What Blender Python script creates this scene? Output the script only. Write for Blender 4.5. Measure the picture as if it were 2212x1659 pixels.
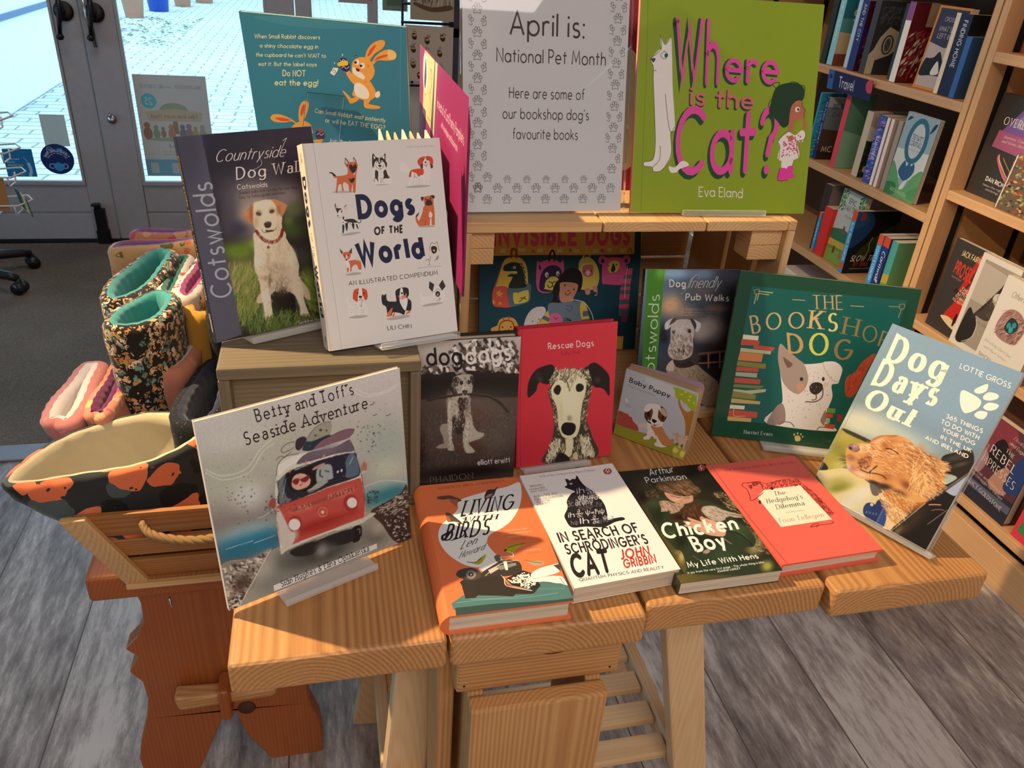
# Bookshop display table: books, crates, fabric book pouches, shelves, courtyard door.
import bpy, bmesh, math, random
import numpy as np
from mathutils import Vector, Matrix, geometry
random.seed(7); rng = np.random.default_rng(7)
PI = math.pi; R = math.radians
for o in list(bpy.data.objects): bpy.data.objects.remove(o)
SC = bpy.context.scene; COL = SC.collection

# ------------------------------------------------------------------ camera
cd = bpy.data.cameras.new('camera'); cam = bpy.data.objects.new('camera', cd); COL.objects.link(cam)
pitch, roll, yaw = 0.512531, 0.075602, 0.254704
fw = Vector((math.sin(yaw)*math.cos(pitch), math.cos(yaw)*math.cos(pitch), -math.sin(pitch)))
rt = Vector((math.cos(yaw), -math.sin(yaw), 0)); up = rt.cross(fw)
r2 = rt*math.cos(roll)+up*math.sin(roll); u2 = up*math.cos(roll)-rt*math.sin(roll)
M = Matrix((r2, u2, -fw)).transposed().to_4x4(); M.translation = Vector((0, 0, 1.3666)); cam.matrix_world = M
cd.sensor_width = 36; cd.lens = 1703.9/2212*36; cd.clip_start = .02
SC.camera = cam
# ------------------------------------------------------------------ world, lamps, exposure
SC.view_settings.view_transform = 'Standard'; SC.view_settings.look = 'None'
SC.view_settings.exposure = 0.0; SC.view_settings.gamma = 1; SC.view_settings.use_curve_mapping = False
W = bpy.data.worlds.new('overcast_sky'); SC.world = W; W.use_nodes = True
bg = W.node_tree.nodes['Background']; bg.inputs[0].default_value = (.42, .74, 1, 1); bg.inputs[1].default_value = 4.3
def spot(name, loc, aim, watts, col, size=95, blend=.5, rad=.02):
    l = bpy.data.lights.new(name, 'SPOT'); l.energy = watts; l.color = col; l.spot_size = R(size); l.spot_blend = blend; l.shadow_soft_size = rad
    o = bpy.data.objects.new(name, l); COL.objects.link(o); o.location = loc
    o.rotation_euler = (Vector(aim)-Vector(loc)).to_track_quat('-Z', 'Y').to_euler(); return o
def area(name, loc, size, watts, col, aim=None):
    l = bpy.data.lights.new(name, 'AREA'); l.energy = watts; l.color = col; l.shape = 'RECTANGLE'; l.size, l.size_y = size
    o = bpy.data.objects.new(name, l); COL.objects.link(o); o.location = loc
    if aim: o.rotation_euler = (Vector(aim)-Vector(loc)).to_track_quat('-Z', 'Y').to_euler()
    return o
WARM = (1, .70, .38)
spot('key_spot', (-1.15, 1.32, 2.45), (.7, .8, .8), 330, WARM, 54, .35)
spot('shelf_spot', (-.2, 1.25, 2.5), (1.75, 1.75, .9), 70, WARM, 60)
area('ceiling_fill', (.3, -1.3, 2.52), (1.8, 1.2), 44, (1, .86, .80))  # added soft fill for the room's ambient level, not a fitting
area('ceiling_fill_rear', (-.6, 2.7, 2.52), (1.4, .8), 12, (1, .88, .82))  # second added fill, weaker, towards the doors

# ------------------------------------------------------------------ materials
MATS = {}
def lin(c): 
    c = np.asarray(c, float); return np.where(c <= .04045, c/12.92, ((c+.055)/1.055)**2.4)
def hexc(h): 
    if len(h) == 3: h = ''.join(c*2 for c in h)
    return tuple(int(h[i:i+2], 16)/255 for i in (0, 2, 4))
def H(h): return tuple(lin(hexc(h)))
def nm(name):
    m = bpy.data.materials.new(name); m.use_nodes = True
    return m, m.node_tree.nodes, m.node_tree.links, m.node_tree.nodes['Principled BSDF']
def mat(name, h, rough=.6, metal=0, spec=.5, sheen=0):
    if name in MATS: return MATS[name]
    m, n, l, b = nm(name); c = H(h) if isinstance(h, str) else h
    b.inputs['Base Color'].default_value = (*c, 1); b.inputs['Roughness'].default_value = rough
    b.inputs['Metallic'].default_value = metal; b.inputs['Specular IOR Level'].default_value = spec
    if sheen: b.inputs['Sheen Weight'].default_value = sheen
    tc = n.new('ShaderNodeTexCoord'); ns = n.new('ShaderNodeTexNoise'); ns.inputs['Scale'].default_value = 35; ns.inputs['Detail'].default_value = 4
    mx = n.new('ShaderNodeMix'); mx.data_type = 'RGBA'; mx.blend_type = 'MULTIPLY'; mx.inputs['A'].default_value = (*c, 1)
    mr = n.new('ShaderNodeMapRange'); mr.inputs['To Min'].default_value = .88; mr.inputs['To Max'].default_value = 1.08
    l.new(tc.outputs['Object'], ns.inputs['Vector']); l.new(ns.outputs['Fac'], mr.inputs['Value']); l.new(mr.outputs['Result'], mx.inputs['B'])
    mx.inputs['Factor'].default_value = 1; l.new(mx.outputs['Result'], b.inputs['Base Color'])
    MATS[name] = m; return m
def ramp(n, stops):
    r = n.new('ShaderNodeValToRGB'); e = r.color_ramp.elements
    while len(e) < len(stops): e.new(.5)
    for i, (p, h) in enumerate(stops): e[i].position = p; e[i].color = (*H(h), 1)
    return r
def math_node(n, l, op, a, b=None):
    k = n.new('ShaderNodeMath'); k.operation = op
    for i, v in enumerate((a, b)):
        if v is None: continue
        if isinstance(v, (int, float)): k.inputs[i].default_value = v
        else: l.new(v, k.inputs[i])
    return k.outputs[0]
def wood(name, dark, mid, light, axis='Y', rings=95, rough=.5, distort=2.6, con=.38):
    """growth rings about an axis under each board, so faces show grain and ends show arcs"""
    m, n, l, b = nm(name); tc = n.new('ShaderNodeTexCoord'); oi = n.new('ShaderNodeObjectInfo')
    mp = n.new('ShaderNodeMapping'); l.new(tc.outputs['Object'], mp.inputs['Vector'])
    cx = n.new('ShaderNodeCombineXYZ'); ax = 'XYZ'.index(axis); others = [i for i in range(3) if i != ax]
    r1 = math_node(n, l, 'MULTIPLY', oi.outputs['Random'], .12); l.new(math_node(n, l, 'SUBTRACT', r1, .06), cx.inputs[others[0]])
    cx.inputs[others[1]].default_value = .05; l.new(math_node(n, l, 'MULTIPLY', oi.outputs['Random'], 7), cx.inputs[ax])
    l.new(cx.outputs[0], mp.inputs['Location'])
    sc = [1, 1, 1]; sc[ax] = .045; mp.inputs['Scale'].default_value = sc
    wv = n.new('ShaderNodeTexWave'); wv.wave_type = 'RINGS'; wv.rings_direction = axis; wv.wave_profile = 'SIN'
    wv.inputs['Scale'].default_value = rings*.9; wv.inputs['Distortion'].default_value = distort*3; wv.inputs['Detail'].default_value = 2; wv.inputs['Detail Scale'].default_value = .12
    l.new(mp.outputs[0], wv.inputs['Vector'])
    mp2 = n.new('ShaderNodeMapping'); sc2 = [420, 420, 420]; sc2[ax] = 9; mp2.inputs['Scale'].default_value = sc2; l.new(tc.outputs['Object'], mp2.inputs['Vector'])
    ns = n.new('ShaderNodeTexNoise'); ns.inputs['Scale'].default_value = 1; ns.inputs['Detail'].default_value = 3; l.new(mp2.outputs[0], ns.inputs['Vector'])
    n3 = n.new('ShaderNodeTexNoise'); n3.inputs['Scale'].default_value = 5; l.new(tc.outputs['Object'], n3.inputs['Vector'])
    f = math_node(n, l, 'ADD', math_node(n, l, 'MULTIPLY', wv.outputs['Fac'], con), math_node(n, l, 'MULTIPLY', ns.outputs['Fac'], .45))
    f = math_node(n, l, 'ADD', f, math_node(n, l, 'MULTIPLY', math_node(n, l, 'SUBTRACT', n3.outputs['Fac'], .5), .5))
    f = math_node(n, l, 'ADD', f, math_node(n, l, 'MULTIPLY', math_node(n, l, 'SUBTRACT', oi.outputs['Random'], .5), .16))
    rp = ramp(n, [(.1, light), (.45, mid), (.88, dark)]); l.new(f, rp.inputs['Fac']); l.new(rp.outputs['Color'], b.inputs['Base Color'])
    b.inputs['Roughness'].default_value = rough
    bp = n.new('ShaderNodeBump'); bp.inputs['Strength'].default_value = .05; bp.inputs['Distance'].default_value = .0008; l.new(f, bp.inputs['Height']); l.new(bp.outputs[0], b.inputs['Normal'])
    MATS[name] = m; return m
for a in 'XYZ':
    wood('pine_'+a, '8f5e36', 'bc8852', 'd0a068', a, 70, con=.34)
    wood('pale_pine_'+a, 'b98a5a', 'd8b384', 'e6c89e', a, 70, .55, 2, .16)
    wood('crate_pine_'+a, 'b07e4c', 'd6aa74', 'e8c898', a, 80, .55, 2.2, .2)
    wood('orange_pine_'+a, '84401c', 'a05426', 'b0652f', a, 60, .4, 2, .2)
    wood('oak_shelf_'+a, 'a8794c', 'c4966a', 'd2a87c', a, 60, .45, 1.6, .14)
    wood('grey_wood_'+a, '4e4534', '6e6350', '80745e', a, 60, .8, 2.2, .2)
    wood('slat_crate_'+a, '7a4a22', 'a86f38', 'bd8650', a, 60, .5, 2.2, .26)
# every printed cover: the ink colours live in the mesh
def printed(name, rough, coat=0):
    m, n, l, b = nm(name); a = n.new('ShaderNodeAttribute'); a.attribute_name = 'ink'
    l.new(a.outputs['Color'], b.inputs['Base Color']); b.inputs['Roughness'].default_value = rough; b.inputs['Coat Weight'].default_value = coat; b.inputs['Coat Roughness'].default_value = .15
    b.inputs['Specular IOR Level'].default_value = .35; MATS[name] = m; return m
printed('matt_print', .55); printed('gloss_print', .35, .25)
def pages_mat():
    m, n, l, b = nm('page_edges'); tc = n.new('ShaderNodeTexCoord'); mp = n.new('ShaderNodeMapping'); mp.inputs['Scale'].default_value = (6, 2600, 6)
    ns = n.new('ShaderNodeTexNoise'); ns.inputs['Scale'].default_value = 1; ns.inputs['Detail'].default_value = 2
    l.new(tc.outputs['Object'], mp.inputs[0]); l.new(mp.outputs[0], ns.inputs['Vector'])
    rp = ramp(n, [(.3, 'b8a88e'), (.7, 'f2e6d2')]); l.new(ns.outputs['Fac'], rp.inputs['Fac']); l.new(rp.outputs[0], b.inputs['Base Color']); b.inputs['Roughness'].default_value = .8
    MATS['page_edges'] = m
pages_mat()
def clear(name, ior=1.49, rough=.02, tint=(.97, .99, 1)):
    m, n, l, b = nm(name); b.inputs['Base Color'].default_value = (*tint, 1); b.inputs['Transmission Weight'].default_value = 1
    b.inputs['IOR'].default_value = ior; b.inputs['Roughness'].default_value = rough; MATS[name] = m; return m
def edge_lit(name):  # white mixed in at glancing angles imitates light piped to acrylic edges
    m, n, l, b = nm(name); out = n['Material Output']; tr = n.new('ShaderNodeBsdfTransparent'); tr.inputs['Color'].default_value = (.96, .98, 1, 1)
    b.inputs['Base Color'].default_value = (.92, .92, .9, 1); b.inputs['Roughness'].default_value = .12; lw = n.new('ShaderNodeLayerWeight'); lw.inputs['Blend'].default_value = .35
    mx = n.new('ShaderNodeMixShader'); mr = n.new('ShaderNodeMapRange'); mr.inputs['To Min'].default_value = .1; mr.inputs['To Max'].default_value = .95
    l.new(lw.outputs['Facing'], mr.inputs['Value']); l.new(mr.outputs[0], mx.inputs[0]); l.new(tr.outputs[0], mx.inputs[1]); l.new(b.outputs[0], mx.inputs[2]); l.new(mx.outputs[0], out.inputs['Surface']); MATS[name] = m
edge_lit('acrylic')
def thin_glass(name):
    m, n, l, b = nm(name); out = n['Material Output']; tr = n.new('ShaderNodeBsdfTransparent'); gl = n.new('ShaderNodeBsdfGlossy'); gl.inputs['Roughness'].default_value = .02
    tr.inputs['Color'].default_value = (.985, .99, 1, 1); fr = n.new('ShaderNodeFresnel'); fr.inputs['IOR'].default_value = 1.45; mx = n.new('ShaderNodeMixShader')
    l.new(fr.outputs[0], mx.inputs[0]); l.new(tr.outputs[0], mx.inputs[1]); l.new(gl.outputs[0], mx.inputs[2]); l.new(mx.outputs[0], out.inputs['Surface']); n.remove(b); MATS[name] = m
thin_glass('clear_pane')
def fabric(name, base, cols, scale=60, fill=.42, rough=.9, sheen=.2, hole=.28):
    """printed cotton: irregular motifs of a few colours on a ground"""
    m, n, l, b = nm(name); tc = n.new('ShaderNodeTexCoord'); nz = n.new('ShaderNodeTexNoise'); nz.inputs['Scale'].default_value = scale*.7; nz.inputs['Detail'].default_value = 2
    mixv = n.new('ShaderNodeMix'); mixv.data_type = 'VECTOR'; mixv.inputs['Factor'].default_value = .035
    l.new(tc.outputs['Object'], nz.inputs['Vector']); l.new(tc.outputs['Object'], mixv.inputs['A']); l.new(nz.outputs['Color'], mixv.inputs['B'])
    vo = n.new('ShaderNodeTexVoronoi'); vo.inputs['Scale'].default_value = scale; l.new(mixv.outputs['Result'], vo.inputs['Vector'])
    v2 = n.new('ShaderNodeTexVoronoi'); v2.inputs['Scale'].default_value = scale*2.3; l.new(mixv.outputs['Result'], v2.inputs['Vector'])
    sep = n.new('ShaderNodeSeparateColor'); l.new(vo.outputs['Color'], sep.inputs[0])
    rp = n.new('ShaderNodeValToRGB'); rp.color_ramp.interpolation = 'CONSTANT'; e = rp.color_ramp.elements
    while len(e) < len(cols): e.new(.5)
    for i, h in enumerate(cols): e[i].position = i/len(cols); e[i].color = (*H(h), 1)
    l.new(sep.outputs[0], rp.inputs['Fac'])
    ring = math_node(n, l, 'LESS_THAN', vo.outputs['Distance'], fill); hole = math_node(n, l, 'GREATER_THAN', v2.outputs['Distance'], hole)
    msk = math_node(n, l, 'MULTIPLY', ring, hole)
    mx = n.new('ShaderNodeMix'); mx.data_type = 'RGBA'; mx.inputs['A'].default_value = (*H(base), 1); l.new(rp.outputs[0], mx.inputs['B']); l.new(msk, mx.inputs['Factor'])
    l.new(mx.outputs['Result'], b.inputs['Base Color']); b.inputs['Roughness'].default_value = rough; b.inputs['Sheen Weight'].default_value = sheen
    wv = n.new('ShaderNodeTexNoise'); wv.inputs['Scale'].default_value = 900; l.new(tc.outputs['Object'], wv.inputs['Vector'])
    bp = n.new('ShaderNodeBump'); bp.inputs['Strength'].default_value = .15; bp.inputs['Distance'].default_value = .001; l.new(wv.outputs['Fac'], bp.inputs['Height']); l.new(bp.outputs[0], b.inputs['Normal'])
    MATS[name] = m; return m

# ------------------------------------------------------------------ mesh helpers
ORG = {}
class MB:
    def __init__(s): s.v = []; s.f = []; s.mi = []; s.sm = []
    def add(s, vs, fs, mi=0, sm=False):
        k = len(s.v); s.v += [tuple(v) for v in vs]; s.f += [tuple(i+k for i in f) for f in fs]; s.mi += [mi]*len(fs); s.sm += [sm]*len(fs); return s
    def box(s, a, b, mi=0, M=None):
        (x0, y0, z0), (x1, y1, z1) = a, b
        vs = [Vector(p) for p in ((x0,y0,z0),(x1,y0,z0),(x1,y1,z0),(x0,y1,z0),(x0,y0,z1),(x1,y0,z1),(x1,y1,z1),(x0,y1,z1))]
        if M is not None: vs = [M @ v for v in vs]
        return s.add(vs, [(0,3,2,1),(4,5,6,7),(0,1,5,4),(1,2,6,5),(2,3,7,6),(3,0,4,7)], mi)
    def hexa(s, p, mi=0): return s.add(p, [(0,3,2,1),(4,5,6,7),(0,1,5,4),(1,2,6,5),(2,3,7,6),(3,0,4,7)], mi)
    def bar(s, p, q, w, h, upv=(0,0,1), mi=0):
        p, q = Vector(p), Vector(q); d = (q-p).normalized(); a = d.cross(Vector(upv))
        a = a.normalized() if a.length > 1e-5 else Vector((1,0,0)); b = a.cross(d).normalized()
        vs = [c+a*sx*w/2+b*sy*h/2 for c in (p, q) for sx, sy in ((-1,-1),(1,-1),(1,1),(-1,1))]
        return s.add(vs, [(3,2,1,0),(4,5,6,7),(0,1,5,4),(1,2,6,5),(2,3,7,6),(3,0,4,7)], mi)
    def tube(s, pts, r, n=10, mi=0, closed=False, caps=True):
        pts = [Vector(p) for p in pts]; rs = r if isinstance(r, (list, tuple)) else [r]*len(pts); vs = []; prev = None
        for i, p in enumerate(pts):
            a = pts[i-1] if (i or closed) else p; b = pts[(i+1) % len(pts)] if (i+1 < len(pts) or closed) else p
            d = (b-a).normalized(); ref = prev if prev is not None else (Vector((0,0,1)) if abs(d.z) < .9 else Vector((1,0,0)))
            e = (ref-d*ref.dot(d)).normalized(); prev = e; g = d.cross(e)
            vs += [p+(e*math.cos(2*PI*k/n)+g*math.sin(2*PI*k/n))*rs[i] for k in range(n)]
        fs = []; m = len(pts)
        for i in range(m if closed else m-1):
            j = (i+1) % m
            fs += [(i*n+k, i*n+(k+1) % n, j*n+(k+1) % n, j*n+k) for k in range(n)]
        if caps and not closed: fs += [tuple(reversed(range(n))), tuple((m-1)*n+k for k in range(n))]
        return s.add(vs, fs, mi, True)
    def lathe(s, prof, c=(0,0,0), n=24, mi=0, M=None):
        vs = []; c = Vector(c)
        for r, z in prof: vs += [Vector((r*math.cos(2*PI*k/n), r*math.sin(2*PI*k/n), z)) for k in range(n)]
        vs = [c+(M @ v if M is not None else v) for v in vs]
        fs = [(i*n+k, i*n+(k+1) % n, (i+1)*n+(k+1) % n, (i+1)*n+k) for i in range(len(prof)-1) for k in range(n)]
        fs += [tuple(reversed(range(n))), tuple((len(prof)-1)*n+k for k in range(n))]
        return s.add(vs, fs, mi, True)
    def prism(s, poly, f0, f1, mi=0, sm=False):
        """extrude a 2D outline; f0/f1 turn (a,b) into the two 3D ends"""
        n = len(poly); vs = [f0(*p) for p in poly]+[f1(*p) for p in poly]
        tr = geometry.tessellate_polygon([[Vector((a, b, 0)) for a, b in poly]])
        fs = [tuple(t) for t in tr]+[tuple(n+i for i in reversed(t)) for t in tr]+[(i, (i+1) % n, n+(i+1) % n, n+i) for i in range(n)]
        return s.add(vs, fs, mi, sm)
    def build(s, name, mats, parent=None, bevel=0, seg=2, sub=0):
        # each part gets its origin at its own middle, so its grain belongs to it
        c = Vector([(min(v[i] for v in s.v)+max(v[i] for v in s.v))/2 for i in range(3)]) if parent else Vector((0, 0, 0))
        me = bpy.data.meshes.new(name); me.from_pydata([tuple(Vector(v)-c) for v in s.v], [], s.f)
        for m in (mats if isinstance(mats, (list, tuple)) else [mats]): me.materials.append(MATS[m] if isinstance(m, str) else m)
        me.polygons.foreach_set('material_index', s.mi); me.polygons.foreach_set('use_smooth', s.sm)
        bm = bmesh.new(); bm.from_mesh(me); bmesh.ops.recalc_face_normals(bm, faces=bm.faces); bm.to_mesh(me); bm.free(); me.update()
        o = bpy.data.objects.new(name, me); COL.objects.link(o)
        if parent: o.parent = parent; o.location = c-ORG.get(parent.name, Vector((0, 0, 0))); ORG[o.name] = c
        if bevel:
            b = o.modifiers.new('edge', 'BEVEL'); b.width = bevel; b.segments = seg; b.limit_method = 'ANGLE'; b.angle_limit = R(40)
        if sub:
            b = o.modifiers.new('smooth', 'SUBSURF'); b.levels = b.render_levels = sub
        return o
def tag(o, label, cat, group=None):
    o['label'] = label; o['category'] = cat
    if group: o['group'] = group
    return o
def thing(name, label, cat, loc=(0,0,0), group=None, Mx=None):
    o = bpy.data.objects.new(name, None); o.empty_display_size = .05; COL.objects.link(o)
    if Mx is not None: o.matrix_world = Mx
    else: o.location = loc
    return tag(o, label, cat, group)
def struct(o, label=None):
    o['kind'] = 'structure'
    if label: o['label'] = label
    return o
def copy_tree(o, loc=None, label=None, parent=None):
    c = o.copy(); COL.objects.link(c)
    if parent: c.parent = parent
    for ch in list(o.children): copy_tree(ch, parent=c)
    if loc is not None: c.location = loc
    if label: c['label'] = label
    return c
def pose(x, y, z, yaw, lean, rollz=0):
    y_, l_ = R(yaw), R(lean); u = Vector((math.cos(y_), math.sin(y_), 0)); nn = Vector((-math.sin(y_), math.cos(y_), 0))
    v = Vector((0, 0, 1))*math.cos(l_)+nn*math.sin(l_); w = v.cross(u)
    m = Matrix((u, w, v)).transposed().to_4x4(); m.translation = Vector((x, y, z)); return m

# ------------------------------------------------------------------ stroke lettering (drawn here, letter by letter)
GLY = {}
def _g(txt):
    for ln in txt.strip().split('\n'):
        ch, w, rest = ln.split(' ', 2); GLY[ch] = (float(w), rest)
_g('''A .72 0,0 .36,1 .72,0/.13,.32 .59,.32
B .54 0,0 0,1 .22,1 @.22,.76,.24,.24,90,-90 0,.52/.22,.52 @.25,.26,.27,.26,90,-90 0,0
C .76 @.44,.5,.44,.5,48,312
D .7 0,0 0,1 .25,1 @.25,.5,.45,.5,90,-90 0,0
E .46 .46,1 0,1 0,0 .46,0/0,.52 .4,.52
F .44 .45,1 0,1 0,0/0,.52 .38,.52
G .9 @.46,.5,.46,.5,45,360/.5,.48 .92,.48
H .6 0,0 0,1/.6,0 .6,1/0,.52 .6,.52
I 0 0,0 0,1
J .3 .3,1 .3,.2 @.12,.2,.18,.2,0,-120
K .55 0,0 0,1/.52,1 .02,.45/.18,.6 .56,0
L .42 0,1 0,0 .42,0
M .84 0,0 .1,1 .42,.2 .74,1 .84,0
N .62 0,0 0,1 .62,0 .62,1
O .96 @.48,.5,.48,.5,90,450
P .5 0,0 0,1 .24,1 @.24,.73,.26,.27,90,-90 0,.46
Q .96 @.48,.5,.48,.5,90,450/.55,.25 .9,-.05
R .54 0,0 0,1 .24,1 @.24,.73,.26,.27,90,-90 0,.46/.26,.46 .54,0
S .5 @.26,.75,.22,.25,40,270 @.26,.25,.25,.25,90,-145
T .62 0,1 .62,1/.31,1 .31,0
U .56 0,1 0,.3 @.28,.3,.28,.3,180,360 .56,1
V .68 0,1 .34,0 .68,1
W 1 0,1 .26,0 .5,.92 .74,0 1,1
X .58 0,0 .58,1/0,1 .58,0
Y .6 0,1 .3,.46 .6,1/.3,.46 .3,0
Z .56 0,1 .54,1 0,0 .56,0
a .58 @.29,.31,.29,.31,0,360/.58,.62 .58,0
b .58 0,1 0,0/@.29,.31,.29,.31,0,360
c .5 @.29,.31,.29,.31,50,310
d .58 @.29,.31,.29,.31,0,360/.58,1 .58,0
e .58 .02,.32 .57,.32 @.29,.31,.28,.31,5,315
f .3 @.28,.82,.14,.17,60,180 .14,0/0,.6 .3,.6
g .58 @.29,.31,.29,.31,0,360/.58,.62 .58,-.05 @.3,-.05,.28,.25,0,-150
h .46 0,0 0,1/0,.36 @.23,.36,.23,.26,180,0 .46,0
i 0 0,0 0,.62/0,.84 0,.87
j .1 .1,.62 .1,-.1 @-.02,-.1,.12,.15,0,-100/.1,.84 .1,.87
k .42 0,0 0,1/.4,.62 .02,.27/.14,.38 .44,0
l 0 0,0 0,1
m .8 0,0 0,.62/0,.38 @.2,.38,.2,.24,180,0 .4,0/.4,.38 @.6,.38,.2,.24,180,0 .8,0
n .46 0,0 0,.62/0,.36 @.23,.36,.23,.26,180,0 .46,0
o .6 @.3,.31,.3,.31,90,450
p .58 0,.62 0,-.3/@.29,.31,.29,.31,0,360
q .58 @.29,.31,.29,.31,0,360/.58,.62 .58,-.3
r .3 0,0 0,.62/0,.36 @.2,.4,.2,.22,180,50
s .38 @.2,.465,.16,.155,40,270 @.2,.155,.18,.155,90,-145
t .34 .15,.9 .15,0/-.02,.62 .36,.62
u .46 0,.62 0,.25 @.23,.25,.23,.25,180,360 .46,.62/.46,.62 .46,0
v .48 0,.62 .24,0 .48,.62
w .76 0,.62 .2,0 .38,.58 .56,0 .76,.62
x .42 0,0 .42,.62/0,.62 .42,0
y .5 0,.62 .24,.02/.5,.62 .12,-.3
z .44 0,.62 .42,.62 0,0 .44,0
0 .56 @.28,.5,.28,.5,90,450
1 .16 0,.78 .16,1 .16,0
2 .54 @.26,.73,.25,.27,170,-30 0,0 .54,0
3 .5 @.24,.76,.22,.24,150,-90/@.24,.27,.26,.27,90,-150
4 .58 .42,0 .42,1 0,.3 .58,.3
5 .56 .46,1 .1,1 .06,.58 @.24,.31,.28,.31,120,-140
6 .56 .42,1 .04,.42/@.28,.29,.28,.29,0,360
7 .5 0,1 .5,1 .14,0
8 .52 @.26,.76,.21,.24,0,360/@.26,.27,.26,.27,0,360
9 .56 .12,0 .52,.58/@.28,.71,.28,.29,0,360
. 0 0,0 0,.03
, 0 0,.03 -.06,-.14
' .04 .05,1 0,.78
: 0 0,0 0,.03/0,.55 0,.58
! 0 0,1 0,.3/0,0 0,.03
? .44 @.22,.76,.22,.24,170,-70 .22,.28/.22,0 .22,.03
& .62 .62,0 .14,.7 @.28,.82,.15,.17,215,-45 @.26,.25,.26,.25,130,330 .62,.42
- .3 0,.35 .3,.35
= .4 0,.42 .4,.42/0,.22 .4,.22
Ö .96 @.48,.5,.48,.5,90,450/.32,1.17 .32,1.2/.64,1.17 .64,1.2
Ó .96 @.48,.5,.48,.5,90,450/.42,1.12 .6,1.3
â .58 @.29,.31,.29,.31,0,360/.58,.62 .58,0/.12,.76 .3,.92 .48,.76
í 0 0,0 0,.62/-.02,.78 .12,.95
∂ .5 .08,.95 @.2,.5,.3,.5,80,0 @.25,.27,.25,.27,20,380
ψ .6 0,.7 @.3,.45,.3,.4,180,360 .6,.7/.3,.95 .3,-.25
ε .36 @.2,.5,.18,.15,50,270 @.2,.18,.2,.18,90,300
ħ .46 0,0 0,1/0,.36 @.23,.36,.23,.26,180,0 .46,0/-.1,.8 .25,.86''')
A2 = '.05,.5 @.25,.43,.2,.19,150,0 .45,.43 .45,0/.45,.36 @.24,.19,.21,.19,70,290 .45,.16'
def _strokes(s):
    out = []
    for st in s.split('/'):
        pts = []; curved = False
        for tk in st.split():
            if tk[0] == '@':
                cx, cy, rx, ry, a0, a1 = map(float, tk[1:].split(',')); n = max(4, int(abs(a1-a0)/18))
                for k in range(n+1):
                    a = R(a0+(a1-a0)*k/n); pts.append((cx+rx*math.cos(a), cy+ry*math.sin(a)))
            else: pts.append(tuple(map(float, tk.split(','))))
        q = [pts[0]]
        for p in pts[1:]:
            if abs(p[0]-q[-1][0])+abs(p[1]-q[-1][1]) > 1e-4: q.append(p)
        out.append(q)
    return out
STY = dict(fut=(1, 0, 0), gill=(1, 0, 0), helv=(1, 0, 0), hand=(1, 0, 0), serif=(.42, .5, 0), didone=(.27, .55, 0), slab=(1, .9, 0), script=(.45, 0, .38), swash=(.4, .5, .06))
def strip(pts, wfun, closed=False):
    """one even-width stroke as quads, mitred at its corners"""
    n = len(pts); qs = []; L = []; Rr = []
    P = [Vector(p) for p in pts]
    for i in range(n):
        a = P[i-1] if i else (P[-2] if closed else None); b = P[i+1] if i+1 < n else (P[1] if closed else None)
        d1 = (P[i]-a).normalized() if a is not None else None; d2 = (b-P[i]).normalized() if b is not None else None
        d = d1 if d2 is None else d2 if d1 is None else (d1+d2)
        if d.length < 1e-4: d = d1
        d = d.normalized(); k = 1.0
        if d1 is not None and d2 is not None:
            c = max(.45, d.dot(d1)); k = 1/c
        nn = Vector((-d.y, d.x)); w = wfun(d, i/(n-1))*.5*k; L.append(P[i]+nn*w); Rr.append(P[i]-nn*w)
    for i in range(n-1): qs.append([L[i], L[i+1], Rr[i+1], Rr[i]])
    return qs
def disc(c, r, n=10): return [Vector((c[0]+r*math.cos(2*PI*k/n), c[1]+r*math.sin(2*PI*k/n))) for k in range(n)]
def lay_text(txt, style, wt):
    """polygons in cap-height units and the run length"""
    lo, ser, sh = STY[style]; x = wt/2; polys = []; r = random.Random(len(txt)*13+3)
    for ch in txt:
        if ch == ' ': x += .32+wt*.6; continue
        w, s = GLY.get(ch, GLY['-'])
        if ch == 'a' and style in ('helv', 'serif', 'didone', 'slab'): w, s = .47, A2
        jx, jy = ((r.uniform(-.02, .02), r.uniform(-.03, .03)) if style == 'hand' else (0, 0))
        for st in _strokes(s):
            q = [Vector((px+x+jx+py*sh, py+jy)) for px, py in st]; closed = (q[0]-q[-1]).length < .02 and len(q) > 4
            if len(q) == 2 and (q[1]-q[0]).length < .06:
                polys.append(disc((q[0]+q[1])/2, max(wt*.62, .05))); continue
            wf = (lambda d, t: wt*(lo+(1-lo)*abs(d.y)**1.2)) if lo < 1 else (lambda d, t: wt)
            polys += strip(q, wf, closed)
            if style == 'hand': polys += [disc(q[0], wt*.5), disc(q[-1], wt*.5)]
            if ser and not closed:
                for e, nb in ((q[0], q[1]), (q[-1], q[-2])):
                    d = (e-nb).normalized()
                    if abs(d.y) > .7 and len(st) < 6 and min(abs(e.y-v) for v in (0, 1, .62, -.3)) < .03:
                        t = wt*(1 if lo == 1 else .3); hw = (wt*.5+.09+ser*.06); sg = 1 if d.y > 0 else -1; yy = e.y-sg*t*.5
                        polys.append([Vector((e.x-hw, yy-t/2)), Vector((e.x+hw, yy-t/2)), Vector((e.x+hw, yy+t/2)), Vector((e.x-hw, yy+t/2))])
        x += w+wt+(.13 if not ser else .2)
    return polys, x-wt/2-.1

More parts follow.
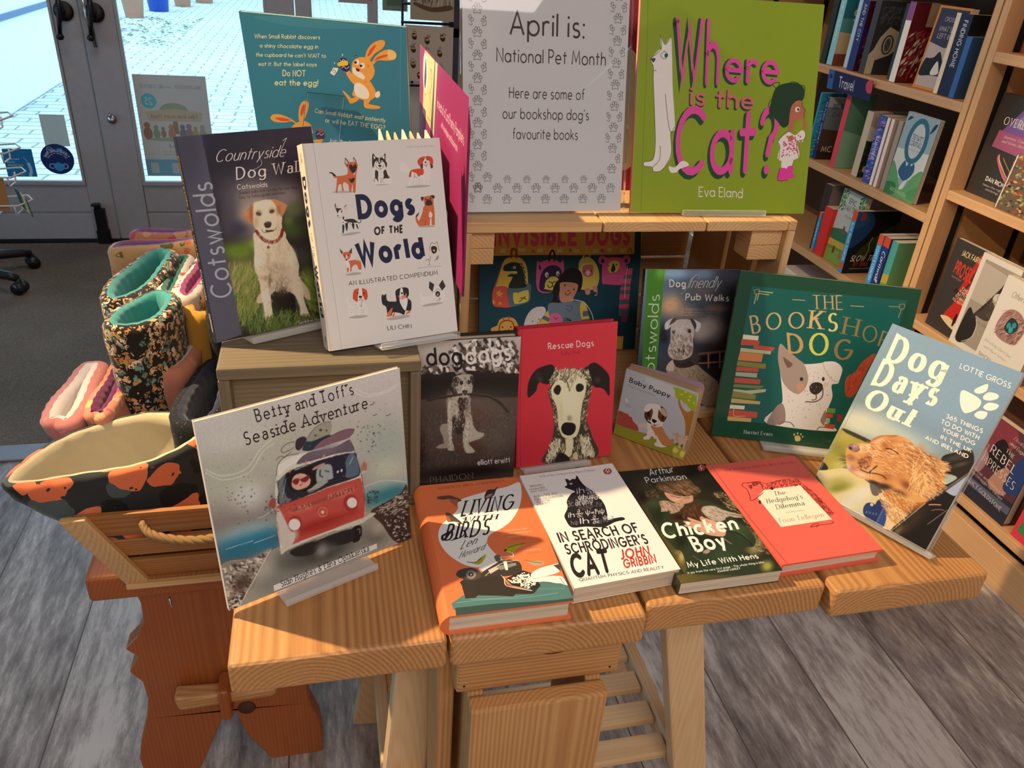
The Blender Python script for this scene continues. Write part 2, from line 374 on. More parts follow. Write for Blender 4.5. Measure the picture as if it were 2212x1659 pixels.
# ------------------------------------------------------------------ printed artwork: flat inks on a cover, in tenths of a millimetre
def smooth_closed(p, k=5):
    n = len(p); out = []
    for i in range(n):
        a, b, c, d = p[i-1], p[i], p[(i+1) % n], p[(i+2) % n]
        for j in range(k):
            t = j/k; out.append(.5*((2*b)+(c-a)*t+(2*a-5*b+4*c-d)*t*t+(3*b-a-3*c+d)*t**3))
    return out
def smooth_open(p, k=5):
    if len(p) < 3: return p
    n = len(p); out = []
    for i in range(n-1):
        a, b, c, d = p[max(0, i-1)], p[i], p[i+1], p[min(n-1, i+2)]
        for j in range(k):
            t = j/k; out.append(.5*((2*b)+(c-a)*t+(2*a-5*b+4*c-d)*t*t+(3*b-a-3*c+d)*t**3))
    return out+[p[-1]]
def clip(poly, w, h):
    for ax, lim, sg in ((0, 0, 1), (0, w, -1), (1, 0, 1), (1, h, -1)):
        out = []; n = len(poly)
        for i in range(n):
            a, b = poly[i-1], poly[i]; da, db = (a[ax]-lim)*sg, (b[ax]-lim)*sg
            if (da >= 0) != (db >= 0): out.append(a+(b-a)*(da/(da-db)))
            if db >= 0: out.append(b)
        poly = out
        if len(poly) < 3: return []
    return poly
def inside(px, py, poly):
    m = np.zeros(px.shape, bool); n = len(poly)
    for i in range(n):
        x0, y0 = poly[i-1][0], poly[i-1][1]; x1, y1 = poly[i][0], poly[i][1]
        if y0 == y1: continue
        c = (y0 > py) != (y1 > py); m ^= c & (px < (x1-x0)*(py-y0)/(y1-y0)+x0)
    return m
class Art:
    """collects printed shapes; (0,0) is the lower left corner of the sheet, metres"""
    def __init__(s, w, h, ref='ffffff'):
        s.w, s.h = w, h; s.ref = lin(hexc(ref)); s.V = []; s.F = []; s.C = []; s.boxes = []; s.k = 0; s.canvas = None
    def ink(s, h): return np.clip(lin(hexc(h))/s.ref*.84, .004, .9)
    def lay(s, polys, col, raw=None):
        keep = []
        for p in polys:
            p = [Vector((q[0], q[1])) for q in p]
            if any(q.x < 0 or q.y < 0 or q.x > s.w or q.y > s.h for q in p): p = clip(p, s.w, s.h)
            if len(p) > 2: keep.append(p)
        if not keep: return
        xs = [q.x for p in keep for q in p]; ys = [q.y for p in keep for q in p]; bb = (min(xs), min(ys), max(xs), max(ys))
        lv = 1+max([b[4] for b in s.boxes if b[0] < bb[2] and bb[0] < b[2] and b[1] < bb[3] and bb[1] < b[3]], default=0)
        s.boxes.append((*bb, lv)); c = raw if raw is not None else s.ink(col)
        for p in keep:
            s.k += 1; lz = lv+(s.k % 4)*.22
            if sum(p[i-1].x*p[i].y-p[i].x*p[i-1].y for i in range(len(p))) < 0: p = p[::-1]
            k = len(s.V); s.V += [(q.x, q.y, lz) for q in p]; s.C += [c]*len(p)
            if len(p) <= 4: s.F.append(tuple(range(k, k+len(p))))
            else: s.F += [tuple(k+i for i in t) for t in geometry.tessellate_polygon([[Vector((q.x, q.y, 0)) for q in p]])]
    # painted area: a fine grid of ink dots
    def start(s, res):
        s.res = res; s.nx, s.ny = int(round(s.w/res))+1, int(round(s.h/res))+1
        gx, gy = np.meshgrid(np.linspace(0, s.w, s.nx), np.linspace(0, s.h, s.ny)); s.gx, s.gy = gx, gy
        s.canvas = np.zeros((s.ny, s.nx, 3))
    def win(s, pts, pad=0):
        xs = [p[0] for p in pts]; ys = [p[1] for p in pts]
        i0 = max(0, int((min(xs)-pad)/s.w*(s.nx-1))-1); i1 = min(s.nx, int((max(xs)+pad)/s.w*(s.nx-1))+2)
        j0 = max(0, int((min(ys)-pad)/s.h*(s.ny-1))-1); j1 = min(s.ny, int((max(ys)+pad)/s.h*(s.ny-1))+2)
        return (slice(j0, j1), slice(i0, i1)) if i1 > i0 and j1 > j0 else None
    def fillc(s, poly, col):
        w = s.win(poly)
        if w: 
            gx, gy = s.gx[w], s.gy[w]; a = np.zeros(gx.shape)
            for dx, dy in ((.25, .25), (-.25, .25), (.25, -.25), (-.25, -.25)): a += inside(gx+dx*s.res, gy+dy*s.res, poly)*.25
            s.canvas[w] = s.canvas[w]*(1-a[..., None])+np.array(col)*a[..., None]
    def blob(s, col, al, c, p1, p2):
        a, b = p1-c, p2-c; w = s.win([c-a*1.7-b*1.7, c+a*1.7+b*1.7, c+a*1.7-b*1.7, c-a*1.7+b*1.7])
        if not w: return
        det = a.x*b.y-a.y*b.x
        if abs(det) < 1e-12: return
        dx, dy = s.gx[w]-c.x, s.gy[w]-c.y; u = (dx*b.y-dy*b.x)/det; v = (a.x*dy-a.y*dx)/det
        g = np.clip(1.25*np.exp(-(u*u+v*v)*1.1)-.1, 0, 1)*al; s.canvas[w] = s.canvas[w]*(1-g[..., None])+np.array(col)*g[..., None]
    def linec(s, col, wd, pts):
        w = s.win(pts, wd)
        if not w: return
        gx, gy = s.gx[w], s.gy[w]; d = np.full(gx.shape, 9.)
        for a, b in zip(pts, pts[1:]):
            e = b-a; L = max(e.length_squared, 1e-14); t = np.clip(((gx-a.x)*e.x+(gy-a.y)*e.y)/L, 0, 1); d = np.minimum(d, np.hypot(gx-a.x-t*e.x, gy-a.y-t*e.y))
        a = np.clip((wd/2-d)/s.res+.5, 0, 1)[..., None]; s.canvas[w] = s.canvas[w]*(1-a)+np.array(col)*a
    def run(s, text):
        ras = False; rnd = random.Random(11)
        for ln in text.strip().split('\n'):
            ln = ln.strip()
            if not ln: continue
            txt = None
            if '"' in ln: a, txt, b = ln.split('"', 2); tk = a.split()+b.split()
            else: tk = ln.split()
            op, tk = tk[0], tk[1:]
            pts = [Vector((float(a), float(b)))*1e-4 for a, b in (t.split(',') for t in tk if ',' in t)]; ar = [t for t in tk if ',' not in t]
            wd = [float(t[1:])*1e-4 for t in ar if t[0] == 'w']; ar = [t for t in ar if t[0] != 'w']
            if op == 'base': s.lay([[(0, 0), (s.w, 0), (s.w, s.h), (0, s.h)]], ar[0])
            elif op == 'R': s.start(float(ar[0])*1e-3); ras = True
            elif op == '/R': ras = False; s.flush()
            elif op == 'G':
                c = [np.array(hexc(h)) for h in ar]; u = (s.gx/s.w)[..., None]; v = (s.gy/s.h)[..., None]
                s.canvas = (c[0]*(1-u)+c[1]*u)*v+(c[2]*(1-u)+c[3]*u)*(1-v)
            elif op == 'n': s.canvas = s.canvas*(1+float(ar[0])*.7*rng.standard_normal((s.ny, s.nx, 1)))
            elif op == 'b': s.blob(hexc(ar[0]), float(ar[1]), *pts)
            elif op in 'ps':
                p = smooth_closed(pts) if op == 's' else pts
                s.fillc(p, hexc(ar[0])) if ras else s.lay([p], ar[0])
            elif op == 'e':
                c, a, b = pts[0], pts[1]-pts[0], pts[2]-pts[0]; p = [c+a*math.cos(t)+b*math.sin(t) for t in [2*PI*k/20 for k in range(20)]]
                s.fillc(p, hexc(ar[0])) if ras else s.lay([p], ar[0])
            elif op == 'l':
                p = smooth_open(pts)
                if ras: s.linec(hexc(ar[0]), wd[0], p)
                else:
                    cl = (p[0]-p[-1]).length < 1e-6; s.lay(strip(p, lambda d, t: wd[0], cl)+([] if cl else [disc(p[0], wd[0]/2, 8), disc(p[-1], wd[0]/2, 8)]), ar[0])
            elif op == 'f':
                cols = ar[0].split(';'); d0 = pts[1]-pts[0]; poly = pts[2:]; xs = [p.x for p in poly]; ys = [p.y for p in poly]; qs = {c: [] for c in cols}
                for _ in range(int(ar[1])):
                    for _t in range(20):
                        p = Vector((rnd.uniform(min(xs), max(xs)), rnd.uniform(min(ys), max(ys))))
                        if bool(inside(np.array([p.x]), np.array([p.y]), poly)[0]): break
                    else: continue
                    a = math.atan2(d0.y, d0.x)+rnd.gauss(0, .28); L = wd[0]*rnd.uniform(.5, 1.2)*.5; d = Vector((math.cos(a), math.sin(a))); c = rnd.choice(cols)
                    if ras: s.linec(hexc(c), max(wd[1]*rnd.uniform(.6, 1.2), s.res*.55), [p-d*L, p+d*L])
                    else:
                        nn = Vector((-d.y, d.x))*wd[1]*.5; qs[c].append([p-d*L, p+nn, p+d*L, p-nn])
                if not ras:
                    for c, q in qs.items(): s.lay(q, c)
            elif op == 't':
                s.text(ar[0], float(ar[1]), ar[2], txt, *pts)
    def text(s, style, wt, col, txt, bl, br, tl, raw=None):
        polys, L = lay_text(txt, style, wt); ex, ey = (br-bl)/L, tl-bl
        s.lay([[bl+ex*q.x+ey*q.y for q in p] for p in polys], col, raw)
    def flush(s):
        k = len(s.V); n = s.nx*s.ny; lv = 1+max([b[4] for b in s.boxes], default=0); s.boxes.append((0, 0, s.w, s.h, lv))
        c = np.clip(lin(np.clip(s.canvas, 0, 1))/s.ref*.84, .004, .9).reshape(-1, 3)
        s.V += list(zip(s.gx.ravel().tolist(), s.gy.ravel().tolist(), [lv]*n)); s.C += list(c)
        i = (np.arange(s.ny-1)[:, None]*s.nx+np.arange(s.nx-1)[None]).ravel()+k
        s.F += list(zip(i.tolist(), (i+1).tolist(), (i+1+s.nx).tolist(), (i+s.nx).tolist()))
    def put(s, mb, inks, f=None, step=1.4e-5):
        """append the print to a mesh, on the plane y=0 facing -y, or through f(u, v, height)"""
        f = f or (lambda u, v, d: (u, -d, v)); k = len(mb.v)
        mb.v += [f(u, v, lv*step) for u, v, lv in s.V]; inks += s.C
        mb.f += [tuple(i+k for i in t) for t in s.F]; mb.mi += [0]*len(s.F); mb.sm += [False]*len(s.F)
def build_ink(mb, inks, name, material, parent, base):
    """mesh whose first vertices take the base ink and the rest the printed inks"""
    me = bpy.data.meshes.new(name); me.from_pydata(mb.v, [], mb.f); me.materials.append(MATS[material])
    n0 = len(mb.v)-len(inks); c = np.ones((len(mb.v), 4), np.float32); c[:n0, :3] = base
    if inks: c[n0:, :3] = np.array(inks)
    at = me.attributes.new('ink', 'FLOAT_COLOR', 'POINT'); at.data.foreach_set('color', c.ravel()); me.update()
    o = bpy.data.objects.new(name, me); COL.objects.link(o); o.parent = parent; return o

# ------------------------------------------------------------------ cover artwork, each sheet in tenths of a millimetre from its lower left corner
ART = {}
ART['country'] = ('c8b6ac', '''R .75
G 1f1b2c 2a2436 221d14 2a2418
b 5a4f52 .9 686,1571 1069,1528 652,1378
b a48c80 .95 640,1310 876,1279 589,1026
b 9a8680 .7 1075,1436 1270,1413 1045,1257
b 2c2438 .8 416,1202 616,1173 398,1105
b 4a3f48 .7 372,1346 470,1333 324,1086
b 56603a .8 1132,1317 1252,1302 1116,1216
b 3a4a20 .9 1063,1099 1216,1078 1043,977
b 5f6f2a .7 1037,1206 1102,1198 1027,1146
b 5d701a 1 421,951 664,912 401,842
b 6f7a26 .8 586,1006 678,992 575,946
b 8d8448 .95 433,734 679,691 408,594
b 86703f .9 427,528 612,493 406,407
b 4c5a1c .9 393,335 662,281 369,202
b 3a4418 .9 556,108 931,27 537,4
b 3b3b30 .9 1144,771 1255,753 1123,646
b 60702c .95 1160,521 1250,504 1138,383
b 4a5a20 .8 1161,312 1240,297 1139,172
b 1c1611 .95 852,296 1082,250 829,159
f 8d8448;6d7a2a;a8915a;4a5a1c 420 w154.6 w3.1 2226,-26613 4836,-21197 270,793 612,734 561,323 350,153 277,275
f 4a5a20;6a7a2e;2a3010;788040 500 w119.6 w3.3 6201,-56707 8241,-46049 281,295 1221,100 1213,-102 378,18
f 6a7a2e;8a9040;3a4a18 140 w189.1 w2.8 -182338,339863 9593213,-13494127 1110,562 1255,536 1215,135 1102,158
s c2a383 584,456 526,399 528,350 587,349 605,420
s c4a585 1068,516 1119,441 1154,352 1151,264 1090,299 1073,406
s cdb092 646,1139 603,1013 590,913 568,814 563,712 590,624 587,519 584,382 591,263 584,135 579,43 672,83 677,191 682,298 695,413 766,443 873,422 954,374 977,337 1011,221 1007,72 1114,55 1096,159 1076,285 1084,404 1080,503 1053,594 1078,675 1061,806 1032,895 980,997 949,1105
s d2b698 662,1432 738,1455 812,1460 890,1450 935,1403 958,1329 968,1247 949,1167 949,1105 900,1040 828,1000 745,1010 682,1073 653,1148 634,1221 646,1329
b e6cdae .75 774,1363 888,1348 759,1274
b e8d2b4 .6 692,1010 785,996 667,870
b ead6ba .7 626,815 677,806 601,674
b ddc3a4 .7 1009,772 1063,763 989,648
b e4cfb2 .6 613,312 655,304 580,125
b dcc5a8 .6 1028,338 1072,330 1005,200
b 9a7c5e .7 810,700 959,674 799,639
b a3866a .6 736,838 757,835 722,757
b b0906e .5 880,919 901,916 862,817
b 8e745c .9 817,551 946,527 801,457
b c0a488 .7 792,598 846,588 784,546
b 3a2c20 .95 828,420 925,401 818,357
b 5a4632 .6 710,560 731,556 688,436
b 6a5238 .5 665,610 717,601 659,579
b b89a78 .5 905,1132 937,1128 890,1042
b a98a68 .55 668,1236 699,1232 655,1158
s b27048 667,1436 620,1402 530,1354 545,1298 604,1223 630,1242 645,1339
b 8a4c2c .6 633,1341 655,1338 616,1244
b c98a5c .5 575,1349 605,1345 568,1310
s b97850 873,1456 927,1449 1034,1386 1043,1357 967,1255 942,1289 923,1364 900,1417
b 8e5230 .6 939,1332 970,1328 929,1272
e 2d1c14 709,1321 737,1311 706,1301
e 2d1c14 863,1328 892,1329 860,1308
b 7a5a40 .6 716,1330 757,1325 709,1291
b 7a5a40 .5 860,1337 901,1331 853,1300
l 33241c w5.1 714,1149 727,1119 767,1109 827,1115 872,1129 881,1148
s 3a2b24 755,1133 850,1125 831,1109 768,1113
s 2b2220 753,1210 792,1224 833,1214 828,1174 802,1155 765,1160 752,1184
b 6e5c54 .6 791,1215 817,1211 789,1205
l 6e1f1e w35.2 653,1138 695,1061 760,1005 844,995 916,1038 951,1113
l 8a302c w12.4 660,1132 702,1070 768,1019 846,1009 913,1051
l c9b8a0 w5.2 754,1001 738,941 768,926
e 4a3a30 757,944 775,941 754,926
f cdb092;ddc3a4;b59a7c 700 w27.7 w2.1 9234,-17201 10345,-25642 646,1139 568,814 584,520 589,101 686,297 734,449 965,372 1054,78 1084,404 1078,675 980,997
f 4a5a20;6a7a2e;2a2a14 180 w75.1 w2.7 12120,-82355 11540,-67530 549,131 686,167 703,10 541,25
f 3a3a1a;5a5a2c 90 w67.2 w2.8 -81822,201041 -110722,253488 989,103 1146,70 1134,-6 977,28
p 4c4754 0,2186 255,2190 289,33 1,0
b 3a3543 .8 96,2053 256,2040 13,1625
n .02
/R
t helv .11 9a9298 "Cotswolds" 262,481 261,1719 50,490
t script .09 cfc5be "Countryside" 336,1906 1110,1894 363,2026
l cfc5be w4.8 1079,1963 1130,2044 1160,2084 1112,2060
l a89c98 w4.7 824,1917 835,1840 754,1794 690,1793
t serif .16 1d1820 "Dog Walks" 535,1701 1424,1709 552,1821
t serif .16 ddd0c4 "Dog Walks" 528,1709 1417,1718 546,1829
t helv .13 ddd0c4 "Cotswolds" 522,1605 861,1598 528,1653
t helv .12 1a1418 "Graded walks with no stiles for your dogs" 528,1551 1204,1539 530,1581
t helv .12 1a1418 "Easy to follow guides and maps" 526,1505 1055,1498 529,1535
t helv .08 c8beb4 "Seddon Neudorfer" 960,-1 1422,-24 962,46''')
ART['dogsw'] = ('bda89c', '''base bda89c
l a39084 w6.2 97,2204 104,1434 118,0
l cdb9ac w4.6 109,2204 117,1433 130,2
e 97857a 358,1692 486,1686 357,1682
s b4512f 313,1857 371,1863 417,1873 431,1918 424,1978 459,1998 535,1986 543,1943 523,1883 512,1835 486,1687 461,1689 464,1764 438,1690 419,1691 415,1761 374,1793 356,1758 360,1707 339,1708 341,1771 306,1761 288,1694 269,1695 288,1768 299,1822
p 2b1a15 418,2049 454,2001 428,1945 404,1991
p c98a74 419,2032 446,1995 429,1966 409,1997
p 2b1a15 511,2051 537,2004 533,1974 499,2011
p c98a74 512,2035 530,2001 528,1986 502,2011
s 2b1a15 451,1962 475,1973 492,1954 517,1974 533,1952 518,1908 485,1879 455,1920
p c98a80 488,1879 513,1893 506,1866 486,1860
s 2b1a15 427,1830 452,1821 476,1831 499,1823 459,1777
s b4512f 313,1854 286,1840 266,1856 260,1881 276,1889 292,1864 320,1860
s 2b1a15 221,1897 250,1905 279,1886 296,1863 270,1865 248,1890
s f0e6da 701,1801 717,1984 725,2075 763,2034 829,2032 874,2070 864,1990 881,1959 867,1904 904,1815 895,1740 701,1745
s 33201a 727,2072 766,2031 829,2032 871,2070 864,1997 877,1959 862,1916 848,1966 824,1986 797,1962 781,1963 771,1988 743,1983 716,1923 708,1966
p f0e6da 734,2054 756,2028 734,2011
p f0e6da 858,2052 828,2026 853,2006
e f0e6da 760,1981 774,1981 758,1967
e f0e6da 820,1981 833,1981 818,1966
e 33201a 760,1981 766,1981 759,1974
e 33201a 820,1981 826,1981 819,1974
p f0e6da 789,2030 799,2030 797,1975 786,1975
s 201512 775,1946 793,1952 811,1945 793,1924
l 33201a w4.5 743,1952 762,1921 791,1910 819,1918 839,1948
s c9786a 778,1914 805,1913 789,1892
s 33201a 736,1897 764,1884 763,1847 755,1810 758,1773 741,1798 724,1824
s 33201a 853,1898 824,1875 825,1831 815,1801 842,1806 882,1804 868,1854
l 33201a w5.8 708,1775 716,1812 742,1811
l 33201a w4.5 885,1828 890,1809 876,1804
l 33201a w3.2 793,1814 783,1759
l 33201a w3.2 809,1814 803,1758
e 97857a 794,1740 875,1738 793,1735
s d8cdbf 1138,1873 1109,1924 1072,1966 1030,1959 1016,1922 1021,1878 1047,1864 1094,1850
s ece2d6 1223,1881 1286,1878 1289,1910 1374,1906 1384,1861 1366,1792 1341,1696 1324,1704 1327,1761 1307,1743 1297,1689 1280,1693 1273,1758 1212,1787 1187,1750 1176,1712 1165,1713 1165,1770 1145,1752 1124,1689 1111,1693 1106,1748 1116,1804 1152,1872
s b23a20 1113,1804 1129,1854 1156,1878 1148,1841 1137,1803
s b23a20 1159,1878 1286,1882 1287,1821 1251,1813 1228,1799 1204,1838 1170,1852
l 4a3020 w4 1186,1839 1179,1807 1170,1786
l 4a3020 w4 1183,1804 1206,1790
s f0e6da 1290,1916 1321,2010 1377,2001 1385,1938 1366,1894 1309,1896
s b23a20 1322,2013 1264,2000 1231,1957 1261,1911 1302,1960 1327,1997
s b23a20 1336,2013 1393,2010 1421,1974 1412,1924 1381,1906 1373,1964 1346,1971
s 5a2018 1262,1918 1293,1942 1287,1885 1266,1889
s 5a2018 1383,1919 1405,1924 1412,1892 1386,1880
e 7a2a18 1298,1978 1309,1978 1297,1969
e 7a2a18 1355,1977 1365,1977 1354,1968
s 201512 1317,1956 1340,1955 1328,1937
l 33201a w4 1299,1932 1326,1918 1356,1933
s c96a5a 1315,1918 1347,1920 1331,1902
e 97857a 1209,1694 1359,1692 1208,1681
s f0e6da 265,1519 326,1527 328,1465 308,1436 281,1426 252,1446
p 2b1f1c 248,1588 268,1525 320,1525 278,1500 261,1470 239,1546
p c99a90 252,1569 261,1526 247,1533
p c99a90 336,1524 373,1536 371,1502 342,1501
p 4a3028 337,1533 373,1561 371,1549 341,1529
e 2b1f1c 308,1487 316,1486 307,1477
l 33201a w3.1 297,1499 311,1509 326,1500
p 201512 253,1456 272,1454 257,1437
l 33201a w2.5 256,1434 281,1429 323,1456
s f0e6da 306,1424 332,1422 348,1396 457,1381 462,1318 410,1322 348,1346 310,1330 300,1375
s 2b1f1c 319,1398 375,1406 433,1398 467,1361 415,1362 352,1377
l 2b1f1c w7.7 456,1375 486,1353 508,1371 508,1396
s 2b1f1c 309,1423 321,1438 328,1416 313,1401
s 2b1f1c 298,1350 317,1336 301,1265 288,1266
s 2b1f1c 330,1360 359,1357 343,1287 331,1291
s 2b1f1c 400,1348 430,1352 419,1296 410,1297
s 2b1f1c 446,1347 461,1337 470,1294 456,1299
e 2b1f1c 312,1374 319,1373 312,1369
e 2b1f1c 363,1366 373,1366 362,1360
e 2b1f1c 384,1352 391,1352 383,1347
e 2b1f1c 414,1359 422,1359 414,1353
e 97857a 380,1246 489,1252 381,1233
s b4512f 1264,1481 1366,1487 1376,1408 1363,1250 1333,1246 1318,1313 1297,1249 1182,1258 1145,1307 1141,1366 1159,1371 1175,1318 1227,1399
s b4512f 1252,1566 1304,1582 1375,1578 1378,1532 1365,1480 1278,1480 1262,1527
s 3a2018 1228,1571 1264,1575 1241,1528
s 3a2018 1343,1583 1394,1583 1387,1548
e 201512 1288,1548 1298,1547 1287,1538
e 201512 1345,1552 1355,1551 1344,1542
s 33201a 1291,1534 1318,1546 1349,1531 1362,1487 1321,1476 1272,1487
s efe0d0 1323,1411 1338,1397 1349,1363 1329,1342 1304,1350 1307,1380
s efe0d0 1317,1333 1331,1332 1324,1260 1305,1255
e efe0d0 1272,1252 1286,1251 1271,1243
e efe0d0 1346,1248 1359,1247 1345,1239
l 7a3018 w3.4 1197,1329 1246,1312 1253,1279 1225,1255
l 8a3a20 w3.4 1245,1437 1301,1426
l 8a3a20 w3.4 1227,1399 1290,1388
l 8a3a20 w3.4 1212,1367 1279,1356
l 8a3a20 w3.4 1343,1410 1371,1401
l 8a3a20 w3.5 1345,1357 1370,1352
s 3a2018 1192,1411 1154,1385 1148,1366 1166,1367
e 97857a 1261,1248 1362,1243 1260,1238
t fut .34 d8c6b8 "Dogs" 478,1419 1150,1414 478,1626
t fut .3 161830 "Dogs" 478,1419 1150,1414 478,1626
t fut .3 2a1a18 "OF THE" 638,1214 982,1210 644,1287
t fut .09 6e5f5a "PARTICULAR BOOKS" 1124,2116 1446,2114 1124,2131
t fut .34 d8c6b8 "World" 415,920 1215,920 402,1134
t fut .3 161830 "World" 415,920 1215,920 402,1134
s b4512f 262,1051 346,1052 339,995 300,970 270,1002
s b4512f 319,958 434,956 453,904 446,846 417,859 398,910 345,887 331,819 316,821 325,889 313,910
p 5a2a1c 232,1104 268,1060 245,1038
p 5a2a1c 373,1100 362,1031 329,1054
p f0e6da 298,1028 310,1017 305,969 286,961
s f0e6da 284,962 318,948 325,889 305,813 290,814 290,893 276,933
s b4512f 286,883 309,881 298,838 288,839
p f0e6da 319,841 336,839 332,805 319,806
p f0e6da 401,851 416,849 416,815 401,816
p f0e6da 431,848 450,850 445,811 431,813
e 201512 294,975 304,974 293,966
e 201512 279,1018 285,1018 278,1012
e 201512 322,1019 328,1018 321,1012
l d99a80 w9.9 433,946 423,981 401,969 414,953
e 97857a 355,812 447,811 355,797
e d9b08c 1334,985 1390,979 1328,924
l 4a3424 w5.3 1271,971 1283,1031 1308,1059 1340,1046 1370,1063 1381,1001 1388,959
s 2b1a15 1292,1009 1332,1021 1363,997 1346,942 1301,942
s c98a80 1311,977 1333,980 1329,955
l 4a3424 w5.3 1204,864 1245,881 1251,839 1254,813 1232,815
l 4a3424 w5.3 1265,858 1276,914
l 4a3424 w5.4 1320,852 1371,909 1343,860 1375,888
l 97857a w6.4 1107,791 1246,793 1392,782
t fut .13 2a1815 "AN ILLUSTRATED COMPENDIUM" 282,692 1343,693 285,738
t fut .13 2a1815 "LILI CHIN" 666,140 959,122 665,185
s ece2d6 258,491 394,483 454,464 448,333 421,326 421,408 384,403 369,324 349,327 334,410 301,354 286,356 263,339 244,347 244,423
l ece2d6 w23.9 258,491 237,524 257,566
s b23a20 312,554 337,635 405,647 474,623 482,542 449,506 425,559 357,508 328,522
s ece2d6 394,643 425,639 423,549 426,488 374,485 367,547
e 2b1a15 398,553 418,550 397,540
l 3a2420 w5.1 378,515 406,531 422,499
l 3a2420 w4 403,512 399,441 382,464
e 5a2018 373,596 383,595 371,584
e 5a2018 444,587 454,586 442,575
f 3a2c28;5a4a44 60 w7.1 w4 3042,-30675 3191,-31104 263,490 454,464 445,354 257,370
e 97857a 350,335 458,329 348,319
s 1f1a20 639,521 666,569 696,555 702,472 769,453 808,458 809,561 872,594 958,583 966,510 945,471 984,424 967,322 907,330 880,281 839,308 755,330 729,293 688,309 678,403 640,439
s e6dacd 644,561 663,584 703,569 673,537
s f0e6da 871,584 898,581 904,497 944,461 923,370 896,332 860,399 846,463
s c0582f 841,516 869,471 903,487 935,529 930,483 879,464 843,484
e 201512 884,533 895,531 882,521
s c96a5a 867,502 916,501 890,466
s c0582f 677,310 715,357 756,382 718,294 684,278
s c0582f 740,291 766,329 775,317 760,283
s c0582f 902,289 940,325 960,312 935,284
e efe0d0 695,277 719,277 694,266
e efe0d0 868,276 890,277 867,265
e efe0d0 935,282 957,283 934,272
e 97857a 812,263 955,265 812,242
s ece2d6 1104,461 1256,462 1258,536 1313,571 1389,530 1372,367 1110,360 1105,419
l ece2d6 w19.3 1114,449 1099,482 1126,505
p 2b2322 1229,628 1286,585 1255,499 1215,552
p 2b2322 1393,627 1425,547 1374,500 1341,568
e 2b1a15 1317,470 1346,466 1314,436
e c9786a 1316,463 1326,462 1314,449
l 3a2420 w4.4 1271,497 1320,528 1357,502
l 3a2420 w4.4 1294,388 1343,419 1328,384
e 97857a 1240,358 1371,360 1240,343''')
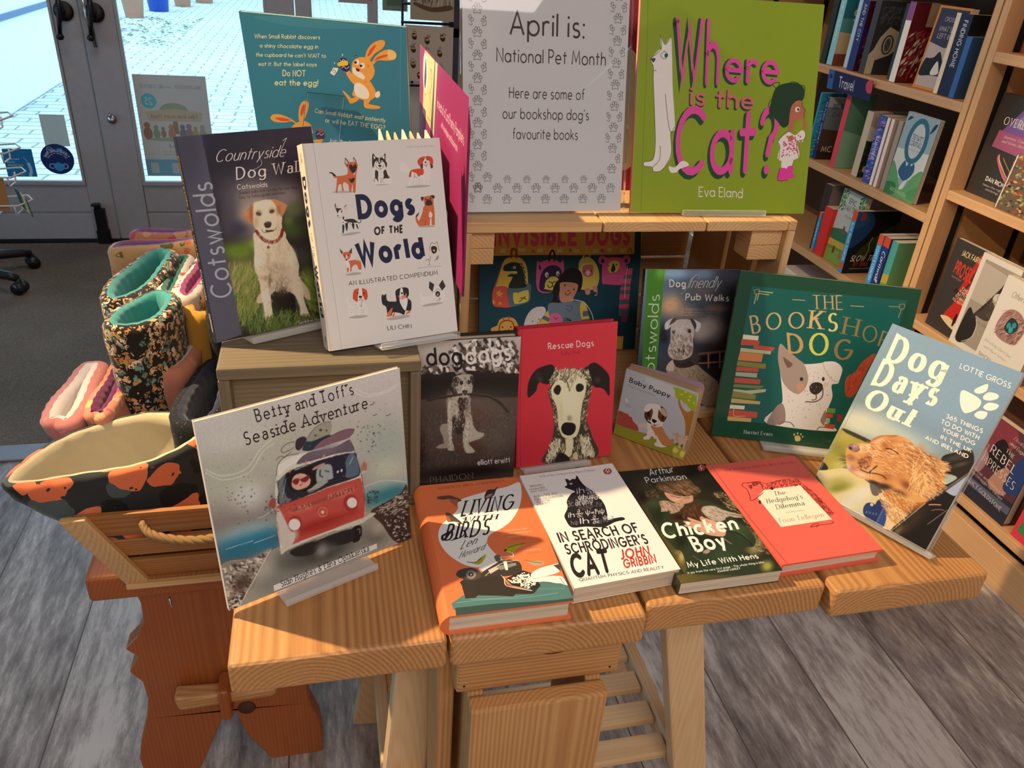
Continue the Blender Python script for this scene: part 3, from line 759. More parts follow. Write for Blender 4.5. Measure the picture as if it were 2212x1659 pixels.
ART['betty'] = ('c4aca6', '''R .8
G b9a49f b7a09c 3a2a24 8a7a70
b a39384 .95 745,1602 1713,1526 734,1239
b b4a29a .9 311,1879 713,1862 312,1672
b 9e9080 .9 174,1439 590,1400 149,1162
b b8a8a0 .8 375,1222 563,1190 366,1042
b 8f8a80 .9 1890,1314 2235,1287 1884,993
b a59c88 .8 1865,1000 2067,972 1862,836
b 7f8a8c .9 290,829 681,803 306,709
b 2f6a80 .95 306,709 698,660 314,591
b 1f5468 .95 186,647 455,607 186,532
b 1d5a70 .9 491,630 691,604 491,494
b 7c8a88 .8 1806,774 2154,732 1817,665
b 2f6468 .95 1738,684 2002,660 1748,566
b 265860 .8 1962,675 2149,659 1965,579
s 8f7e72 -8,544 312,514 682,529 1528,547 1685,527 1877,128 2103,0 2101,-33 -1,-9
b 6a625a .8 657,320 865,289 650,120
b 3a3430 .95 1027,279 1500,243 1023,72
b 584a44 .8 1660,240 1822,216 1665,65
b a08c80 .7 1706,307 1829,300 1717,195
b 9a8a80 .8 385,324 520,322 379,147
b 6f6660 .8 493,113 767,65 493,-30
s 7a685e 6,537 171,539 312,514 512,533 239,214 77,-25 -1,-5
f a89488;3a2a22;8a7468;c0aca0 260 w44.9 w15.5 192,294 331,108 18,512 309,496 494,522 242,233 94,-14 2,14
b 33211b .8 166,269 282,293 165,151
f c0aca0;2a1c18 60 w31.1 w13.8 73,62 215,-90 18,125 163,132 94,-14 17,6
l b8a89c w10.5 494,522 275,237 77,-25
s 3a2620 1626,540 1791,591 2000,639 2098,688 2102,-11 1892,44 1749,332
f 8a7466;a08a7a;2a1a16 120 w45.6 w14.5 1936,528 2145,513 1667,555 2021,632 2085,651 2097,367 1819,432
f b49c90;1a100e 70 w25.4 w12.7 1960,203 2163,31 1774,386 2085,350 2093,15 1893,55
l 22304a w3.7 649,816 1546,746
l bfb0a4 w6 1578,877 1814,874 2093,754
l a9b4b4 w5 70,716 337,705
l a9b4b4 w5.2 349,672 564,677
l cdbdb4 w6.4 24,1631 155,1516 382,1508 544,1667 682,1747
l cdbdb4 w4.8 19,1598 163,1469 407,1464 572,1640 691,1691
l cdbdb4 w5.6 1553,2023 1690,1913 1898,1895 2058,1930
l cdbdb4 w5.6 1590,2032 1729,1930 1920,1918 2060,1958
s b8a698 598,480 598,724 612,946 626,1019 626,1155 656,1298 670,1407 696,1446 781,1512 909,1498 1050,1491 1286,1473 1439,1494 1482,1441 1510,1332 1527,1306 1549,1126 1562,998 1575,858 1575,699 1552,494 1517,443 1182,462 900,475 625,448
s c9b8a8 691,1409 713,1449 908,1489 1283,1445 1095,1408 890,1409 764,1375 691,1334
s 5a4650 1014,1483 1284,1454 1457,1488 1482,1441 1501,1345 1275,1369 967,1383 881,1402
b 6a545c .7 1191,1445 1377,1444 1203,1392
s 1f1a24 668,1255 693,1285 772,1334 839,1349 1036,1360 1273,1350 1509,1322 1528,1215 1548,1055 1432,1023 1174,1024 951,1005 659,1007 663,1142
s 5f5a5a 676,1252 758,1320 719,1218 736,1066 782,1019 661,1011
s 4a5060 1441,1315 1508,1313 1539,1068 1396,1056 1380,1184
l 9aa0a0 w7.8 1440,1204 1485,1270
l 9aa0a0 w5.4 693,1072 751,1264
s 120c0c 764,1298 820,1336 924,1320 1032,1322 1078,1248 1065,1133 1001,1047 896,1075 811,1107 767,1181
s c08472 811,1224 839,1272 893,1282 960,1249 1002,1176 981,1114 916,1098 855,1105 808,1157
s 6a1a1c 815,1222 844,1236 882,1228 882,1189 853,1165 825,1190
s 6a1a1c 898,1212 930,1220 994,1228 984,1182 942,1162 908,1184
l 6a1a1c w7.3 881,1214 902,1211
s 7a2a2a 883,1154 918,1151 894,1140
s a86a68 1041,1290 1084,1304 1167,1311 1164,1277 1098,1270 1044,1269
s 8a8684 1078,1248 1137,1287 1219,1278 1259,1205 1249,1108 1118,1114 1064,1124
l 2a2428 w15 1118,1243 1108,1188 1132,1159
l 2a2428 w11.3 1167,1222 1210,1192
s 1a1628 1259,1344 1366,1329 1393,1220 1380,1092 1265,1082 1247,1189
e d8d0cc 1303,1160 1313,1165 1305,1145
e d8d0cc 1344,1161 1354,1165 1346,1145
s 8a8078 957,1063 1004,1076 1101,1121 1190,1089 1073,1040 980,1025
l 2a2020 w7.5 802,1031 894,1056 1000,1037 1241,1040 1345,1024
l d0c2b8 w6.5 855,1334 927,1343 1035,1355 1164,1366 1275,1369 1406,1351 1509,1322
s a86a60 962,1380 987,1401 987,1366
s a86a60 1153,1389 1187,1412 1178,1371
s a86a60 786,1339 814,1358 814,1324
p a63c34 624,1001 659,1007 950,996 1173,1014 1548,1003 1562,936 1575,699 1548,506 631,497 603,731
b b85848 .7 908,871 1092,872 911,819
b 8a1f1a .9 1009,617 1391,600 1009,533
b c87060 .6 1341,891 1469,896 1346,838
b a02a22 .8 1414,633 1493,624 1418,568
s 8a3a36 805,911 1191,916 1472,926 1468,886 1195,863 809,869
l 5a1a18 w5.6 832,911 828,882
f 6a1f1c;c07060 60 w31.8 w5.6 901,886 890,790 822,904 985,902 980,863 819,876
f 6a1f1c;c07060 70 w33.3 w5.9 1308,901 1298,801 1164,926 1460,910 1456,870 1160,897
l b0503f w5.7 746,864 1036,863 1455,860
l 7a1a16 w4.9 735,616 1104,630 1472,611
s b49a90 619,933 651,941 723,672 770,612 730,505 629,477 608,669
e 8a2a24 1410,741 1496,708 1400,639
e cdbba8 1424,737 1481,715 1418,674
e 8a2a24 784,728 857,699 773,636
e d8c8b4 776,721 836,697 768,654
b b8a496 .7 760,606 813,594 752,537
e b8604f 1088,750 1138,731 1082,691
e 9a2f28 1088,750 1126,735 1084,706
e c06a58 1088,750 1111,741 1086,722
e d8a090 1088,750 1102,745 1087,735
s b09e8e 597,471 631,492 1182,462 1553,504 1626,529 1685,495 1518,453 1182,462 716,460 605,426
p 8a7868 993,477 1212,476 1218,436 988,432
s 1f1918 704,434 970,434 974,306 843,301 721,355
s 120e0e 1393,417 1499,417 1489,258 1425,219 1379,271
s 1f1918 988,432 1393,417 1378,261 1070,307 979,346
b 4a4240 .8 1124,273 1219,253 1125,196
l 8a7a78 w8.2 1450,383 1481,381 1475,318
l b8a8a0 w6.2 1405,227 1467,234 1486,281
s 8a3a34 543,1041 576,1097 618,1091 605,988 564,1004
s 9a5a4c 1565,1131 1604,1179 1635,1138 1624,1070 1575,1076
l c0b0a4 w8 1550,1023 1573,1056 1604,1066
l b8a89c w7.1 605,988 523,951 470,933 429,940
s 8a7a6c 1013,1636 1113,1729 1224,1762 1286,1744 1289,1676 1243,1594 1149,1565 1026,1594
l 4a3c38 w4.6 1008,1633 1113,1729 1215,1760 1291,1747
e 3a2c2a 1171,1688 1187,1683 1170,1674
e 3a2c2a 1232,1664 1243,1661 1231,1655
e 3a2c2a 1112,1644 1125,1640 1111,1634
s 20242e 958,1539 1010,1609 1062,1592 1245,1612 1251,1582 1110,1539 1069,1494 982,1513
s 1a2c34 966,1527 999,1593 1053,1595 1063,1525 1033,1496
s 6f4a54 1065,1500 1167,1569 1299,1596 1432,1614 1534,1583 1459,1507 1289,1502 1159,1494
l 2a1c20 w4.7 1065,1500 1167,1569 1299,1596 1432,1614 1534,1583
s 2f1f26 892,1570 911,1658 982,1674 1014,1645 1001,1602 932,1538
l 3a2c28 w6.2 892,1646 806,1645 750,1606 762,1565 831,1571 876,1585
l 3a2c28 w5.3 688,1514 723,1531 749,1527 773,1514 845,1547
l 2a2020 w5.3 661,1334 697,1455 781,1512 910,1503
l 2a2020 w5.6 667,1284 663,1142 659,1007 951,1005 1174,1024 1432,1023 1546,1035
l 2a2020 w5.9 1483,1451 1510,1332 1549,1126 1570,912 1575,699
f 2a2a2c 40 w10.4 w10.4 670,1061 726,964 534,1219 868,1229 831,918 457,874
f 2a2a2c 40 w12 w12 1671,720 1742,610 1614,844 1744,755 1732,614 1598,665
f 2a2a2c 30 w8.2 w8.2 297,1174 348,1081 171,1528 493,1398 358,858 173,896
f 2a2a2c 30 w9.5 w9.5 1701,1452 1770,1352 1539,1692 1912,1583 1784,1228 1577,1296
f 6a6a6a 80 w14 w5.3 952,1397 1109,1249 36,1997 2027,1784 2052,768 29,956
b 8a7a76 .7 1029,298 1102,287 1018,200
n .03
/R
p cbb8ae 470,93 1665,113 1664,48 468,19
t slab .13 2a1a18 "Siân Hughes & Elína Oplakanska" 546,37 1573,57 545,113
t slab .12 2a1a18 "Betty and Toff's" 552,1965 1576,1977 541,2093
t slab .12 2a1a18 "Seaside Adventure" 413,1758 1720,1782 406,1891
l 3a2c28 w9.4 1737,1806 1766,1807 1781,1828
l 3a2c28 w7.6 1755,1677 1784,1678 1800,1685
l 3a2c28 w7.7 1902,1635 1932,1630 1960,1642''')
ART['dogdogs'] = ('b89f8f', '''R .7
G 9a8072 a08878 1c1310 201512
b a08878 1 209,1893 543,1898 216,1697
f 2a1d18;4a382e;c4ae9c;8a7464 420 w71.8 w40.7 810,1722 883,1592 365,1859 767,1959 1175,1885 1235,1540 898,1488 441,1596
f 2a1d18;b8a290;5a463c 160 w51.1 w32.5 203,1588 273,1460 42,1648 350,1627 365,1527 56,1550
f 1a110e 120 w106.6 w59.2 592,1483 705,1475 13,1541 353,1553 422,1486 668,1530 840,1505 1238,1451 1242,1349 16,1443
p 0d0807 -2,1493 1245,1425 1249,1146 6,1225
b 0d0807 1 606,1348 1494,1304 611,1199
p 3a2a22 6,1225 1249,1158 1243,-1 -6,30
b 4a382e .8 568,1128 1145,1091 575,929
b 352620 .9 241,911 690,868 248,664
b 4a3c30 .8 989,549 1284,518 996,333
b 4a2418 .8 634,499 818,479 638,399
b 150d0b .95 601,128 1298,107 605,15
b 1c120f .8 10,566 98,557 22,198
f 5a463a;2a1c16;4a382e 900 w23.8 w6 626,497 656,618 28,1053 1243,994 1248,177 20,259
s 7a6654 256,786 275,858 342,864 376,824 370,676 362,590 317,583 292,684
s 7a6654 208,545 273,581 362,590 397,525 297,517 219,531
s 8f7a66 350,937 346,1073 376,1194 452,1249 610,1224 631,1123 647,959 681,806 741,713 822,680 790,620 632,568 633,537 711,428 637,411 591,429 560,519 549,695 531,883 429,917 404,672 436,520 432,471 354,492 374,552 358,714
s 1a110e 406,944 482,1012 524,1107 576,904 568,805 537,709 469,715 421,819
s 1c1310 487,1209 575,1252 602,1125 550,1006 510,1009 479,1111
b b09a86 .8 472,975 500,973 474,901
b b09a86 .6 366,1145 399,1143 371,985
b a8927e .6 592,753 615,751 600,503
b a8927e .6 384,773 406,771 391,550
b 55443a .7 592,1101 637,1097 597,927
s 8f7a66 403,1389 411,1475 466,1514 555,1526 646,1507 660,1444 653,1295 622,1223 521,1207 474,1260 449,1336
s 2a1e18 397,1389 411,1475 466,1501 490,1456 459,1372 415,1357
s 2a1e18 624,1496 670,1468 662,1356 627,1409
e 120b0a 514,1415 538,1413 515,1383
e 120b0a 604,1413 627,1411 605,1383
b b8a28e .7 561,1340 606,1336 563,1290
s 1c1310 529,1305 596,1300 587,1251 553,1241
f b8a28e;6a5848;9a8570;3a2c24 480 w28.4 w3.6 517,927 544,800 350,937 376,1194 400,1475 466,1514 646,1507 665,1294 631,1123 681,806 632,574 637,424 554,520 531,883 404,672 432,484 365,491
l 120b0a w28 105,1207 230,1231 374,1243 519,1256
l 1a110e w36.2 609,1249 746,1231 886,1189 945,1146 1029,1076 1120,960
l 4a3a30 w7.1 121,1215 362,1254 609,1261 862,1213 944,1158
n .04
/R
t fut .16 14100f "dog" 87,1678 530,1666 69,1901
t fut .16 e8dccf "d" 562,1664 703,1662 541,1883
t fut .16 e8dccf "ogs" 720,1666 1138,1683 704,1888
t fut .13 dccfc4 "elliott erwitt" 752,220 1190,216 741,302
t serif .1 5a4c44 "PHAIDON" 136,22 707,24 128,111''')
ART['rescue'] = ('c2a6a0', '''base b3242e
R .7
G b3242e b82a34 a81f28 b3242e
s 3a2a20 459,1373 520,1319 579,1304 657,1325 795,1316 876,1284 944,1336 999,1213 1035,1072 989,958 984,821 951,627 985,524 1064,316 1137,7 380,13 431,221 476,342 507,582 492,730 447,881 403,1041 449,1113 408,1176
f c9b090;5a4632;2a1e18;8a6f52 380 w49.6 w8.9 756,198 780,96 466,344 554,352 693,314 851,343 1011,372 1126,29 1026,-7 704,7 389,22
f 2a1e18;5a4632;b89c7c 240 w33.2 w7.8 493,789 555,703 404,1022 477,878 507,582 572,398 549,772 450,1075
f 2a1e18;5a4632;b89c7c 240 w34 w8 970,697 913,625 1035,1052 984,821 955,528 1033,320 884,536 930,925
s c4a888 472,1305 530,1318 657,1320 796,1307 898,1223 942,1121 938,964 903,830 881,635 876,488 831,356 732,329 632,371 568,516 552,674 527,823 464,957 450,1075 496,1167
b d4bc96 .9 714,832 834,818 721,654
b ceb592 .8 669,993 748,984 672,914
b 9a7c60 .7 678,1274 817,1261 680,1216
b b89c7a .6 598,767 638,762 604,610
b 6a5440 .6 722,625 761,620 723,576
f 6a4f38;a5866a;d0b898;3a2a20 260 w39.3 w7.9 694,1237 658,1143 481,1304 657,1325 876,1294 930,1191 703,1126 525,1183
s c9b08e 765,1061 800,1184 840,1190 903,1105 927,1004 868,961 787,1000
s c9b08e 461,1054 506,1146 574,1178 624,1134 618,1037 542,958 483,984
s 1f1410 489,1070 517,1106 556,1112 588,1060 570,994 542,973 497,1002 481,1042
s 1f1410 795,1048 814,1095 863,1099 904,1066 906,1016 867,986 817,991
l 6a4a38 w11.8 581,1236 642,1181 684,1108 708,1008
l 4a3426 w7.8 612,1213 663,1149 686,1059
l 6a4a38 w5.9 708,1008 725,1065 762,1139
s 1c1212 131,984 129,1176 210,1331 323,1387 459,1398 481,1304 437,1192 409,1137 331,1155 292,1178 255,1134 238,1059
s 1c1212 1286,881 1284,1055 1270,1166 1199,1262 1095,1351 1023,1373 955,1325 949,1218 1003,1114 1067,1029 1148,1010 1211,974
b 4a3428 .6 291,1217 339,1212 292,1178
b 4a3026 .6 1103,1124 1154,1118 1105,1074
b 3a2420 .6 260,1287 307,1302 261,1239
f c4a888;5a4632;2a1e18 120 w48.6 w8.8 484,1226 540,1298 428,1174 500,1331 540,1288 469,1111
f c4a888;5a4632;2a1e18 120 w49.7 w9 963,1172 900,1257 1035,1072 955,1306 897,1262 965,1049
s 140d0d 607,511 645,566 704,568 774,550 815,505 808,427 751,376 671,391 620,441
b c0a888 .7 724,571 739,569 724,556
s c4a888 688,325 782,322 779,135 742,61 662,82 683,188
s b8906a 793,25 800,103 850,106 864,5
s 1c1412 535,60 601,140 702,87 744,2 546,10
f d0b898;a5866a 120 w58.9 w9.8 508,196 531,95 408,49 468,295 614,334 543,108
f d0b898;a5866a 120 w60.2 w10 988,174 972,77 1126,9 1014,293 872,321 942,74
n .02
/R
l 8f1a24 w9.2 38,1902 25,882 43,2
t slab .13 efc8b0 "Rescue Dogs" 393,1612 1034,1605 387,1692
t fut .1 6e1420 "Sally Muir" 571,1515 852,1516 566,1565''')
ART['birds'] = ('f2e0c6', '''base e8743f
s f0e4d0 1206,2019 1206,1888 1159,1698 1071,1499 937,1314 793,1204 668,1137 609,1061 595,959 648,807 708,698 713,599 469,619 289,687 142,869 76,1062 80,1230 139,1372 278,1507 373,1629 431,1785 792,1901 1039,1951
p 4f7468 51,166 184,258 789,230 1043,316 1249,264 1313,198 1338,13 1223,-142 563,-165 55,-145 79,67 57,88
p 33443c 55,-145 79,102 492,93 879,54 1142,37 1346,38 1286,-153 563,-165
l 6f9686 w9 103,167 376,165 764,126 1169,131
l 5f8676 w12.2 194,239 644,182 976,217 1252,180
l 7fa696 w6 251,194 585,156 906,156
p 332a22 185,448 239,486 268,500 336,498 630,478 658,417 667,341 735,284 893,213 959,256 1016,265 923,171 893,158 725,186 691,156 616,178 337,233 305,203 202,211 200,309 197,401
l d8c8a8 w10.9 639,486 658,417 650,353 685,302 905,207
s 4a4238 169,544 210,623 336,641 408,591 436,529 383,462 275,461
e 8a7a64 323,538 375,529 311,474
e 2a221c 323,538 349,534 317,507
e c8b898 323,538 332,536 320,525
s 3a322a 440,547 614,654 708,698 865,652 878,533 820,466 653,456 630,478 440,481
p c8b898 514,573 637,631 686,603 529,514
p 8a7e6a 606,616 834,638 838,598 647,552
p e8dcc0 703,679 744,672 727,539 700,543
l c8b898 w8.1 470,495 668,645 870,671
l 6a604e w16.3 703,679 791,694 793,644
p f0e4d0 412,609 635,749 689,740 687,701 457,563
s 6a5c4a 625,771 684,781 681,702 634,680
l e8d8b8 w11.6 682,742 775,747 829,738 839,777
p 2a241e 671,415 887,512 979,440 1016,265 908,219 715,315
f efe2c4 130 w34.4 w21.9 971,268 1082,177 693,393 893,483 961,424 986,307 874,243 744,320
s f0e6d2 959,443 1052,505 1173,534 1289,544 1282,448 1206,403 1047,381 961,367
s f0e6d2 914,375 981,392 1172,380 1222,362 1281,277 1207,262 1083,310 949,323
l b8a890 w6.3 961,367 1074,377 1169,371
p 4a443c 1229,534 1309,541 1284,429 1257,481
s e8dcc8 1193,358 1276,353 1318,216 1223,268
l 6a5e50 w6.3 1244,340 1270,242
l 6a5e50 w6.3 1286,342 1307,227
s b8a81e 756,851 811,904 904,930 1013,930 917,866 843,796 775,807
s 3a3a1c 750,852 788,866 770,818
s f0e8c0 760,834 818,810 825,779 843,796 823,799
l 6a6420 w13.6 807,884 899,910 1004,925
s b8a42a 325,730 403,708 455,758 543,814 488,714 438,673 386,691
l 5a5018 w9.8 318,731 404,711 486,773
s b09a70 951,658 1014,628 1098,625 1145,587 1094,556 1013,570 982,614
l 6a5a38 w9.8 946,663 1026,617 1117,588
s 5a4434 157,1875 297,1890 367,1855 444,1772 393,1744 359,1678 330,1730 314,1815 209,1819
s b06038 298,1806 401,1790 361,1690 328,1718
s 3a3230 739,1835 797,1925 875,1925 934,1979 883,1887 832,1797 732,1763
s c8806a 777,1829 842,1844 765,1771 726,1769
s 5a4434 213,1562 258,1567 317,1478 381,1345 304,1402 218,1415 216,1494
s a05a34 213,1517 245,1489 254,1409 217,1426
l 2a2018 w8.9 254,1544 338,1430 381,1345
t serif .13 7a2a18 "AUTHOR OF BIRDS AS INDIVIDUALS" 199,2015 1033,2053 201,2059
t swash .19 241a18 "LIVING" 378,1491 1025,1529 479,1759
t swash .2 241a18 "WITH" 387,1378 801,1373 421,1466
t swash .2 241a18 "BIRDS" 125,1106 654,1139 209,1361
l 241a18 w27.5 262,1287 199,1211 144,1135 113,1119 120,1181 171,1215
l 241a18 w13.7 201,1094 314,1129 381,1182
l 241a18 w12.5 399,1443 426,1427 403,1386
t script .13 241a18 "Len" 277,938 468,1004 323,1064
t script .13 241a18 "Howard" 233,794 536,896 272,898
t serif .1 f0c8a8 "'Who better than" 837,1153 1098,1152 840,1179
t serif .1 f0c8a8 "Howard could interpret" 786,1097 1140,1101 789,1122
t serif .1 f0c8a8 "bird behaviour?'" 839,1042 1081,1055 842,1067
t serif .1 7a2a18 "Guardian" 891,995 1045,1000 896,1024
t serif .1 f0c8a8 "Awe-inspiring" 953,795 1162,798 958,822
t serif .1 7a2a18 "Observer" 992,746 1133,754 997,771''')
ART['cat'] = ('ffeccd', '''base fdecd0
s 1f1c1e 539,1717 586,1680 629,1704 668,1694 709,1756 718,1643 739,1541 797,1430 831,1304 841,1165 805,997 776,908 854,919 953,920 983,894 963,867 844,857 678,808 473,858 306,883 282,1012 296,1095 376,1204 414,1328 513,1439 575,1468 514,1532 479,1577 526,1612
p 1f1c1e 546,1723 578,1707 581,1645 530,1623
s c8bcae 568,1632 600,1627 588,1602 562,1607
t hand .1 d8ccc0 "ih" 583,1424 688,1432 613,1524
t hand .1 d8ccc0 "∂" 726,1485 770,1489 749,1545
l d8ccc0 w9.5 717,1464 813,1468
t hand .1 d8ccc0 "∂ε" 708,1396 823,1387 727,1454
t hand .1 d8ccc0 "ψihuψ" 557,1311 764,1304 586,1400
t hand .1 d8ccc0 "∂c" 756,1283 861,1273 784,1363
t hand .09 8a8078 "∂c ψrħh" 384,1224 651,1229 418,1327
t hand .09 b8aca0 "∂εψhψ" 481,1219 715,1222 515,1318
t hand .08 6a6260 "h∂ψ-ħr" 495,1127 818,1149 530,1217
t hand .1 d8ccc0 "ih" 327,1047 408,1046 351,1127
l d8ccc0 w9 437,1082 528,1083
t hand .1 d8ccc0 "∂" 460,1097 497,1098 479,1153
t hand .1 d8ccc0 "∂c" 432,1025 503,1027 451,1078
t hand .1 d8ccc0 "ψ=ħψ" 547,1047 784,1025 574,1127
t hand .1 d8ccc0 "lh" 425,920 538,910 453,1008
l d8ccc0 w8.9 578,952 672,952
t hand .1 d8ccc0 "∂" 603,962 640,961 626,1025
t hand .1 d8ccc0 "∂ε" 572,886 660,883 594,943
t hand .1 d8ccc0 "ψ" 718,924 774,924 744,993
t hand .09 8a8078 "hψ" 313,923 399,916 335,987
t hand .08 6a6260 "ihψ∂" 654,867 846,900 678,935
t hand .21 2a211d "IN SEARCH OF" 84,685 1068,649 94,823
t hand .21 2a211d "SCHRÖDINGER'S" 93,496 1088,450 108,633
t hand .25 2a211d "CAT" 43,175 505,150 102,465
t hand .22 c03a28 "JOHN" 662,284 1025,281 700,408
t hand .22 c03a28 "GRIBBIN" 645,158 1045,152 675,271
t hand .14 2a1e18 "QUANTUM PHYSICS AND REALITY" 83,83 1083,48 90,122
t fut .11 8a3028 "With a new foreword by Dara Ó Briain" 230,1814 977,1793 239,1851
t hand .16 3a2e2c "'ABSOLUTELY" 46,1658 226,1655 52,1690
t hand .16 3a2e2c "FASCINATING'" 31,1601 235,1605 38,1632
t hand .14 8a3028 "ISAAC ASIMOV" 32,1561 251,1563 37,1587
t hand .16 3a2e2c "'AS BEAUTIFUL AS A" 33,1461 342,1468 39,1496
t hand .16 3a2e2c "POEM AND AS EXCITING" 32,1412 399,1412 37,1442
t hand .16 3a2e2c "AS A NOVEL'" 36,1370 226,1376 40,1396
t hand .14 8a3028 "A. S. BYATT" 33,1326 200,1333 38,1356
e c8492e 1133,1754 1191,1753 1118,1693
e fdecd0 1135,1759 1160,1759 1120,1708
s 2a211d 1129,1776 1153,1799 1151,1769 1131,1712 1112,1710 1108,1736
s fdecd0 1128,1761 1141,1762 1124,1717 1113,1720''')
ART['hedge'] = ('ffe4c6', '''base f0624c
l d84c3c w18.2 66,1839 31,867 50,-4
p f3e4b8 338,1154 502,1270 1041,1273 1054,594 329,584
l 8a1f1c w10.8 500,1284 525,1375 536,1442 476,1439 364,1446 295,1445 262,1396 281,1352 280,1284 251,1184 218,1111 267,1115 377,1173 464,1223
l 8a1f1c w11 505,1406 541,1385 529,1333
l 8a1f1c w8.9 356,1433 483,1451 619,1385 833,1415 976,1388 1060,1303
f 8a1f1c 60 w56.8 w8.7 429,1392 254,1157 328,1384 476,1439 563,1423 352,1325
f 8a1f1c 130 w57.6 w8.9 867,1346 680,1110 566,1394 872,1444 1081,1397 1113,1293 1041,1273 535,1277
f 8a1f1c 150 w68.4 w8.6 1098,963 1142,798 1088,1284 1141,1123 1156,855 1147,702 1058,656 1049,927 1048,1223
l 8a1f1c w8.6 1076,1328 1121,1154 1137,884 1139,691
l 8a1f1c w10.1 1031,562 1017,527 820,529 697,512 761,553 842,562
l 8a1f1c w10 766,503 836,538
s 5a1a18 602,1292 643,1312 654,1282 614,1249
s 5a1a18 320,1092 345,1087 326,1039 294,1032
t fut .12 a82a24 "THE INTERNATIONAL BESTSELLER" 174,1725 1235,1726 191,1762
t didone .14 3a2a20 "The" 579,1143 752,1142 607,1218
t didone .14 3a2a20 "Hedgehog's" 403,1019 928,1024 430,1102
t didone .14 3a2a20 "Dilemma" 459,895 878,903 487,977
t didone .12 c8745c "Toon Tellegen" 344,654 991,656 367,733
t fut .1 6a5a48 "PUSHKIN PRESS" 539,809 799,805 546,825''')
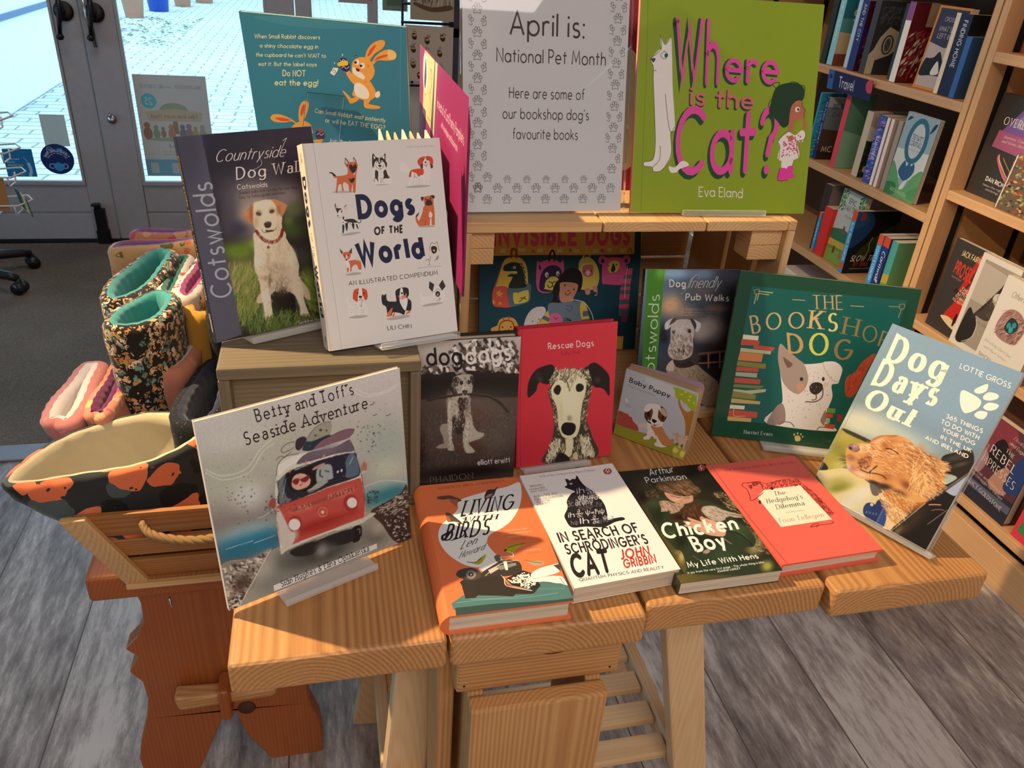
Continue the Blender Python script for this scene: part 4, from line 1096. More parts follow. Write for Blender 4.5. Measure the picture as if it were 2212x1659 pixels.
ART['chick'] = ('ffe6c4', '''R .7
G 2a2016 1c1610 6a5a28 2a2a16
b 4a3a24 .9 246,1680 384,1657 184,1515
b 15100c .9 1178,1591 1308,1569 1083,1403
b 140f0b .9 127,1459 210,1445 82,1339
b 6a5430 .9 1238,1181 1328,1166 1170,1056
b 5a4a30 .8 1148,1352 1232,1338 1117,1292
b a08850 .9 1135,402 1274,430 1054,266
b b89a48 .9 1145,557 1220,545 1089,461
b b0a040 .9 1102,87 1172,75 1051,4
b c0a058 .9 192,401 236,394 141,285
b 8a7038 .9 173,463 217,456 153,417
f a88e60;4a3c28;806a40 220 w24.8 w13.3 1196,849 1250,794 1059,1447 1251,1374 1314,923 1287,587 1234,236 1108,356 1214,823 1092,1244
f 6a5838;2a2016 100 w23.4 w10.6 292,1557 356,1492 227,1725 407,1625 352,1421 182,1463
s 2e3620 152,1339 225,1391 347,1409 432,1420 535,1287 757,1327 902,1276 1042,1164 1111,1029 1137,824 1191,680 1199,537 1137,433 1078,402 957,443 951,362 1004,275 973,90 919,-12 168,114 174,224 217,456 164,515 146,620 106,775 97,976 103,1187
b 3a4628 .8 1126,669 1225,652 1070,570
b 1f2616 .9 201,1111 296,1095 135,947
b 3a4426 .7 243,1324 325,1310 210,1242
b 1c2214 .9 593,597 743,572 546,501
b 4a5830 .8 1050,759 1159,741 1011,688
b 3a482a .7 658,333 802,308 589,201
b 46522c .6 233,786 309,773 211,735
b 1a1d12 .9 294,647 376,633 230,503
l 1f2616 w19.7 945,688 1054,615 1106,448
l 5a6a38 w8.2 951,731 1057,680 1102,554
s 5a4028 392,1587 402,1681 491,1765 633,1812 785,1816 878,1728 901,1597 936,1495 920,1443 838,1404 754,1340 698,1375 587,1407 468,1507
f 3a2616;7a5638;5a3c24;96704c 260 w97 w9.7 666,1566 723,1489 397,1600 491,1765 779,1802 901,1597 924,1470 787,1373 593,1419 456,1522
s c08a68 447,1510 508,1473 593,1419 721,1385 782,1400 740,1291 628,1259 546,1273 487,1321 444,1405
b d8a480 .6 528,1352 594,1341 512,1317
l 4a2c20 w8.3 501,1435 579,1389 615,1389
l 4a2c20 w8.3 649,1364 726,1358
l 9a6448 w8.2 605,1326 581,1292
s a88468 300,1314 344,1358 418,1345 497,1281 606,1250 516,1166 464,1126 361,1107 369,1166 263,1160 287,1229
f c09a78;8a6448;a0806a 130 w40.2 w14.1 430,1235 465,1155 323,1349 497,1281 585,1241 469,1137 276,1170
s 4a2c1a 506,1143 607,1212 734,1279 817,1265 840,1186 764,1100 795,1022 784,930 653,906 486,945 318,985 346,1051
b 1c120e .9 504,1024 663,997 480,970
f 2a1810;7a4a28;5a361e 160 w39.4 w7.9 672,1093 678,997 501,1132 792,1269 799,1118 789,976 485,980
s b89c80 774,1122 835,1174 962,1165 1049,1076 1145,1011 1215,963 1222,915 1137,917 1044,968 980,897 867,893 789,976 769,1075
f d0b898;8f745a;c0a488 220 w45.1 w9.8 930,1032 987,974 783,1121 959,1159 1105,1018 986,907 815,960
l 5a3c2a w11.7 1103,982 1161,960 1221,927
s d89c74 454,951 491,956 548,935 531,1008 563,1002 674,914 684,970 718,1006 752,970 851,895 896,785 897,707 839,630 726,649 635,697 547,788 447,861 446,895 482,900
b e8b48c .7 746,822 847,771 705,739
l a06a4c w6.6 519,980 612,890 669,835
l a06a4c w6.5 460,927 556,842 608,778
l a06a4c w5.7 705,978 762,887 803,801
e f0e0d0 493,915 515,917 486,900
s b08a78 468,424 530,453 562,438 537,402 482,387
l 9a7a68 w7.6 455,396 550,430
l b0907a w10.6 806,614 835,546 864,494
l 8a6a58 w8.2 322,379 370,284 398,186
l 15180e w12.6 448,717 580,652 801,604
n .04
/R
t fut .13 f4e8d8 "Arthur" 395,1857 755,1888 419,1995
t fut .13 f4e8d8 "Parkinson" 290,1719 862,1726 301,1830
t fut .2 fbf0dc "Chicken" 103,714 1088,715 145,945
t fut .2 fbf0dc "Boy" 377,445 815,470 387,666
t fut .16 fbf0dc "My Life With Hens" 187,212 1075,221 192,293
t fut .13 fbf0dc "'A joy from the very first page - The whole thing is bliss'" 130,120 1108,140 134,151
t fut .16 fbf0dc "JOANNA LUMLEY" 482,86 773,94 488,113
e c8432c 1153,1918 1211,1924 1128,1849
e e8dcc8 1154,1921 1176,1923 1135,1867
s 1c1412 1154,1940 1181,1967 1175,1930 1153,1876 1129,1868 1128,1900
s e8dcc8 1149,1922 1163,1926 1144,1878 1131,1880''')
ART['days'] = ('ffe9d2', '''R .65
G 8fa3ad 8798a8 5a5a2c 1f1814
b 8ba0ac 1 769,2002 2068,1895 901,754
b b5c0ba .9 537,1093 1199,1105 480,900
b d8cfae .9 195,1053 576,1114 210,866
b c8c4a8 .8 757,1048 1136,1045 750,911
b c8b878 .9 -73,898 62,918 -63,829
s a8983c 19,884 162,909 330,899 431,904 493,756 270,460 177,358 -4,268 -8,456 -11,680
b b8a04c .8 111,820 220,841 122,752
b 8a8038 .8 101,628 200,645 112,534
b 5a5224 .8 249,548 342,551 260,480
s 3a3420 17,889 162,909 417,909 414,871 257,860 92,860
s 2a2418 -6,381 82,354 92,310 -4,268
b c0b060 .9 205,424 298,451 225,360
s d8c488 -13,199 92,310 321,452 564,432 689,408 872,397 1148,56 771,-27 372,23
b a89a4c .9 303,231 458,321 332,148
b 8a8434 .9 332,173 459,273 343,105
b d8ccb0 .95 545,102 701,294 633,21
b e0d4b8 .9 622,271 720,390 685,212
b c8bca0 .8 682,14 770,21 665,-45
s 6a5f58 626,444 688,456 829,395 813,337 727,310
s 2a2018 1232,1072 1307,1204 1474,1329 1578,1109 1468,866 1404,795
b 4a4038 .8 1367,1180 1464,1279 1380,1132
b 5a4c40 .7 1443,1122 1510,1182 1448,1091
s a8b09c 1317,915 1367,955 1479,963 1407,830 1344,839
s 2b3a66 715,84 717,171 784,217 835,182 842,102 770,21
e c8c0b8 781,191 800,197 787,171
s 26345c 774,11 809,166 826,291 905,285 1020,10 926,-2
s 34467a 926,22 914,267 957,269 1008,122 1020,10
l 5a6a90 w12 930,13 923,272
s e8c090 796,327 846,405 959,353 1083,405 1204,328 1187,235 1094,34 999,140 979,247 901,294
s c87838 837,423 1016,542 1222,548 1342,551 1229,320 1069,326 934,338
s 1e1612 1110,2 1326,542 1578,1109 1603,1057 1581,505 1554,7 1345,-4
b 3a2a1c .9 1282,318 1365,462 1341,216
b 4a3420 .8 1228,108 1286,203 1267,51
b 7a6a50 .7 1185,45 1215,135 1211,14
s a8a8b8 1443,795 1557,1042 1572,849 1549,757 1440,760
l c8b8a8 w6.8 1116,0 1233,311 1311,521
l 8a8078 w7.4 1324,546 1442,817 1578,1109
l 4a3c34 w13 1315,523 1451,800 1574,1085
l b09a88 w4.7 1441,303 1552,567
l c89068 w13.1 1355,525 1416,563 1464,586
l a87048 w7.5 1408,477 1465,524 1522,548
s dc9858 225,584 205,635 194,704 249,782 320,827 418,861 458,919 501,1014 590,1079 690,1120 817,1123 920,1084 1001,1047 1115,1064 1232,1072 1313,1026 1349,910 1404,795 1327,646 1306,541 1164,454 1011,444 854,433 736,448 626,444 478,419 354,434 298,476
s b86a34 423,876 426,938 487,1019 599,1084 682,1115 568,1013 498,928
b f4cc98 .9 392,798 482,871 416,751
b f0c490 .9 511,766 569,786 530,704
b f0c48c .8 515,961 593,1051 543,928
b c87840 .8 643,994 725,1050 662,933
b e0a060 .8 777,1030 849,1058 805,951
b b86a38 .8 606,914 644,947 643,839
b d88c50 .7 741,774 851,835 769,694
b c87c44 .8 898,673 998,708 931,586
b b4683a .8 781,582 858,602 800,521
b b46c3c .9 1147,955 1275,982 1168,828
b c47c44 .9 980,1024 1051,1028 992,914
b e0a868 .7 1247,874 1318,892 1259,766
b 7a3e20 .8 1035,611 1122,604 1041,556
b 3a2418 .95 814,470 908,501 824,428
b 2a1a12 .9 688,456 771,468 689,432
b 5a3420 .8 993,481 1088,502 1002,439
b b08078 .9 371,493 431,514 391,455
b d8b0a0 .8 316,486 343,502 335,448
b e8c8a8 .8 500,468 585,481 505,435
b c07850 .9 442,631 513,671 461,568
b a86040 .8 481,713 516,733 500,675
b 8a5a48 .7 295,598 355,619 314,560
f c8783c;f0c890;a85c2c 340 w60.8 w5.1 687,849 791,859 323,822 568,1013 817,1123 989,1029 945,794 823,606 595,643 402,755
f e0a060;b86a34;f4cc94;8a4a24 600 w115.2 w5.8 1160,842 1249,825 849,1058 1115,1064 1313,1026 1404,795 1313,569 1126,595 979,790
f f0c080;c07838;e8b070 120 w164.4 w7.7 1117,746 1137,641 976,905 1075,914 1273,694 1200,593 1059,626
f d89850;f4d4a0;b06a34 260 w68.9 w5.9 1051,303 1136,261 801,318 921,473 1204,479 1204,328 1134,83 1033,137
f 6a3820;c07850;3a2014 160 w18.8 w5.2 482,624 550,601 378,619 503,737 558,671 543,566 426,524
l 3a2216 w12.3 462,520 562,528 637,559 737,580 790,563
l 2a1812 w14.4 571,533 621,658 596,596
l 3a2014 w12.1 621,905 667,923 724,919 780,914
l f0c8a0 w6.1 639,890 685,909 739,909
s 9a7064 194,704 198,743 249,782 300,785 343,747 325,701 277,681 228,685
b c0a098 .8 273,758 305,764 281,732
e 2a1a14 234,707 256,700 227,694
l 4a2c20 w6.4 306,693 336,725 340,752
l 8a5a40 w6.4 234,589 266,632 304,628
l e8d8b8 w3.2 244,558 169,541 136,510
l e8d8b8 w3.2 259,529 199,483 185,438
l e8d8b8 w3.2 283,505 242,445 234,390
l e8d8b8 w3.1 533,585 589,495 609,434
l e8d8b8 w3.1 555,609 632,568
l e8d8b8 w3.1 587,591 634,473
f f0c890;c88048 60 w93.9 w3.8 1304,1015 1389,1041 1232,1072 1320,1053 1354,981 1308,955
n .02
/R
l 7d8f99 w4.9 80,2380 14,278
t didone .32 fff0cc "Dog" 104,1917 857,1939 88,2235
t didone .32 fff0cc "Days" 85,1580 913,1629 82,1885
t didone .32 fff0cc "Out" 111,1275 794,1268 133,1520
t gill .14 fdecd0 "LOTTIE GROSS" 931,2153 1513,2147 925,2213
t gill .17 fdecd0 "365 THINGS" 1057,1552 1487,1558 1049,1599
t gill .17 fdecd0 "TO DO WITH" 1036,1469 1486,1470 1029,1517
t gill .17 fdecd0 "YOUR DOG" 1096,1391 1480,1392 1086,1435
t gill .17 fdecd0 "IN THE UK" 1115,1303 1485,1299 1106,1345
t gill .17 fdecd0 "AND IRELAND" 964,1220 1481,1221 958,1261
s fdecd0 1072,1912 1117,1934 1279,1911 1325,1858 1302,1771 1220,1692 1145,1744 1093,1833
s fdecd0 1192,1982 1221,2034 1286,2101 1310,2026 1264,1966 1215,1955
s fdecd0 1308,1962 1344,2022 1432,2034 1451,1994 1394,1937 1327,1922
s fdecd0 1360,1851 1395,1912 1492,1928 1488,1869 1435,1826 1380,1823
s fdecd0 1317,1729 1350,1783 1428,1797 1430,1724 1390,1696 1335,1700
t helv .1 8a98b8 "A W A Y" 760,57 894,97 751,90''')
ART['bookshop'] = ('c8ae98', '''base 123a24
p 0f4c3e 184,2223 2254,2249 2227,1990 2307,340 188,243
l 8a7a3a w10 224,2172 291,2188 291,2132 243,2121 224,2172
l b89a5c w12.1 258,1983 264,2119
l b89a5c w12.1 288,2039 292,2126
l b89a5c w12 286,2162 476,2159
l b89a5c w10 292,2130 432,2127
l 8a6a3a w9.8 2171,2189 2228,2195 2233,2135 2179,2133 2171,2189
l 8a6a3a w11.8 2036,2143 2170,2152
l 8a6a3a w11.8 2204,2131 2194,2007
p cdb48a 188,1533 401,1537 403,1473 189,1469
p b2402e 179,1468 428,1469 426,1401 178,1382
p b2402e 354,1403 644,1401 634,1344 364,1350
p a89868 186,1340 610,1341 609,1294 187,1286
p bc6a38 188,1282 509,1286 504,1168 177,1159
p 7a6a2c 176,1144 575,1149 578,1077 175,1078
p b2402e 179,1063 487,1073 486,1018 181,998
p 9a8c68 180,980 480,1000 481,934 185,926
p b2402e 182,897 543,911 539,844 187,822
p 6a6a34 185,800 615,825 552,773 185,760
p a89868 191,728 374,728 643,784 641,740 386,663 193,694
p 7a6c34 188,698 518,680 521,606 188,600
p b88a4a 187,586 597,589 595,544 192,520
p cdb48a 187,488 395,496 394,440 187,429
p b2402e 183,413 585,426 591,336 188,300
p b88a4a 181,306 521,320 521,264 188,243
l b89a5c w8.6 252,478 267,333 423,342
s e8d2ba 884,715 787,1055 731,1244 710,1456 796,1380 989,1275 1083,1211 1298,1248 1392,1281 1528,1211 1612,1004 1522,950 1568,780 1539,576 1531,418 1706,272 750,271 830,507 894,605
s 9a7a64 787,1055 717,1263 710,1460 826,1384 989,1275 1095,1201 1183,1017 1173,862 1090,763 957,813 856,910
s 6a4a3a 786,1272 876,1229 936,1182 875,1131
s b87a54 1045,890 1118,932 1163,861 1104,798
s d8a080 1409,957 1454,985 1475,933 1430,905
s 8a6a58 750,271 826,529 907,595 975,458 974,300
s 8a6a58 1481,457 1519,574 1544,352 1485,390
s e8d2ba 1338,1252 1490,1293 1606,1221 1619,1114 1594,991 1509,1013 1427,1112
l b89878 w12.4 1338,1252 1399,1152 1504,1035 1602,1003
e 33241e 1097,988 1121,991 1103,959
e 33241e 1391,1025 1410,1027 1397,995
s 33241e 1229,891 1258,949 1335,970 1403,935 1401,847 1332,783 1254,817
l 4a342a w14.7 1412,892 1429,762 1353,681 1223,665
l 4a342a w12.6 1342,784 1350,719 1298,701
f 8a7260;a89078 70 w29.4 w10.5 1258,762 1322,548 930,743 1074,1155 1478,1162 1556,690 1470,410 1038,399
l 6a5448 w12.9 927,271 970,322 1073,325 1137,265
l 6a5448 w12.8 1459,262 1491,311 1594,314
s a83a20 2011,1473 1862,1338 1796,1179 1697,1080 1718,887 1776,806 1866,861 1938,1175
f 8a2a18;c05030 40 w82.4 w10.3 1834,1124 1801,902 1965,1414 1732,1106 1767,849 1869,1123
p 6a7a30 1532,609 1650,613 1653,542 1537,536
p b2402e 1529,526 1631,530 1633,472 1531,468
p 8a9a68 1543,460 1604,461 1610,384 1546,393
p b2402e 1551,371 1695,372 1689,304 1553,308
p 8a2a20 1692,529 1763,534 1766,426 1703,430
t serif .12 b8894c "THE" 1045,1996 1472,2036 997,2184
l b8894c w10 757,2095 924,2104
l b8894c w9.9 1537,2097 1709,2104
t serif .15 c0905a "B" 306,1557 448,1612 223,1791
t serif .15 c0905a "O" 485,1631 707,1685 436,1857
t serif .15 c0905a "O" 776,1693 1011,1720 733,1912
t serif .15 c8985c "K" 1050,1725 1258,1732 1029,1977
t serif .17 e8b060 "S" 1292,1715 1458,1730 1261,1958
t serif .13 8a6434 "H" 1504,1698 1737,1679 1503,1938
t serif .13 8a6434 "O" 1774,1646 1991,1608 1775,1865
t serif .13 8a6434 "P" 2005,1589 2173,1545 2026,1801
t serif .2 b88448 "D" 836,1353 1083,1361 765,1611
t serif .2 c0b040 "O" 1125,1351 1411,1386 1072,1647
t serif .2 8a6434 "G" 1462,1332 1738,1355 1434,1605
t serif .12 c8b898 "Harriet Evans" 453,76 867,92 448,131
t serif .08 5a5a3c "Claire Powell" 1567,94 1949,100 1562,146
s b8924c 1172,121 1213,145 1255,121 1259,69 1199,56
e b8924c 1159,152 1172,153 1162,136
e b8924c 1203,176 1215,177 1206,160
e b8924c 1250,168 1262,170 1253,153
e b8924c 1283,136 1293,138 1286,121''')
ART['pub'] = ('bea494', '''R .75
G 6a7a88 2a2428 1a1412 1a1210
b 8a98a8 .9 424,2030 700,2032 433,1942
b 6a7480 .8 886,2021 1099,2022 898,1920
b 3a3438 .8 1224,1985 1426,1986 1248,1793
b 5a4a48 .8 912,1792 1180,1793 930,1638
b c08a60 .95 433,1561 631,1561 451,1381
b a07860 .8 683,1458 870,1457 694,1354
b 6a4c40 .8 1147,1509 1351,1508 1157,1431
b 8f7466 .95 1059,1221 1333,1219 1084,1009
b 9a8070 .7 919,1143 1069,1142 934,1010
b 3a2018 .95 1147,941 1393,952 1152,901
b 1c1210 .9 1174,712 1396,709 1193,549
b 2a2018 .9 1303,327 1444,324 1337,48
b 14141c 1 361,1081 454,1080 380,883
b 22304a .8 375,936 442,935 383,857
l 6a4030 w32.7 941,823 1350,859
l 8a5a40 w19.2 958,675 1328,696
l 8a5a40 w21.9 1092,821 1118,604
l 8a5a40 w21.9 1270,833 1298,602
p 140c0a 986,789 1075,795 1080,693 994,694
p 140c0a 1129,805 1246,806 1251,704 1137,699
s 8a6a52 470,655 544,721 659,666 905,662 1024,579 1175,467 1298,368 1320,188 1301,-8 1118,-3 901,197 542,478 451,575
s b08e78 456,588 469,668 550,734 572,586 534,560
s 2a1c18 548,748 698,679 882,743 905,662 774,610 608,626
s 3a2e28 826,878 914,823 951,742 906,648 814,744
s ab8f80 463,1198 473,1290 535,1341 640,1354 749,1341 803,1275 831,1143 822,1038 841,931 821,798 692,732 542,748 467,816 451,909 474,1014 470,1120
s 8f6a52 461,882 520,828 569,747 691,746 829,851 819,945 685,933 552,908
s b8a094 372,1303 465,1368 511,1374 499,1303 428,1212 375,1206
s 4a3830 467,1355 517,1380 525,1328 436,1264
s b8a094 754,1354 829,1340 916,1288 917,1222 877,1156 830,1209
s 3a2c26 747,1354 794,1353 850,1275 845,1196 798,1262
s 3a2a24 484,1185 530,1191 528,1146 496,1133
s 2a1c18 709,1210 771,1196 777,1144 722,1157
s 1c1210 555,881 635,894 718,873 718,812 645,793 574,828
f c0a490;8f7462;6a4c3a 360 w40.2 w9.4 650,940 705,806 491,1120 800,1117 833,945 756,772 553,774 472,909
f c4ac9c;a08878 120 w21.2 w6.6 639,1239 680,1108 473,1290 642,1341 796,1275 797,1144 488,1146
f a07a60;6a4a36;8a664e 240 w41.4 w8.3 960,361 1059,221 534,560 908,635 1275,327 1196,51 898,225
p 3f6a1c 21,2112 285,2098 300,597 103,-60
b 6a9a30 .8 228,2041 306,2042 238,1941
b 2f5218 .8 141,1018 247,1017 177,619
n .03
/R
t helv .09 a8b884 "Cotswolds" 270,320 243,1727 110,324
t helv .2 1a1412 "Dog" 387,1831 643,1826 375,1927
t helv .2 efe4da "Dog" 378,1837 634,1832 366,1933
t script .1 a8988c "friendly" 651,1817 1150,1825 659,1981
l a8988c w5.2 561,1727 645,1804 691,1931 744,1995 788,2010 816,1995
l a8988c w5.2 441,1670 476,1657 507,1676
t helv .17 1a1412 "Pub" 645,1629 888,1634 643,1725
t helv .17 b8b890 "Pub" 639,1636 882,1641 637,1731
t helv .17 1a1412 "Walks" 943,1623 1328,1617 940,1715
t helv .17 d0bcae "Walks" 936,1629 1322,1623 934,1722
t helv .1 3a2620 "Cotswolds" 635,1525 946,1519 633,1567
t helv .12 2a1812 "Great pubs that welcome dogs" 631,1468 1154,1457 631,1494
t helv .12 2a1812 "Walks with easy to follow maps" 632,1427 1145,1418 632,1453
t helv .12 2a1812 "No stiles for your dog" 633,1385 990,1376 633,1411''')
ART['puppy'] = ('d8ccbc', '''base b4b4b0
s c4c0ba 351,1023 1027,996 1043,932 653,869 371,921
s a8463a -22,355 36,387 99,380 139,385 175,358 216,353 245,303 301,274 340,227 338,180 166,167 -11,149
f e8a890 30 w4 w9.1 123,261 158,243 14,327 112,364 305,254 165,177 16,181
s 8f8a2a -17,157 166,167 349,179 476,190 612,187 758,168 888,205 1096,228 1103,49 1071,-7 -7,-13
s a8a040 898,159 1096,228 1102,90 1079,-3 938,-19
s a8702c 817,871 833,877 854,821 903,757 969,727 1018,764 1026,803 1082,806 1096,442 1098,219 1050,197 1008,453 966,597 912,679 838,779
l 8a5a20 w4.3 977,694 1037,513 1071,257
l 8a5a20 w3.4 1027,695 1062,476
s 9aa81e 705,1007 791,1021 876,1015 1035,999 1061,939 1073,776 1022,783 976,802 943,835 901,838 860,868 791,871 758,905 749,964
e c0c84a 846,948 866,952 849,935
e c0c84a 889,997 909,999 891,987
e c0c84a 967,960 985,971 972,947
e c0c84a 961,899 976,907 967,884
e c0c84a 1036,886 1046,894 1042,869
s c8bcb0 347,271 363,319 408,337 448,333 472,261 421,271 394,255 366,248
s ddd0c4 452,364 520,361 593,281 626,213 618,158 564,187 529,120 455,93 444,125 481,162 482,234
s c07a48 515,339 666,381 749,296 836,233 886,214 812,131 715,149 628,204 577,264
s c07a48 820,225 865,265 888,245 855,190
s ddd0c4 623,227 673,172 740,119 798,114 731,73 637,63 621,97 643,128
e 4a2e1c 549,521 709,525 520,361
s e0d4c6 470,656 548,684 598,664 606,581 585,506 630,465 681,446 665,390 598,348 541,350 495,391 453,405 487,527
s ece0d2 368,550 391,627 459,666 478,639 460,565 412,518 378,520
s c8a080 597,626 635,659 678,628 708,572 678,542 627,570
s 6a4020 455,495 474,590 503,542 491,410 437,439
s 6a4020 580,619 616,576 689,536 668,460 622,462 585,525
e 2a1810 452,489 468,500 464,449
e 2a1810 657,514 672,520 664,478
s 1f1512 510,432 530,450 584,442 583,422 556,396 526,404
l 3a2418 w5.6 560,398 565,375 593,376 633,407
s a84a38 537,369 566,370 594,371 569,351
s c89468 865,350 1084,350 1081,325 870,327
p c89468 892,307 902,380 921,397 945,250 915,247
p d8a880 961,317 983,375 996,376 996,163 964,168
p d8a880 1021,323 1032,386 1062,389 1057,170 1029,177
p 4a6a20 911,185 935,236 953,234 945,190
p 4a6a20 988,199 1006,237 1024,235 1018,183
s d8c84a 894,96 911,144 945,150 978,124 962,76 919,66
e f0e090 937,107 949,113 940,94
s e8d84a 1005,85 1021,134 1063,143 1090,105 1066,53 1024,43
e f8f0a0 1046,94 1058,100 1049,81
s e0d8c8 68,590 84,616 115,557 91,549
l 8a8068 w5.9 84,496 115,527 169,507 141,492 100,497
t fut .17 1a1614 "Baby Puppy" 71,867 698,843 74,933
t fut .08 5a5048 "Finger Puppet Book" 65,803 483,787 66,827
t fut .06 5a5020 "Illustrated by Yu-Hsuan Huang" 322,19 802,27 322,46''')
ART['wcat'] = ('d0bea6', '''base 7f8a16
l 6d7712 w8.7 88,2595 113,1980 121,949 141,1
s d8ccbc 275,2190 350,2083 420,2168 450,1957 482,1589 539,1173 543,1046 491,1012 521,746 458,615 369,527 287,526 260,579 154,588 151,642 266,676 290,848 264,1164 219,1619 200,1823 169,1892 264,2008 297,2030
l 2a2a18 w6.6 275,2190 297,2020 168,1902 208,1803 219,1619 266,1164 290,848 266,676 151,642 154,592 260,579 287,526 381,532 458,615 519,767 492,1002
l 2a2a18 w6.4 280,2180 351,2077 420,2174
l 2a2a18 w6.7 389,1486 445,1170 498,1013 540,1088
l 2a2a18 w6.5 210,1766 249,1764
l 2a2a18 w6.7 361,849 360,678 272,580
s 1a4a3a 168,1902 231,1910 205,1860
e d8ccbc 347,1956 393,1958 350,1907
l 2a2a18 w6.5 344,2002 393,1958 350,1907 297,1949 344,2002
e 1a4a3a 370,1949 393,1950 372,1923
t hand .16 143d1e "Wh" 457,1625 1107,1646 431,2349
t hand .19 143d1e "ere" 1152,1684 1943,1653 1130,2084
t hand .12 d0407a "Wh" 506,1652 1118,1668 479,2378
t hand .14 d0407a "ere" 1186,1702 1971,1672 1165,2100
t hand .19 143d1e "is the" 718,1368 1622,1319 710,1577
t hand .14 c85a58 "is the" 736,1382 1645,1341 727,1593
t hand .18 143d1e "Cat?" 551,465 2024,544 534,1246
t hand .13 d0407a "Cat?" 585,498 2046,582 567,1279
s d8ccbc 495,594 579,585 669,663 742,653 769,610 652,565 607,520 524,519
t hand .1 e4d6bc "Eva Eland" 943,217 1584,207 934,338
s 123018 1973,1650 2119,1689 2272,1673 2346,1579 2320,1470 2210,1433 2168,1355 2161,1180 2079,1123 1968,1218 1859,1301 1871,1431 1906,1583
l 123018 w9.2 1928,1606 1872,1668 1970,1682 1951,1628
l 123018 w9.3 2098,1655 2143,1700 2245,1683 2200,1638
l 123018 w9.3 2273,1663 2338,1644 2338,1535
l 123018 w9.3 1867,1474 1838,1387 1905,1346
l 123018 w9.3 1943,1217 1891,1237 1909,1303
s a85c3c 2176,1399 2244,1467 2321,1459 2342,1383 2372,1340 2370,1252 2247,1205 2224,1072 2160,1070 2159,1202 2160,1311
e e8dccc 2264,1359 2298,1364 2267,1326
e 1a1a14 2274,1359 2289,1359 2276,1341
l 2a1a14 w7.1 2322,1448 2333,1394 2379,1352 2367,1318 2375,1253
s e6c8b4 2160,1070 2267,1029 2361,1098 2420,1033 2379,943 2302,941 2350,741 2059,701 2055,868 2022,934 2066,1001
f c84a6a 60 w33.3 w31 2252,928 2328,707 2089,1024 2269,1007 2366,1054 2376,965 2319,785 2094,735
l 2a1a14 w7.1 2059,701 2057,890 2022,934 2078,1013 2160,1074
l 2a1a14 w7.2 2348,752 2297,941 2401,977 2423,1055
s a85c3c 2369,1142 2382,1253 2420,1144 2400,1099
s a85c3c 2167,1004 2228,1028 2247,973 2186,949
s e8dccc 2110,702 2199,711 2197,603 2113,601
s e8dccc 2211,715 2274,728 2254,626 2203,625
s d0307a 2084,590 2191,591 2200,501 2227,445 2068,443
s d0307a 2196,614 2285,627 2282,537 2330,492 2211,479
l 2a1a14 w7.2 2088,596 2073,443 2214,445''')
